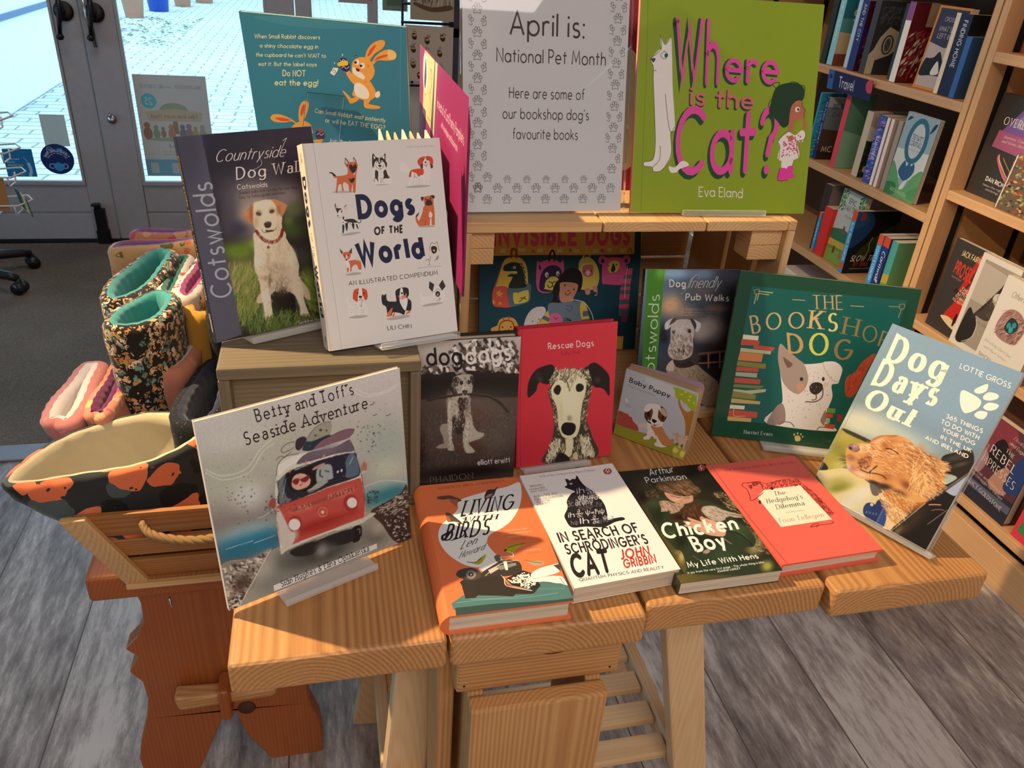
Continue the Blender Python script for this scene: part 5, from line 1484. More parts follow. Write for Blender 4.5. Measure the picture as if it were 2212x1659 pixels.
ART['invis'] = ('b0968a', '''base 0e3038
p c07a30 170,2319 2577,2319 2602,1618 172,1602
p a86828 2698,1986 2731,1986 2759,1054 2743,1054
p d08030 2353,229 2502,229 2497,-26 2364,-26
l 14222a w12.9 173,1599 1020,1610 1836,1602 2602,1618
t hand .3 b83848 "INVISIBLE" 208,1794 1608,1802 201,2065
t hand .3 b83848 "DOGS" 1755,1794 2520,1802 1749,2065
p d8b070 333,1714 422,1722 416,1658 331,1653
p d8b070 639,1722 752,1730 749,1674 635,1666
p d8b070 948,1717 1041,1722 1038,1666 945,1660
p d8b070 1274,1717 1367,1722 1364,1658 1271,1653
p d8b070 1542,1701 1652,1706 1651,1653 1541,1650
p d8b070 1881,1706 1978,1714 1977,1653 1880,1650
p d8b070 2124,1722 2214,1727 2211,1666 2124,1660
p d8b070 2350,1706 2450,1714 2450,1658 2349,1653
l 3a2418 w11.3 207,1653 219,1711 243,1653
l 3a2418 w11.3 864,1650 879,1706 901,1653
l 3a2418 w11.3 1480,1666 1492,1717 1510,1669
l 3a2418 w11.3 2025,1653 2037,1711 2055,1656
l d8a060 w11.3 535,1765 552,1722
l d8a060 w11.3 894,1746 887,1690
l d8a060 w11.3 1789,1762 1752,1650
l d8a060 w11.3 2057,1762 2043,1714
l d8a060 w11.3 2298,1765 2265,1674
s c48a34 451,1570 630,1586 747,1489 792,1328 806,1167 841,1086 839,891 767,826 506,769 308,786 224,859 252,1054 312,1248 372,1473
l 7a3418 w42 515,1586 521,1690 552,1714 591,1690 600,1586
s b8402a 243,1086 472,1094 485,908 522,777 358,769 225,818
s d07a34 318,1037 342,1054 352,1005 401,997 361,972 370,932 328,956 288,932 303,972 278,1005
s d07a34 339,859 373,826 340,810 316,818
s c48a34 223,891 257,859 241,826 225,842
s 4a5254 472,1086 822,1151 852,1005 832,859 686,802 522,777 478,891
s d0963c 562,997 647,1005 744,1037 810,1037 821,940 799,859 619,818 572,859
l 5a2418 w14.7 659,859 700,875 731,916 781,891
l 5a2418 w14.7 682,916 731,916 763,940
s 142014 397,1441 502,1497 632,1489 683,1425 727,1328 748,1183 767,1094 489,1086 526,1215 541,1264 459,1272 507,1312 605,1312 604,1353 407,1361
l 142014 w16.2 633,1473 698,1473 683,1425 733,1409 701,1377 751,1344 728,1312 762,1248 738,1231 773,1167
e d8d0c0 572,1417 597,1417 573,1393
e 142014 576,1417 587,1417 576,1406
l d8d0c0 w16.2 416,1344 604,1348
l b84030 w13 372,1473 296,1231 243,1086
s c84068 943,1489 999,1497 1088,1530 1234,1546 1334,1489 1382,1530 1397,1344 1269,1037 974,1037
s 2a1630 1014,1037 1008,1248 1061,1377 1156,1441 1271,1441 1355,1377 1366,1280 1269,1037
s d0963c 1087,1086 1100,1183 1179,1256 1277,1256 1321,1183 1268,1045 1096,1054
e e8dcd0 1116,1293 1148,1293 1117,1248
e e8dcd0 1300,1312 1329,1312 1301,1270
e 1a1014 1129,1280 1142,1280 1130,1264
e 1a1014 1309,1296 1320,1296 1309,1280
l 3a2018 w14.6 1157,1183 1207,1159 1272,1183
l 3a2018 w14.7 1212,1159 1214,1110 1169,1078 1134,1126
l 3a2018 w14.7 1214,1110 1259,1078
s 3a1a2c 977,1441 1001,1449 1019,1393 987,1377
l 1a1418 w29.1 1146,1522 1158,1634 1197,1690 1231,1634 1235,1522
s c8923c 1660,1505 1723,1570 1821,1578 1921,1505 1992,1377 2015,1215 1956,1054 1760,1037 1644,1086 1651,1312
s e0a878 1697,1409 1743,1473 1824,1481 1900,1425 1913,1312 1834,1248 1734,1280
s a85048 1714,1377 1744,1441 1875,1449 1910,1377 1898,1280 1817,1248 1734,1288
s e8dcd0 1781,1344 1829,1361 1856,1312 1816,1272 1783,1296
e 1a1014 1748,1344 1758,1344 1749,1332
e 1a1014 1870,1353 1880,1353 1871,1340
l c8923c w16.2 1715,1570 1784,1682 1837,1586
s b86858 1776,1054 1858,1062 1869,972 1804,956
s b86858 1906,1086 1979,1094 1991,1005 1934,1005
l d8c8b8 w9.8 1990,1021 1985,948 1953,943
s c03a60 2068,1522 2163,1570 2376,1562 2461,1473 2501,1151 2396,1110 2150,1126 2066,1167
e c03a60 2051,1530 2116,1530 2054,1457
e c03a60 2475,1538 2540,1538 2478,1465
e 2a1a24 2060,1513 2092,1513 2061,1477
e 2a1a24 2468,1513 2500,1513 2469,1477
s d0963c 2154,1409 2183,1489 2263,1522 2346,1489 2351,1393 2273,1312 2190,1328
s 1a2018 2249,1473 2276,1425 2287,1361 2247,1328 2209,1353 2227,1425
e 2a1a24 2161,1433 2173,1433 2162,1420
e 2a1a24 2303,1449 2314,1449 2303,1436
l 2a1a24 w9.7 2231,1336 2248,1312 2285,1328
l c85a78 w9.8 2108,1151 2104,1248 2373,1264 2385,1167
l 5a2030 w9.7 2486,1658 2523,1722 2560,1634 2530,1570
p b83a50 2450,1377 2588,1393 2585,1280 2446,1280
p b83a50 2432,1215 2579,1223 2567,1126 2420,1126
p b83a50 2398,1078 2569,1086 2567,1021 2392,1021
p b83a50 2387,956 2567,964 2563,859 2388,859
p b83a50 2386,786 2566,794 2562,704 2390,704
p 4a4448 2451,1280 2585,1283 2579,1219 2437,1215
p 4a4448 2420,1131 2572,1131 2570,1078 2401,1073
p 4a4448 2392,1024 2567,1024 2567,956 2387,953
p 4a4448 2388,862 2565,862 2567,786 2386,781
p 4a4448 2385,709 2565,709 2565,565 2390,582
p 6a2a38 2436,582 2560,574 2540,467 2458,475
l c8b0b0 w9.8 2496,1425 2476,1151 2480,891
s 14090a 1329,1167 1358,1280 1453,1377 1566,1401 1683,1344 1729,1215 1710,1054 1647,1005 1634,1118 1510,1167 1363,1151
s a8684c 1338,1151 1493,1167 1642,1134 1645,1037 1585,908 1555,826 1374,842 1335,1021
s 14090a 1265,1151 1328,1199 1343,1021 1306,908 1358,826 1330,680 1233,631 1174,696 1194,826 1240,924 1220,1021
l 5a241c w13 1482,1021 1515,1029
l 5a241c w14.7 1442,1005 1451,964 1493,956 1532,997
e 2a1410 1429,1118 1443,1118 1430,1102
e 2a1410 1588,1045 1601,1045 1588,1029
s 585c60 1194,826 1374,826 1554,842 1702,842 1770,777 1749,484 1207,451 1148,729
l 30343a w9.8 1467,777 1574,753 1528,680 1468,729
s c48a34 1719,826 1785,826 1839,696 1880,500 1765,484 1708,696
p 4a4c50 1758,680 1848,680 1876,598 1762,582
p 4a4c50 1747,533 1886,549 1893,500 1749,484
l d8c0b0 w13.1 1553,875 1768,826 1907,647 1954,500
s c48a34 1149,696 1086,598 1023,516 993,434 1158,434 1196,533 1166,663
p 4a4c50 1102,614 1194,565 1180,500 1055,565
s c84a68 1200,631 1315,647 1383,598 1403,500 1305,451 1206,484
l 5a1a30 w11.5 1268,582 1294,549 1334,574
f 14090a 24 w49.2 w11.5 1504,539 1664,669 1433,565 1581,565 1567,516 1435,508
s d0b09c 753,467 806,631 917,745 1081,761 1117,663 1023,533 961,418 779,418
f c88a80;e0c8b4 90 w65.5 w9.8 894,640 938,803 778,467 806,631 934,745 1099,729 855,631
l 8a4a34 w11.5 902,451 944,426 992,467 974,500
e 5a2a20 900,524 909,524 900,511
e 5a2a20 1006,557 1015,557 1006,544
s c07a34 203,418 300,467 347,565 478,598 594,565 664,434 649,352 304,336 221,352
l 7a2a18 w19.7 336,344 349,484 430,541 529,533 580,467 599,369
l 8a3418 w16.4 395,598 413,549
l 8a3418 w16.4 502,614 495,565
e 3a1a14 392,434 405,434 392,418
e 3a1a14 532,434 545,434 532,418
l 5a2018 w13.2 434,385 468,369 500,393''')
ART['rabbit'] = ('c4bcb4', '''base 2f6a7a
s 38727f 216,2548 1372,2606 2004,2570 1520,2490 702,2470
l 3d7d8c w9.3 2340,2568 2273,1451
s d88a3a 1614,1760 1669,1827 1750,1804 1836,1842 1881,1785 1924,1697 1901,1618 1831,1564 1758,1494 1729,1554 1647,1577 1567,1617 1599,1697
s d88a3a 1517,1964 1579,1925 1671,1842 1768,1821 1693,1722 1598,1774 1523,1859 1497,1932
s d88a3a 1608,2062 1680,2127 1779,2151 1874,2115 1917,2045 1926,1956 1870,1860 1785,1822 1703,1830 1623,1868 1589,1941
s ecd0b0 1611,2003 1666,1978 1774,1897 1754,1850 1673,1873 1604,1927
s ecd0b0 1604,1744 1667,1796 1763,1759 1822,1672 1799,1592 1698,1582 1618,1621
s d88a3a 1802,2138 1845,2258 1940,2353 2055,2398 2108,2373 2063,2291 1945,2209 1857,2113
s b84a28 1837,2170 1885,2262 1970,2334 1951,2282 1879,2188
s d88a3a 1886,2072 1959,2181 2077,2263 2190,2287 2259,2235 2230,2160 2101,2134 1987,2125 1910,2059
s e0a868 2141,2269 2236,2262 2257,2206 2198,2157 2135,2167
s b84a28 1938,2113 1991,2176 2122,2216 2121,2194 2022,2157
s d88a3a 1554,1568 1615,1590 1663,1563 1538,1488 1493,1547 1434,1635 1419,1657 1452,1652 1514,1596
s d88a3a 1747,1572 1831,1564 1810,1515 1959,1498 1966,1467 1855,1448 1738,1460
s ecd0b0 1923,1682 1974,1710 1987,1657 1951,1615 1910,1626
e f0e4d4 1675,2071 1711,2078 1675,2035
e f0e4d4 1753,2033 1790,2041 1753,1993
e 2a1a14 1655,2069 1675,2071 1653,2051
e 2a1a14 1733,2031 1753,2033 1732,2013
s 5a1a14 1651,1991 1708,1981 1697,1950 1664,1955
l 2a1a14 w6.2 1649,2154 1667,2167 1691,2162
l 6a3a20 w6.2 1828,2052 1843,2038 1837,2023
s 2a2048 1412,2075 1482,2118 1544,2079 1569,1999 1530,1935 1464,1937 1419,1986
s d8a030 1382,2027 1461,2072 1536,2078 1539,2026 1471,2005 1404,1992
l c8b8c8 w6.3 1421,2083 1453,2066 1480,2095 1510,2068
l c8b8c8 w6.3 1443,1973 1479,1998 1509,1971 1554,2005
p ecdcc8 1259,1888 1318,1969 1393,1968 1371,1921 1314,1858
l 4a3a30 w6.4 1295,1914 1323,1939 1346,1919 1313,1893
l 4a3a30 w4.8 1385,1975 1446,2003
e f0e8d8 1469,2151 1476,2151 1468,2134
e f0e8d8 1341,2031 1348,2032 1340,2019
s d88a3a 624,1102 756,1157 858,1126 883,1046 874,978 657,954 516,973
s d88a3a 624,1102 575,1130 445,1099 301,1093 236,1136 282,1199 409,1212 546,1176 628,1127
s b84a28 310,1152 438,1169 559,1145 412,1116
s d88a3a 693,1150 704,1291 755,1410 831,1458 879,1422 846,1306 756,1157
s b84a28 730,1229 744,1328 798,1406 810,1367 771,1265
s 3a2448 939,1002 1010,1076 1074,1016 1064,931 988,889 931,933
s 8a4a2c 972,1055 1028,1078 1058,1031 1002,1008
l c8b8c8 w6.9 953,970 992,999 1015,968 1064,1007
s d88a3a 879,877 972,904 1044,912 1001,856 927,831
t hand .13 e0cc88 "When Small Rabbit discovers" 174,2261 1161,2330 183,2313
t hand .13 e0cc88 "a shiny chocolate egg in" 233,2142 1121,2204 243,2192
t hand .13 e0cc88 "the cupboard he can't WAIT to" 150,2011 1224,2091 160,2061
t hand .13 e0cc88 "eat it. But the label says" 168,1887 1070,1962 177,1937
t hand .15 e8d490 "Do NOT" 523,1780 881,1808 535,1858
t hand .15 e8d490 "eat the egg!" 378,1635 1059,1696 391,1712
t hand .12 d8c890 "Can Small Rabbit wait patiently" 954,1301 2041,1274 968,1359
t hand .12 d8c890 "or will he EAT THE EGG?" 1101,1177 2029,1166 1113,1239
t hand .12 d8d0b0 "Join the fun and find out!" 1132,879 2021,904 1146,937''')

# ------------------------------------------------------------------ the setting
def floor_mat():
    m, n, l, b = nm('worn_floor_planks'); tc = n.new('ShaderNodeTexCoord')
    mp = n.new('ShaderNodeMapping'); mp.inputs['Scale'].default_value = (1, .22, 1); l.new(tc.outputs['Object'], mp.inputs[0])
    n1 = n.new('ShaderNodeTexNoise'); n1.inputs['Scale'].default_value = 9; n1.inputs['Detail'].default_value = 9; n1.inputs['Roughness'].default_value = .72; l.new(mp.outputs[0], n1.inputs['Vector'])
    mp2 = n.new('ShaderNodeMapping'); mp2.inputs['Scale'].default_value = (60, 10, 1); l.new(tc.outputs['Object'], mp2.inputs[0])
    n2 = n.new('ShaderNodeTexNoise'); n2.inputs['Scale'].default_value = 1; n2.inputs['Detail'].default_value = 7; n2.inputs['Roughness'].default_value = .75; l.new(mp2.outputs[0], n2.inputs['Vector'])
    sx = n.new('ShaderNodeSeparateXYZ'); l.new(tc.outputs['Object'], sx.inputs[0])
    px = math_node(n, l, 'DIVIDE', math_node(n, l, 'ADD', sx.outputs['X'], 10.018), .22); fl = math_node(n, l, 'FLOOR', px); fr = math_node(n, l, 'SUBTRACT', px, fl)
    wn = n.new('ShaderNodeTexWhiteNoise'); wn.noise_dimensions = '1D'; l.new(fl, wn.inputs['W'])
    f = math_node(n, l, 'ADD', math_node(n, l, 'MULTIPLY', n1.outputs['Fac'], .75), math_node(n, l, 'MULTIPLY', n2.outputs['Fac'], .6))
    f = math_node(n, l, 'ADD', f, math_node(n, l, 'MULTIPLY', wn.outputs['Value'], .14))
    rp = ramp(n, [(.55, '544c4a'), (.65, '7c7472'), (.74, '9a928e'), (.86, 'ccc6c0')]); l.new(f, rp.inputs['Fac'])
    ed = math_node(n, l, 'ABSOLUTE', math_node(n, l, 'SUBTRACT', fr, .5)); jt = math_node(n, l, 'GREATER_THAN', ed, .493)
    mx = n.new('ShaderNodeMix'); mx.data_type = 'RGBA'; l.new(jt, mx.inputs['Factor']); l.new(rp.outputs[0], mx.inputs['A']); mx.inputs['B'].default_value = (*H('5a524e'), 1)
    l.new(mx.outputs['Result'], b.inputs['Base Color']); b.inputs['Roughness'].default_value = .42
    bp = n.new('ShaderNodeBump'); bp.inputs['Strength'].default_value = .35; bp.inputs['Distance'].default_value = .003; l.new(math_node(n, l, 'SUBTRACT', f, jt), bp.inputs['Height']); l.new(bp.outputs[0], b.inputs['Normal'])
    MATS['worn_floor_planks'] = m
def carpet_mat():
    m, n, l, b = nm('entrance_carpet'); tc = n.new('ShaderNodeTexCoord'); n1 = n.new('ShaderNodeTexNoise'); n1.inputs['Scale'].default_value = 260; n1.inputs['Detail'].default_value = 3
    n2 = n.new('ShaderNodeTexNoise'); n2.inputs['Scale'].default_value = 2.2; l.new(tc.outputs['Object'], n1.inputs['Vector']); l.new(tc.outputs['Object'], n2.inputs['Vector'])
    f = math_node(n, l, 'ADD', math_node(n, l, 'MULTIPLY', n1.outputs['Fac'], .7), math_node(n, l, 'MULTIPLY', n2.outputs['Fac'], .4))
    rp = ramp(n, [(.3, '3a332c'), (.8, '8a7c6c')]); l.new(f, rp.inputs['Fac']); l.new(rp.outputs[0], b.inputs['Base Color']); b.inputs['Roughness'].default_value = .95
    bp = n.new('ShaderNodeBump'); bp.inputs['Strength'].default_value = .6; bp.inputs['Distance'].default_value = .004; l.new(n1.outputs['Fac'], bp.inputs['Height']); l.new(bp.outputs[0], b.inputs['Normal']); MATS['entrance_carpet'] = m
def cobble_mat():
    m, n, l, b = nm('courtyard_setts'); tc = n.new('ShaderNodeTexCoord'); br = n.new('ShaderNodeTexBrick'); br.inputs['Scale'].default_value = 1
    br.inputs['Brick Width'].default_value = .24; br.inputs['Row Height'].default_value = .12; br.inputs['Mortar Size'].default_value = .009; br.inputs['Mortar Smooth'].default_value = .4
    br.inputs['Color1'].default_value = (*H('c4c2bc'), 1); br.inputs['Color2'].default_value = (*H('b0aeaa'), 1); br.inputs['Mortar'].default_value = (*H('7c7c74'), 1)
    nz = n.new('ShaderNodeTexNoise'); nz.inputs['Scale'].default_value = 6; mv = n.new('ShaderNodeMix'); mv.data_type = 'VECTOR'; mv.inputs['Factor'].default_value = .06
    l.new(tc.outputs['Object'], nz.inputs['Vector']); l.new(tc.outputs['Object'], mv.inputs['A']); l.new(nz.outputs['Color'], mv.inputs['B']); l.new(mv.outputs['Result'], br.inputs['Vector'])
    l.new(br.outputs['Color'], b.inputs['Base Color']); b.inputs['Roughness'].default_value = .7
    bp = n.new('ShaderNodeBump'); bp.inputs['Strength'].default_value = .5; bp.inputs['Distance'].default_value = .02; bp.invert = True; l.new(br.outputs['Fac'], bp.inputs['Height']); l.new(bp.outputs[0], b.inputs['Normal']); MATS['courtyard_setts'] = m
floor_mat(); carpet_mat(); cobble_mat()
mat('door_paint', 'a8a6aa', .45); mat('wall_paint', 'cfc4b4', .8); mat('ceiling_paint', 'd8d0c6', .9); mat('black_iron', '16161a', .4, .3); mat('chrome', 'c8ccd0', .18, 1)
mat('silver', 'b0aeb0', .3, 1); mat('dark_gap', '0c0c0e', .9); mat('grey_strip', '8a8e96', .5)
mat('black_plastic', '1a1d24', .35); mat('white_wire', 'dcdcda', .4); mat('black_wire', '22242a', .4, .4); mat('terracotta', 'b5653f', .85); mat('pale_terracotta', 'c08a70', .85); mat('blue_glaze', '1a4fb0', .3)
mat('kraft', 'b07a48', .8); mat('cream_card', 'efe2c8', .7); mat('white_card', 'e8e2dc', .6); mat('rope', '9a7a50', .95)
struct(MB().box((-5, -3.2, -.12), (1.98, 3.9, 0)).build('floor', 'worn_floor_planks'))
c = MB().box((-4.2, 2.14, 0), (1.2, 3.86, .006)); struct(c.build('trim_1', 'entrance_carpet'), 'brown grey entrance carpet')
struct(MB().box((-4.2, 2.06, 0), (1.2, 2.139, .007)).build('trim_2', 'grey_strip', bevel=.003), 'grey threshold strip')
struct(MB().box((-5, -3.2, 2.6), (1.98, 4.0, 2.7)).build('ceiling', 'ceiling_paint'))
struct(MB().box((1.985, -3.2, 0), (2.1, 4.0, 2.6)).build('wall_right', 'wall_paint'))
wl = MB().box((-5.1, -3.2, 0), (-5, .2, 2.6)).box((-5.1, 3.2, 0), (-5, 4.0, 2.6)).box((-5.1, .2, 0), (-5, 3.2, .5)).box((-5.1, .2, 2.3), (-5, 3.2, 2.6)); struct(wl.build('wall_left', 'wall_paint'))
w2 = struct(MB().box((-5.06, .2, .5), (-5.0, .26, 2.3)).box((-5.06, 3.14, .5), (-5.0, 3.2, 2.3)).box((-5.06, 1.67, .5), (-5.0, 1.73, 2.3)).build('added_window', 'door_paint')); MB().box((-5.04, .26, .5), (-5.035, 1.67, 2.3)).build('pane', 'clear_pane', w2); MB().box((-5.04, 1.73, .5), (-5.035, 3.14, 2.3)).build('pane', 'clear_pane', w2)  # window added out of view to let bluish daylight onto the floor
struct(MB().box((-5.1, -3.3, 0), (2.1, -3.2, 2.6)).build('wall_front', 'wall_paint'))
wb = MB(); wb.box((-5, 3.9, 0), (-1.83, 4.02, 2.6)); wb.box((.62, 3.9, 0), (1.985, 4.02, 2.6)); wb.box((-1.83, 3.9, 2.15), (.62, 4.02, 2.6)); wb.box((-.012, 3.9, 0), (.62, 4.02, .75))
struct(wb.build('wall_back', 'wall_paint'))
struct(MB().box((-9, 4.02, -.16), (9, 19, -.01)).build('ground_outside', 'courtyard_setts'))
struct(MB().box((-9, 19, -.1), (9, 19.3, 5)).build('wall_courtyard', mat('rendered_wall', 'c8c4bc', .9)))
def leaf(name, x0, x1, st0, st1, handle_x):
    """one glazed door leaf: stiles, rails, panels"""
    d = MB(); y0, y1 = 3.86, 3.905
    d.box((x0, y0, .02), (x0+st0, y1, 2.12)); d.box((x1-st1, y0, .02), (x1, y1, 2.12))
    a, b = x0+st0+.001, x1-st1-.001
    d.box((a, y0+.004, .148), (b, y1, .272)); d.box((a, y0+.004, .02), (b, y1, .14)); d.box((a, y0+.008, .14), (b, y1, .148)); d.box((a, y0, 2.0), (b, y1, 2.12))
    d.box((a, y0-.004, .272), (b, y0+.02, .292)); d.box((a, y0-.004, .292), (a+.012, y0+.02, 2.0)); d.box((b-.012, y0-.004, .292), (b, y0+.02, 2.0))
    o = struct(d.build(name, 'door_paint', bevel=.003))
    org = o.location
    def part(mb, nme, m, **k):
        return mb.build(nme, m, o, **k)
    part(MB().box((a+.012, 3.884, .292), (b-.012, 3.888, 2.0)), 'pane', 'clear_pane')
    return o, part
d1, p1 = leaf('door_1', -1.82, -.945, .1, .1, -1.0); d2, p2 = leaf('door_2', -.94, -.088, .13, .114, -.88)
RX = Matrix.Rotation(R(90), 3, 'X')
for o, pt, rx, lx in ((d1, p1, -1.0, -1.03), (d2, p2, -.884, -.91)):
    h = MB().lathe([(.0, 0), (.038, 0), (.038, .006), (.03, .012), (.0, .012)], (rx, 3.86, .99), 24, M=RX)
    h.tube([(rx, 3.85, .99), (rx, 3.81, .99)], .011); h.tube([(rx, 3.815, 1.05), (rx-.005, 3.812, .99), (rx-.012, 3.812, .95), (rx-.018, 3.812, .91)], [.01, .012, .009, .008])
    h.lathe([(.0, -.014), (.011, -.01), (.016, 0), (.011, .01), (.0, .014)], (rx-.02, 3.812, .898)); pt(h, 'handle', 'black_iron')
k = MB().tube([(-.918, 3.835, 1.08), (-.912, 3.835, .97), (-.9, 3.835, .86)], .006).tube([(-.9, 3.838, 1.06), (-.893, 3.838, .86)], .005); p2(k, 'rod', 'chrome')
k = MB().lathe([(0, 0), (.02, 0), (.019, .004), (.012, .01), (0, .012)], (-.89, 3.86, .565), 20, M=RX).lathe([(0, 0), (.008, 0), (.007, .006), (0, .008)], (-.893, 3.85, .585), 14, M=RX); p2(k, 'escutcheon', 'silver')
k = MB().box((-1.03, 3.83, 0), (-.985, 3.86, .17)).box((-1.036, 3.832, -.001), (-.98, 3.858, .07)).box((-1.028, 3.838, .17), (-1.0, 3.856, .192)).box((-1.034, 3.82, .186), (-1.0, 3.85, .196)); p1(k, 'floor_bolt', 'black_iron', bevel=.003)
struct(MB().box((-1.83, 3.85, 0), (-.01, 3.92, .018)).build('trim_3', 'dark_gap'), 'dark door threshold')
struct(MB().box((-.083, 3.85, 0), (-.014, 3.93, 2.15)).build('trim_4', 'door_paint', bevel=.004), 'painted door post')
wn = MB(); wn.box((-.012, 3.86, .75), (.62, 3.93, .79)); wn.box((.225, 3.87, .79), (.27, 3.92, 2.15)); wn.box((.56, 3.86, .79), (.62, 3.93, 2.15))
w1 = struct(wn.build('window_1', 'door_paint', bevel=.004))
MB().box((-.012, 3.893, .79), (.225, 3.897, 2.15)).build('pane', 'clear_pane', w1); MB().box((.27, 3.893, .79), (.56, 3.897, 2.15)).build('pane', 'clear_pane', w1)
# courtyard pots
def pot(x, y, r, h, m, label):
    t = thing('plant_pot', label, 'plant pot', (x, y, -.01), 'pots in the courtyard')
    MB().lathe([(.0, 0), (r*.72, 0), (r*.95, h*.8), (r*1.06, h*.8), (r*1.06, h), (r*.95, h), (r*.9, h*.86), (0, h*.86)], n=28).build('body', m, t)
    MB().lathe([(0, h*.84), (r*.93, h*.84), (r*.9, h*.875), (0, h*.9)], n=20).build('soil', mat('soil', '2a2019', .95), t)
pot(-2.62, 11.9, .17, .5, 'terracotta', 'tall terracotta pot outside, nearest to the glass door')
pot(-2.6, 13.7, .17, .4, 'pale_terracotta', 'pale terracotta pot outside, between the tall pot and the blue pot')
pot(-2.43, 14.8, .2, .5, 'blue_glaze', 'blue glazed pot in the courtyard outside')
pot(-2.2, 15.8, .17, .4, 'pale_terracotta', 'pale terracotta pot outside, just beyond the blue pot')
pot(-1.95, 16.7, .2, .4, 'pale_terracotta', 'pale stone pot, farthest of the pots outside')
mb = MB(); r_ = random.Random(5)
for i in range(260):
    a, b = -2.75+r_.random()*1.1, 10.6+r_.random()*3.2; s_ = r_.uniform(.015, .05); an = r_.uniform(0, 6.3); q = [Vector((math.cos(an+k*PI/2)*s_*(1, .45)[k % 2], math.sin(an+k*PI/2)*s_*(1, .45)[k % 2], r_.uniform(0, .02))) for k in range(4)]
    mb.add([Vector((a, b, -.002))+v for v in q], [(0, 1, 2, 3)], 0)
lv = mb.build('fallen_leaves', mat('leaf_litter', '5f6a3c', .8)); tag(lv, 'scattered leaves and moss on the paving near the pots outside', 'leaves'); lv['kind'] = 'stuff'
t = thing('planter', 'low white planter with red flowers standing outside the left door', 'planter', (-2.6, 7.4, -.01))
MB().box((-.5, -.9, 0), (.38, .9, .95)).build('body', mat('white_render', 'd8dce0', .8), t, bevel=.02); MB().box((-.52, -.92, .62), (.4, .92, .66)).build('band', mat('slate_band', '5a6a84', .7), t)
for i, (fx, fy, fz) in enumerate(((.2, -.6, 1.0), (.3, -.2, 1.08), (.15, .2, 1.02), (.3, .6, 1.1))):
    mb = MB()
    for k in range(26):
        v = Vector((r_.gauss(0, .07), r_.gauss(0, .1), r_.gauss(0, .07))); mb.lathe([(0, -.025), (.03, 0), (0, .025)], Vector((fx, fy, fz))+v, 6)
    mb.build('flower', mat('red_petals', 'b02a3a', .7), t)
    MB().tube([(fx, fy, .94), (fx, fy, fz)], .02, 6).build('stem', mat('stem_green', '3a5a2a', .8), t)

# ------------------------------------------------------------------ prints on the door glass
def sheet(name, label, cat, Mx, w, h, fill, base, group=None, parts=None, thick=.0006, mats='matt_print', kind=None):
    a = Art(w, h); fill(a); mb = MB().box((0, 0, 0), (w, thick, h)); inks = []; a.put(mb, inks)
    o = build_ink(mb, inks, name, mats, None, H(base)); o.matrix_world = Mx; return tag(o, label, cat, group)
V2 = lambda x, y: Vector((x, y))*1e-3
def T(a, st, wt, col, txt, x, y, L, h): a.text(st, wt, col, txt, V2(x, y), V2(x+L, y), V2(x, y+h))
def poster(a):
    a.lay([[(0, 0), (a.w, 0), (a.w, a.h), (0, a.h)]], 'd8dfe0'); E = lambda x, y, rx, ry, c: a.lay([[Vector(((x+rx*math.cos(t))*1e-3, (y+ry*math.sin(t))*1e-3)) for t in np.linspace(0, 2*PI, 20, False)]], c)
    a.lay([[V2(0, 0), V2(300, 0), V2(300, 75), V2(0, 75)]], '7fc0dc')
    for x in (20, 110, 150, 195, 240): a.lay([[V2(x, 12), V2(x+34, 12), V2(x+34, 60), V2(x, 60)]], 'c8d8dc')
    def rev(st, wt, col, txt, x, y, L, h): a.text(st, wt, col, txt, V2(x+L, y), V2(x, y), V2(x+L, y+h))   # seen from behind, so reversed
    rev('serif', .13, '6a8088', 'JULIA DONALDSON', 165, 385, 110, 14); rev('serif', .13, '6a8088', 'AXEL SCHEFFLER', 25, 385, 100, 14); rev('script', .1, '6a8088', 'and', 132, 387, 22, 9)
    E(52, 330, 32, 32, '6fcfe4'); rev('fut', .16, 'c8ecf4', '25', 34, 316, 32, 28)
    E(150, 290, 60, 34, 'a8c0a0'); a.lay([[V2(138, 190), V2(162, 190), V2(158, 280), V2(142, 280)]], 'a89a88')
    a.lay([[V2(40, 245), V2(260, 245), V2(268, 285), V2(150, 300), V2(32, 285)]], 'd4c8b0'); rev('serif', .14, '8a8068', 'Tales from Acorn Wood', 52, 258, 196, 18)
    for x, c, s in ((30, 'b08878', 26), (66, '98b498', 20), (95, 'b0988c', 16), (178, '8a98a8', 22), (205, 'a8a0a8', 24), (232, 'c8b878', 18), (262, 'b8c0b0', 22), (130, 'c8a088', 22)): E(x, 190, s*.7, s*1.1, c); E(x, 190+s*1.4, s*.5, s*.5, c)
    E(150, 165, 120, 9, 'b0c0a0'); rev('serif', .13, '8098a4', 'Acorn Wood!', 110, 128, 105, 17)
    for i, y in enumerate((108, 95)): rev('fut', .09, '98acb4', ('a lift the flap book', 'with old friends inside')[i], 80, y, 140, 7)
sheet('poster', 'pale poster seen reversed on the right glass door', 'poster', pose(-.785, 3.8825, .312, 0, 0), .3, .44, poster, 'd8dfe0')
def licence(a):
    a.lay([[(0, 0), (a.w, 0), (a.w, a.h), (0, a.h)]], '1f86c4')
    for i, s_ in enumerate(('Licensed', 'music', 'played here')): T(a, 'fut', .17, 'bfe4f4', s_, 10, 74-i*13, (50, 32, 62)[i], 9)
    a.lay(strip(smooth_open([V2(92, 62), V2(97, 40), V2(96, 18), V2(88, 2)]), lambda d, t: .012), 'bfe4f4'); a.lay(strip([V2(78, 86), V2(92, 66)], lambda d, t: .002), 'bfe4f4'); a.lay(strip([V2(20, 8), V2(70, 8)], lambda d, t: .0015), 'bfe4f4')
sheet('window_sticker', 'square light blue sticker at the bottom of the left glass door', 'sticker', pose(-1.362, 3.8825, .304, 0, 0), .118, .122, licence, '1f86c4')
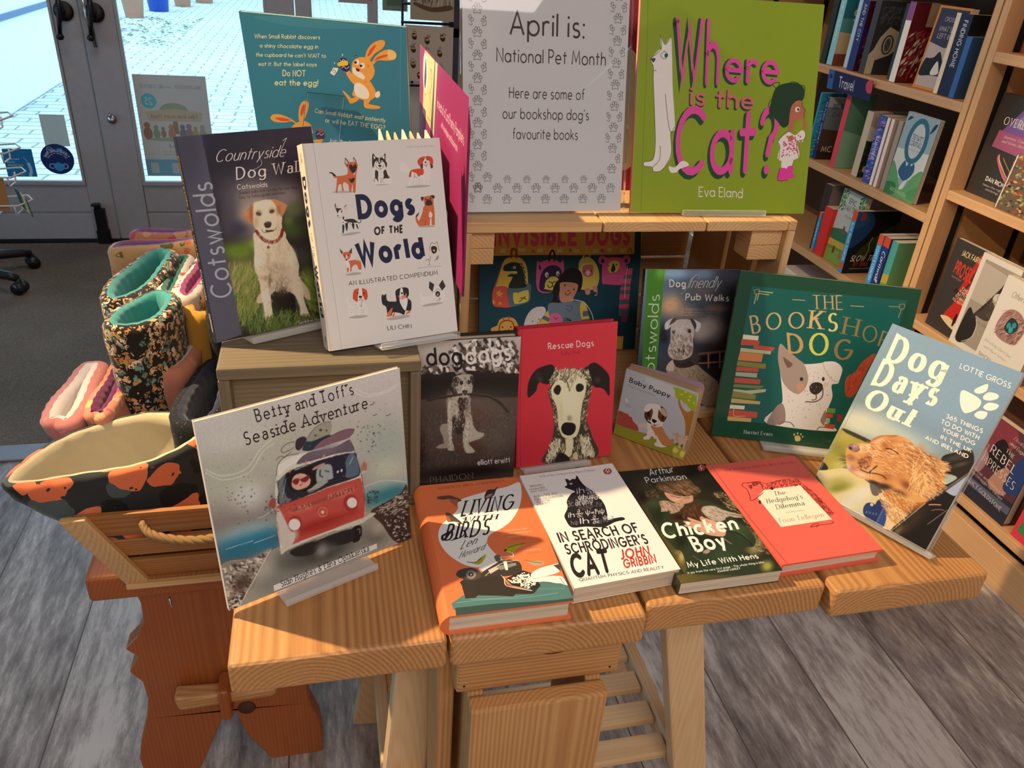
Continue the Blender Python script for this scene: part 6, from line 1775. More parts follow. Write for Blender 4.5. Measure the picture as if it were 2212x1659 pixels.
def shopsmall(a):
    c = Vector((.066, .066)); a.lay([disc(c, .066, 44)], '16357a'); a.lay([disc(c+V2(-24, 40), .013, 20)], 'b8cfe8'); a.lay([disc(c+V2(-24, 40), .011, 20)], '2a4a8a'); T(a, 'fut', .2, 'd8e8f4', 'SHOP', 35, 105, 14, 4)
    a.lay([[V2(72, 96), V2(92, 94), V2(93, 112), V2(73, 114)]], '2f9ad8'); T(a, 'fut', .18, 'd8f0fc', 'SAFE', 76, 102, 14, 4)
    tx = 'SHOP SMALL SAFELY'
    for rad, tx, hh, wt in ((.05, 'SHOP SMALL SAFELY', .0105, .24), (.041, 'Thank you for wearing a mask', .0055, .15)):
        n_ = len(tx)
        for i, ch in enumerate(tx):
            if ch == ' ': continue
            an = R(152-124*(i+.5)/n_)-0; p = c+V2(0, -18)+Vector((math.cos(an), math.sin(an)))*rad; tg = Vector((math.sin(an), -math.cos(an))); up_ = Vector((math.cos(an), math.sin(an))); ww = .0062 if rad > .045 else .0034
            a.text('fut', wt, 'e4eef8', ch, p-tg*ww*.5, p+tg*ww*.5, p-tg*ww*.5+up_*hh)
    a.lay([smooth_closed([V2(46, 46), V2(56, 46), V2(66, 52), V2(76, 46), V2(88, 44), V2(88, 26), V2(78, 16), V2(66, 12), V2(54, 17), V2(46, 28)])], '3aa8e8')
    for s_ in (-1, 1): a.lay(strip(smooth_open([c+V2(s_*21, -22), c+V2(s_*34, -24), c+V2(s_*36, -38), c+V2(s_*22, -42)]), lambda d, t: .003), 'c8e0f4')
a = Art(.132, .132); shopsmall(a); mb = MB(); inks = []; mb.prism([tuple(q) for q in disc((.066, .066), .067, 44)], lambda u, v: (u, .0001, v), lambda u, v: (u, .0008, v)); a.put(mb, inks)
o = build_ink(mb, inks, 'window_sticker', 'matt_print', None, H('16357a')); o.matrix_world = pose(-1.214, 3.8825, .318, 0, 0); tag(o, 'round navy sticker with a face mask on the left glass door', 'sticker')
sheet('paper_notice', 'plain pale paper stuck on the left glass door above the round sticker', 'notice', pose(-1.185, 3.8825, .44, 0, 0), .1, .135, lambda a: None, 'c8dfdf')

# ------------------------------------------------------------------ table
tb = thing('trestle_table', 'pine plank table on splayed trestle legs carrying the book display', 'table', (.32, .96, 0))
O = Vector((.32, .96, 0))
def at(p): return Vector(p)-O
for x0, x1, y0 in ((-.113, .0985, .556), (.1015, .314, .556), (.318, .537, .568), (.541, .748, .556)):
    MB().box(at((x0, y0, .708)), at((x1, 1.36, .75))).build('plank', 'pine_Y', tb, bevel=.006, seg=3)
for a_, b_ in (((.106, .745, .706), (.04, .70, 0)), ((.435, .745, .706), (.575, .72, 0)), ((.12, .96, .706), (.028, 1.06, 0)), ((.435, .96, .706), (.56, 1.06, 0))):
    MB().bar(at(a_), at(b_), .058 if a_[1] < .9 else .05, .03, (0, 1, 0)).build('leg', 'pale_pine_Z', tb, bevel=.004)
for x in (.052, .522): MB().bar(at((x, .74, .2)), at((x, 1.03, .2)), .02, .045).build('shelf_rail', 'pale_pine_Y', tb, bevel=.003)
for y in (.765, .83, .895, .965): MB().box(at((.064, y-.02, .2)), at((.51, y+.02, .215))).build('shelf_slat', 'pale_pine_X', tb, bevel=.003)
MB().box(at((.1, .72, .668)), at((.45, .77, .706))).build('cross_rail', 'pale_pine_X', tb, bevel=.003); MB().box(at((.1, .94, .668)), at((.45, .98, .706))).build('cross_rail', 'pale_pine_X', tb, bevel=.003)
pd = thing('pine_pedestal', 'orange pine box pedestal standing under the table front', 'stool', (.21, .7, 0)); O2 = Vector((.21, .7, 0))
a2 = lambda p: Vector(p)-O2
MB().box(a2((.116, .596, .616)), a2((.312, .63, .705))).build('apron', 'pine_X', pd, bevel=.005)
MB().box(a2((.13, .572, 0)), a2((.293, .595, .612))).build('front_panel', 'pine_Z', pd, bevel=.004)
MB().box(a2((.1, .631, 0)), a2((.122, .70, .705))).build('side_panel', 'pine_Z', pd, bevel=.003); MB().box(a2((.131, .597, 0)), a2((.15, .71, .612))).build('side_panel', 'pine_Z', pd, bevel=.003); MB().box(a2((.272, .597, 0)), a2((.292, .71, .612))).build('side_panel', 'pine_Z', pd, bevel=.003)
nl = MB()
for x, z in ((.128, .69), (.126, .628), (.3, .694), (.3, .628)): nl.lathe([(0, 0), (.0018, 0), (.0014, .001), (0, .001)], a2((x, .5965, z)), 8, M=RX)
nl.build('nail', 'black_iron', pd)
kn = MB().lathe([(0, 0), (.016, 0), (.013, .0012), (0, .0014)], a2((.228, .5965, .668)), 18, M=RX @ Matrix.Scale(.42, 3, (0, 1, 0))); kn.build('knot', mat('knot_brown', '7a3c18', .5), pd)

# ------------------------------------------------------------------ carved bench
bn = thing('carved_bench', 'orange pine bench with scalloped end board at the left of the table', 'bench', (-.2, 1.4, 0)); O3 = Vector((-.2, 1.4, 0)); a3 = lambda p: Vector(p)-O3
MB().box(a3((-.376, .975, .455)), a3((-.03, 2.0, .503))).build('seat', 'orange_pine_Y', bn, bevel=.008, seg=3)
prof = [(-.32, .455), (-.314, .42), (-.316, .38), (-.33, .35), (-.352, .325), (-.335, .305), (-.354, .272), (-.338, .245), (-.336, .2), (-.345, .155), (-.362, .1), (-.372, .05), (-.37, 0), (-.275, 0), (-.258, .04), (-.234, .1), (-.222, .134), (-.212, .146), (-.2, .14), (-.194, .11), (-.186, .075), (-.155, .01), (-.15, 0), (-.056, 0), (-.054, .05), (-.058, .09), (-.072, .14), (-.076, .2), (-.078, .3), (-.085, .455)]
for y in (1.0, 1.92): MB().prism(prof, lambda u, v: a3((u, y, v)), lambda u, v: a3((u, y+.035, v))).build('end_board', 'orange_pine_Z', bn, bevel=.004)
MB().box(a3((-.225, 1.036, .2)), a3((-.15, 1.919, .243))).build('stretcher', 'orange_pine_Y', bn, bevel=.004)
MB().hexa([a3(p) for p in ((-.281, .962, .206), (-.125, .966, .208), (-.125, .994, .208), (-.281, .994, .206), (-.286, .962, .238), (-.12, .966, .226), (-.12, .994, .226), (-.286, .994, .238))]).build('wedge', 'pine_X', bn, bevel=.007, seg=3)
MB().box(a3((-.214, .948, .184)), a3((-.196, .9955, .256))).build('pin', 'orange_pine_Z', bn, bevel=.006, seg=3)
MB().lathe([(0, 0), (.0155, 0), (.014, .0015), (0, .002)], a3((-.18, .999, .15)), 24, M=RX).build('knot', mat('knot_dark', '4a2410', .5), bn)
def hook(): return MB().tube([a3((-.262, .97, .456)), a3((-.262, .968, .445)), a3((-.259, .964, .442))], .002, 6)
hook().build('screw', 'silver', bn)

# ------------------------------------------------------------------ slatted crate of pouches
cr = thing('slatted_crate', 'tapered slatted wooden crate with rope handle full of fabric pouches', 'crate', (-.2, 1.25, .505)); O4 = Vector((-.2, 1.25, .505)); a4 = lambda p: Vector(p)-O4
zb, zt = .505, .664
def fx(z, s): k = (z-zb)/(zt-zb); return (-.308-.05*k) if s < 0 else (-.085+.05*k)
def fy(z): return .95-.046*(z-zb)/(zt-zb)
def by(z): return 1.56+.046*(z-zb)/(zt-zb)
for z0, z1 in ((.513, .556), (.568, .606), (.617, .664)):
    MB().hexa([a4(p) for p in ((fx(z0,-1)+.012, fy(z0)+.011, z0), (fx(z0,1), fy(z0)+.011, z0), (fx(z0,1), fy(z0)+.02, z0), (fx(z0,-1)+.012, fy(z0)+.02, z0), (fx(z1,-1)+.012, fy(z1)+.011, z1), (fx(z1,1), fy(z1)+.011, z1), (fx(z1,1), fy(z1)+.02, z1), (fx(z1,-1)+.012, fy(z1)+.02, z1))]).build('front_slat', 'slat_crate_X', cr, bevel=.002)
    MB().hexa([a4(p) for p in ((fx(z0,-1), fy(z0)+.012, z0), (fx(z0,-1)+.01, fy(z0)+.012, z0), (fx(z0,-1)+.01, by(z0), z0), (fx(z0,-1), by(z0), z0), (fx(z1,-1), fy(z1)+.012, z1), (fx(z1,-1)+.01, fy(z1)+.012, z1), (fx(z1,-1)+.01, by(z1), z1), (fx(z1,-1), by(z1), z1))]).build('side_slat', 'slat_crate_Y', cr, bevel=.002)
    MB().hexa([a4(p) for p in ((fx(z0,1)-.01, fy(z0)+.012, z0), (fx(z0,1), fy(z0)+.012, z0), (fx(z0,1), by(z0), z0), (fx(z0,1)-.01, by(z0), z0), (fx(z1,1)-.01, fy(z1)+.012, z1), (fx(z1,1), fy(z1)+.012, z1), (fx(z1,1), by(z1), z1), (fx(z1,1)-.01, by(z1), z1))]).build('side_slat', 'slat_crate_Y', cr, bevel=.002)
    MB().hexa([a4(p) for p in ((fx(z0,-1), by(z0), z0), (fx(z0,1), by(z0), z0), (fx(z0,1), by(z0)+.01, z0), (fx(z0,-1), by(z0)+.01, z0), (fx(z1,-1), by(z1), z1), (fx(z1,1), by(z1), z1), (fx(z1,1), by(z1)+.01, z1), (fx(z1,-1), by(z1)+.01, z1))]).build('back_slat', 'slat_crate_X', cr, bevel=.002)
MB().hexa([a4(p) for p in ((fx(zb,-1)-.002, fy(zb), zb), (fx(zb,-1)+.03, fy(zb), zb), (fx(zb,-1)+.03, fy(zb)+.011, zb), (fx(zb,-1)-.002, fy(zb)+.011, zb), (fx(zt,-1)-.002, fy(zt), zt+.003), (fx(zt,-1)+.03, fy(zt), zt+.003), (fx(zt,-1)+.03, fy(zt)+.011, zt+.003), (fx(zt,-1)-.002, fy(zt)+.011, zt+.003))]).build('corner_batten', 'crate_pine_Z', cr, bevel=.002)
MB().box(a4((-.3, .955, .5035)), a4((-.09, 1.56, .512))).build('base', 'slat_crate_Y', cr)
MB().box(a4((-.31, .942, .504)), a4((-.088, .953, .513))).build('bottom_batten', 'crate_pine_X', cr, bevel=.002)
rp = MB(); cx_ = [(-.262, .912, .648), (-.25, .9, .638), (-.215, .893, .63), (-.175, .89, .63), (-.14, .895, .638), (-.128, .912, .648)]
for ph in (0, 2.09, 4.19):
    ps = smooth_open([Vector(p) for p in cx_], 12); q = []
    for i, p in enumerate(ps): q.append(a4(p+Vector((0, math.cos(i*.55+ph), math.sin(i*.55+ph)))*.0032))
    rp.tube(q, .0038, 8)
rp.build('rope_handle', 'rope', cr)

# ------------------------------------------------------------------ quilted fabric pouches
fabric('dark_floral', '17120f', ['e8c9a0', 'd08a4a', '7fa8a0', 'f0e4d0', 'c8a060', '6a8a7a', 'e0b088'], 95, .5, hole=.34); fabric('botanical_grey', '262c2e', ['e87c50', '0c1013', 'e8845c', '0c1013', '4a5a5c', '0c1013', 'e0744a'], 26, .62, hole=.12)
fabric('pink_flowers', 'cf8480', ['dca298', 'd8988c'], 70, .2); fabric('pink_plain', 'cf8a72', ['d89a84'], 40, .2); fabric('orange_yellow', 'd08a70', ['e07a50', 'd8c070', 'c85a6a', 'e0b088'], 42, .45)
fabric('white_floral', 'd8d0c8', ['5a4a68', 'c04a58', '2a5a50', 'e8b080'], 55, .36); fabric('peach_floral', 'd8b080', ['e08a50', '3a4a1c', 'e8c8a0', '6a7a3a'], 40, .42); fabric('night_sky', '10131a', ['d8d8e0'], 160, .13, sheen=.02)
mat('cream_lining', 'd2c8a6', .9, 0, .2, .3); mat('teal_lining', '3f9a9a', .9, 0, .2, .3); mat('white_lining', 'e4dcd8', .9, 0, .2, .3); mat('plum_lining', '6a1650', .9, 0, .2, .3); mat('lilac_lining', '9a6a98', .9, 0, .2, .3); mat('magenta_lining', '9a2a72', .9, 0, .2, .3); mat('green_lining', '1f6a5a', .9, 0, .2, .3); mat('navy_lining', '1c2740', .9, 0, .2, .3); mat('yellow_lining', 'c8963a', .9, 0, .2, .3)
def pouch(label, rim, z, zbot, outer, lining, puff=.011, squeeze=.35, shift=(0, 0), quilts=9, sag=.003, wave=.42, taper=.1):
    n = 120; cyc = smooth_closed([Vector(p) for p in rim], 24); ln = [0]
    for i in range(len(cyc)): ln.append(ln[-1]+(cyc[(i+1) % len(cyc)]-cyc[i]).length)
    ring = []
    for k in range(n):
        t = ln[-1]*k/n; i = max(j for j in range(len(cyc)) if ln[j] <= t); f = (t-ln[i])/max(1e-9, ln[i+1]-ln[i]); ring.append(cyc[i].lerp(cyc[(i+1) % len(cyc)], f))
    c = sum(ring, Vector((0, 0)))/n; far = max(ring, key=lambda p: (p-c).length); ax = (far-c).normalized(); nx = Vector((-ax.y, ax.x))
    per = ln[-1]; area2 = sum(ring[i-1].x*ring[i].y-ring[i].x*ring[i-1].y for i in range(n)); sgn = 1 if area2 > 0 else -1
    def nrm(k): d = (ring[(k+1) % n]-ring[k-1]).normalized(); return Vector((d.y, -d.x))*sgn
    def at_level(k, off, zz, q):
        """q=0 at the rim, 1 at the foot: the pouch flattens towards its seam"""
        p = ring[k]+nrm(k)*off; d = p-c; u, v = d.dot(ax), d.dot(nx)
        s = q**1.3; p = c+ax*u*(1-taper*s)+nx*v*(1-squeeze*s)+Vector(shift)*s
        return Vector((p.x, p.y, zz))
    base = Vector((c.x, c.y, zbot)); t = thing('fabric_pouch', label, 'pouch', base, 'quilted fabric pouches in the crate')
    hgt = z-zbot
    def shell(levels, name, m):
        mb = MB(); vs = []
        for off, dz, q in levels:
            for k in range(n):
                bump = .0016*wave*math.sin(quilts*2*PI*k/n*2+dz*40)+.0022*wave*math.sin(2*PI*k/n*3+dz*25); sg = sag*math.sin(2*PI*k/n*2+.8)*(1-q)
                vs.append(at_level(k, off+bump, z+dz*hgt+sg, q)-base)
        L = len(levels); fs = [(i*n+k, i*n+(k+1) % n, (i+1)*n+(k+1) % n, (i+1)*n+k) for i in range(L-1) for k in range(n)]
        fs.append(tuple((L-1)*n+k for k in range(n))); mb.add(vs, fs, 0, True); return mb.build(name, m, t)
    shell([(-puff*.2, .008, 0), (puff*.5, .002, 0), (puff*.95, -.025, .0), (puff, -.08, .05), (puff*.8, -.17, .12), (puff*.95, -.27, .22), (puff*.75, -.4, .34), (puff*.9, -.55, .5), (puff*.7, -.7, .66), (puff*.7, -.85, .82), (puff*.3, -.96, .95), (-puff*.5, -1, 1)], 'outer_cover', outer)
    shell([(-puff*.15, .007, 0), (-puff*.6, .01, 0), (-puff*1.05, -.005, 0), (-puff*1.4, -.05, .02), (-puff*1.3, -.14, .1), (-puff*.95, -.2, .12), (-puff*1.0, -.4, .34), (-puff*1.1, -.7, .6), (-puff*1.3, -.9, .85)], 'lining', lining)
    return t
pouch('wide open pouch with cream lining and dark leaf print, nearest the viewer', [(-.412, .94), (-.36, 1.035), (-.278, 1.082), (-.216, 1.06), (-.19, 1.0), (-.244, .95), (-.326, .934), (-.396, .918)], .722, .585, 'botanical_grey', 'cream_lining', .008, .5, (.075, -.012), taper=.5)
pouch('pink pouch with white lining, leftmost in the crate', [(-.398, 1.066), (-.39, 1.2), (-.376, 1.222), (-.36, 1.2), (-.366, 1.06), (-.384, 1.052)], .735, .6, 'pink_flowers', 'white_lining', .011, .2, (.05, .04), taper=.25)
pouch('pink and orange pouch with plum lining beside the leftmost pink one', [(-.346, 1.075), (-.343, 1.2), (-.33, 1.222), (-.316, 1.19), (-.326, 1.072), (-.337, 1.065)], .735, .6, 'orange_yellow', 'plum_lining', .009, .2, (.045, .04), taper=.25)
pouch('tall dark floral pouch with teal lining standing in front of its twin', [(-.316, 1.139), (-.308, 1.2), (-.285, 1.25), (-.26, 1.256), (-.238, 1.222), (-.246, 1.175), (-.268, 1.142), (-.296, 1.127)], .84, .54, 'dark_floral', 'teal_lining', .011, .5, (.015, .0))
pouch('dark floral pouch with wide teal opening behind its twin', [(-.341, 1.245), (-.342, 1.32), (-.326, 1.4), (-.3, 1.452), (-.268, 1.43), (-.276, 1.35), (-.296, 1.27), (-.322, 1.23)], .838, .54, 'dark_floral', 'teal_lining', .011, .5, (.02, 0))
pouch('salmon pink pouch with white lining right of the tall dark floral one', [(-.263, 1.165), (-.262, 1.25), (-.25, 1.315), (-.222, 1.318), (-.212, 1.28), (-.232, 1.17), (-.248, 1.155)], .755, .53, 'pink_plain', 'white_lining', .012, .35)
pouch('pouch of white floral print with a narrow green lining', [(-.268, 1.27), (-.272, 1.36), (-.27, 1.44), (-.255, 1.455), (-.243, 1.44), (-.25, 1.35), (-.256, 1.26)], .825, .55, 'white_floral', 'green_lining', .009, .1)
pouch('pouch with magenta lining and pale print beside the navy one', [(-.24, 1.28), (-.238, 1.36), (-.226, 1.46), (-.208, 1.47), (-.196, 1.44), (-.212, 1.34), (-.222, 1.27)], .825, .55, 'white_floral', 'magenta_lining', .009, .1)
pouch('lilac lined pouch with peach floral print at the far end', [(-.372, 1.45), (-.36, 1.485), (-.3, 1.505), (-.22, 1.51), (-.21, 1.495), (-.28, 1.482), (-.345, 1.462)], .84, .55, 'peach_floral', 'lilac_lining', .009, .2)
pouch('lilac lined pouch of orange fabric, farthest back in the crate', [(-.352, 1.53), (-.34, 1.555), (-.29, 1.565), (-.22, 1.57), (-.21, 1.555), (-.27, 1.542), (-.33, 1.535)], .84, .55, 'orange_yellow', 'lilac_lining', .008, .2)
pouch('mustard yellow pouch between the dark floral and starry pouches', [(-.222, 1.24), (-.224, 1.3), (-.205, 1.32), (-.184, 1.31), (-.182, 1.26), (-.2, 1.235)], .81, .55, 'yellow_lining', 'yellow_lining', .01, .2)
pouch('black starry pouch with navy lining behind the walking guide', [(-.182, 1.21), (-.184, 1.3), (-.172, 1.38), (-.15, 1.39), (-.132, 1.36), (-.14, 1.28), (-.155, 1.21)], .815, .53, 'night_sky', 'navy_lining', .011, .2)
pouch('black starry pouch with navy opening beside the grey box', [(-.222, 1.03), (-.215, 1.14), (-.196, 1.2), (-.17, 1.2), (-.158, 1.15), (-.165, 1.06), (-.185, 1.015)], .74, .53, 'night_sky', 'navy_lining', .011, .2)

# ------------------------------------------------------------------ books
def base_ink(h): return tuple(np.clip(lin(hexc(h)), .004, .9))
def book(name, label, Mx, w, h, t, cover='ffffff', key=None, spine=None, hard=False, group='books on the display table', spine_run=None, back=None, gloss='matt_print', art_run=None, ref='ffffff', cat='book', round_spine=0, pages='page_edges', thin=False):
    root = thing(name, label, cat, group=group, Mx=Mx); ct = .0028 if hard else .0006; ins = .0035 if hard else .0007; st = .0022 if hard else .0006
    a = Art(w, h, ref); inks = []; mb = MB().box((0, 0, 0), (w, ct, h))
    if key: a = Art(w, h, ART[key][0]); a.run(ART[key][1])
    elif art_run: a.run(art_run)
    a.put(mb, inks); build_ink(mb, inks, 'front_cover', gloss, root, base_ink(cover))
    if thin: return root
    MB().box((0, t-ct, 0), (w, t, h)).build('back_cover', ink_mat(back or cover), root)
    mb = MB(); inks = []; sc = spine or cover
    if round_spine:
        pr = [(-round_spine*math.sin(PI*k/12)**.8, t*k/12) for k in range(13)]+[(.0004, t), (.0004, 0)]
        mb.prism(pr, lambda u, v: (u, v, 0), lambda u, v: (u, v, h), sm=False)
    else: mb.box((-st, 0, 0), (-.00001, t, h))
    if spine_run:
        a = Art(t, h); a.run(spine_run); a.put(mb, inks, lambda u, v, d: (-st-d, t-u, v))
    build_ink(mb, inks, 'spine', gloss, root, base_ink(sc))
    MB().box((.0008, ct, ins), (w-ins, t-ct, h-ins)).build('pages', pages, root)
    return root
def ink_mat(h):
    k = 'ink_'+h
    return k if k in MATS else (mat(k, h, .5) and k)
def easel(label, Mx, w, h, t, x0, x1, depth=.022, plate=.5, group='clear acrylic easels', lift=.004):
    root = thing('acrylic_easel', label, 'book stand', group=group, Mx=Mx); z0 = -lift
    MB().box((x0, -depth, z0), (x1, t+.003, z0+.003)).box((x0, -depth-.003, z0), (x1, -depth, z0+.0075)).build('lip', 'acrylic', root, bevel=.001)
    MB().box((x0+.008, t+.0015, z0+.003), (x1-.008, t+.0045, h*plate)).build('back_plate', 'acrylic', root, bevel=.0008)
    xm = (x0+x1)/2; zl = Mx.inverted().to_3x3() @ Vector((0, 0, -1)); top = Vector((xm, t+.005, h*plate*.9)); k = (h*plate*.9+lift)/max(.2, -zl.z)
    MB().bar(top, top+zl*(k*.97)+Vector((0, .015, 0)), .05, .003, (0, 1, 0)).build('rear_leg', 'acrylic', root, bevel=.0008)
    return root
P_ = dict(country=pose(-.1244, .8288, .9563, 25.1, 11.8), dogsw=pose(-.001, .7972, .957, 14.8, 17.8), betty=pose(-.1146, .6218, .7571, 23.6, 7.1), dogdogs=pose(.0999, .8107, .7522, 2.4, 4.4),
          rescue=pose(.2318, .8272, .7564, 5.6, 10.5), bookshop=pose(.5336, .8733, .7562, -19.5, 11.5), days=pose(.6109, .7331, .7579, -62.2, 23.4), puppy=pose(.3925, .8987, .7515, -45.6, 5.0),
          pub=pose(.4375, .9443, .7662, -3.7, 11.7), wcat=pose(.3928, .9563, 1.0632, -1.9, 15.8), sign=pose(.1704, .9572, 1.0625, 1.3, 13.5), invis=pose(.2359, 1.1387, .7664, -1.6, 13.4), rabbit=pose(-.0874, 1.2863, .9982, -24.5, -8),
          cat=pose(.2367, .582, .7748, 5.2, 86.6), chick=pose(.3568, .578, .7688, 1.2, 88.3), hedge=pose(.4868, .5876, .7697, 3.0, 88.4), birds=pose(.0996, .5603, .7778, .9, 89.1))
book('walking_guide', 'dark purple walking guide with a sitting cream labrador, on the grey box', P_['country'], .1465, .2186, .009, '4c4754', 'country', '2a2836', gloss='gloss_print', spine_run='t helv .13 e8b830 "Countryside DOG WALKS" 22,2000 22,900 68,2000\nt helv .16 f0e8e0 "Cotswolds" 22,820 22,480 68,820\np d8d0c8 25,120 60,120 60,330 25,330')
easel('clear easel under the purple walking guide on the grey box', P_['country'], .1465, .2186, .009, .032, .14)
book('illustrated_hardback', 'pale hardback with small drawn dogs and navy lettering, on the grey box', P_['dogsw'], .1523, .2207, .024, 'c9b8ae', 'dogsw', 'e8dccb', True, spine_run='t fut .3 22305a "Dogs" 60,1880 60,1340 178,1880\nt fut .14 33221f "OF THE" 95,1290 95,1020 140,1290\nt fut .3 22305a "World" 60,950 60,360 178,950\nt fut .14 33221f "LILI" 80,2080 150,2080 80,2125\nt fut .14 33221f "CHIN" 75,2020 165,2020 75,2065\ns 2f7a7a 120,70 150,110 135,160 110,130')
easel('clear easel under the pale dog compendium on the grey box', P_['dogsw'], .1523, .2207, .024, .05, .145)
book('picture_book', 'large square picture book with a red camper van by the sea', P_['betty'], .2103, .2131, .0055, 'd8ccc4', 'betty', 'e4dcd0', gloss='matt_print', back='c8c0b8')
easel('clear easel holding the camper van picture book', P_['betty'], .2103, .2131, .0055, .05, .155)
book('photography_hardback', 'black and white hardback of a shaggy dog holding a branch', P_['dogdogs'], .124, .1977, .022, '2a201c', 'dogdogs', 'e0d4c6', True, gloss='gloss_print')
book('art_hardback', 'crimson hardback painted with a long nosed brindle dog', P_['rescue'], .1355, .1905, .016, 'c22a3c', 'rescue', 'c22a3c', True, spine_run='t slab .13 7a1420 "Rescue Dogs" 55,1750 55,900 110,1750')
easel('clear easel holding the crimson dog portrait hardback', P_['rescue'], .1355, .1905, .016, .004, .1, .012)
book('picture_book', 'dark green square picture book with a spotted dog and gold title', P_['bookshop'], .2407, .2418, .008, '1a5034', 'bookshop', '164028', gloss='gloss_print')
easel('clear easel holding the dark green picture book', P_['bookshop'], .2407, .2418, .008, .07, .19, .026)
book('travel_paperback', 'blue sky paperback with a golden dog leaning from a car window', P_['days'], .1559, .2362, .013, '8fa3b0', 'days', '8ba0ac', gloss='gloss_print')
easel('wide clear stand holding the golden dog paperback at the table corner', P_['days'], .1559, .2362, .013, -.004, .166, .007, .62)
book('walking_guide', 'green banded walking guide with an airedale head, inside the pine crate', P_['pub'], .1458, .2084, .009, '3a3230', 'pub', '1c1a1a', gloss='gloss_print', spine_run='t helv .15 c8a030 "DOG FRIENDLY PUB WALKS" 22,1900 22,900 66,1900\nt helv .15 e0d8d0 "Cotswolds" 22,800 22,450 66,800')
easel('clear easel behind the green banded walking guide', P_['pub'], .1458, .2084, .009, .03, .11, .008)
book('picture_book', 'lime green picture book with pink hand lettering, on top of the pine crate', P_['wcat'], .251, .2659, .006, '98a41c', 'wcat', 'd88a80', gloss='matt_print')
easel('clear easel under the lime green book on the pine crate', P_['wcat'], .251, .2659, .006, .07, .19, .006, .4, lift=.0035)
book('picture_book', 'dark teal picture book of animal rucksacks, deep inside the pine crate', P_['invis'], .272, .231, .007, '154048', 'invis', '123840')
book('picture_book', 'teal picture book with a running rabbit, back cover showing behind the grey box', P_['rabbit'], .241, .2592, .006, '3a8496', 'rabbit', '3a8496', pages='page_edges')
r_ = thing('acrylic_easel', 'clear easel leg propping the teal rabbit book from behind', 'book stand', group='clear acrylic easels', Mx=P_['rabbit'])
MB().bar((.118, -.004, .16), (.118, -.1, .002), .058, .003, (0, 1, 0)).build('rear_leg', 'clear_pane', r_, bevel=.0008); MB().box((.09, -.1, -.003), (.146, .03, .0)).build('base', 'acrylic', r_, bevel=.0008)
# flat front row
book('nature_hardback', 'orange hardback lying flat with a typewriter and small birds', P_['birds'], .1299, .2124, .0265, 'f08250', 'birds', 'ee7c48', True, round_spine=.009)
book('science_paperback', 'cream paperback lying flat with a black cat covered in equations', P_['cat'], .1259, .1893, .0235, 'f2e2c6', 'cat', 'd8d0c8')
book('memoir_paperback', 'dark green paperback lying flat with a boy holding a hen', P_['chick'], .1246, .1997, .0178, '3a3a22', 'chick', '2a2a1c', gloss='gloss_print')
book('fiction_hardback', 'coral red hardback lying flat with a hedgehog line drawing', P_['hedge'], .1347, .188, .0188, 'ee6a58', 'hedge', 'ee6a58', True)
# board book
root = thing('board_book', 'small chunky board book with a puppy, standing ajar on the table', 'book', group='books on the display table', Mx=P_['puppy'])
def rrect(w, h, r, left=False):
    p = []
    for cx, cy, a0, rr in ((w-r, r, -90, r), (w-r, h-r, 0, r), (.001, h-.001, 90, .001), (.001, .001, 180, .001)):
        p += [(cx+rr*math.cos(R(a0+90*k/6)), cy+rr*math.sin(R(a0+90*k/6))) for k in range(7)]
    return p
w, h = .1073, .1042; rr = rrect(w, h, .009); a = Art(w, h, ART['puppy'][0]); a.run(ART['puppy'][1]); mb = MB(); inks = []
mb.prism(rr, lambda u, v: (u, .0002, v), lambda u, v: (u, .002, v)); a.put(mb, inks); build_ink(mb, inks, 'front_cover', 'gloss_print', root, base_ink('c4c6c4'))
m, n, l, b = nm('board_pages'); tc = n.new('ShaderNodeTexCoord'); sx = n.new('ShaderNodeSeparateXYZ'); l.new(tc.outputs['Object'], sx.inputs[0]); f = math_node(n, l, 'SINE', math_node(n, l, 'MULTIPLY', sx.outputs['Y'], 2200)); rp = ramp(n, [(.1, '8a6a48'), (.5, 'e0c8a0')]); l.new(f, rp.inputs[0]); l.new(rp.outputs[0], b.inputs['Base Color']); b.inputs['Roughness'].default_value = .8; MATS['board_pages'] = m
MB().prism(rr, lambda u, v: (u, .0021, v), lambda u, v: (u, .02, v)).build('pages', 'board_pages', root)
RZ = Matrix.Rotation(R(9), 3, 'Z'); MB().prism(rr, lambda u, v: tuple(RZ @ Vector((u, .0205, v))), lambda u, v: tuple(RZ @ Vector((u, .0235, v)))).build('back_cover', mat('lilac_board', 'b89ab0', .5), root)
MB().box((-.001, 0, 0), (0, .023, h)).build('spine', mat('board_spine', 'a89a94', .5), root)

# ------------------------------------------------------------------ grey box, pine crate, hidden riser
gb = thing('grey_box', 'weathered grey wooden box standing on its side at the table left', 'box', (-.013, .85, .75)); O5 = Vector((-.013, .85, .75)); a5 = lambda p: Vector(p)-O5
MB().box(a5((-.121, .775, .938)), a5((.096, .93, .952))).build('top_board', 'grey_wood_X', gb, bevel=.002); MB().box(a5((-.121, .775, .75)), a5((.096, .93, .763))).build('bottom_board', 'grey_wood_X', gb, bevel=.002)
MB().box(a5((-.121, .7755, .7635)), a5((-.109, .93, .9375))).build('side_board', 'grey_wood_Z', gb, bevel=.002); MB().box(a5((.084, .7755, .7635)), a5((.096, .93, .9375))).build('side_board', 'grey_wood_Z', gb, bevel=.002)
MB().box(a5((-.1088, .795, .7635)), a5((.0838, .803, .9375))).build('inner_panel', 'grey_wood_X', gb)
ds = thing('display_riser', 'plain wooden riser hidden behind the grey box', 'box', (.02, 1.2, .75)); MB().box((-.13, -.262, 0), (.143, .24, .232)).build('body', 'grey_wood_Y', ds, bevel=.003)
pc = thing('pine_crate', 'pale pine crate on its side, open to the front, holding books', 'crate', (.394, 1.07, .75)); O6 = Vector((.394, 1.07, .75)); a6 = lambda p: Vector(p)-O6
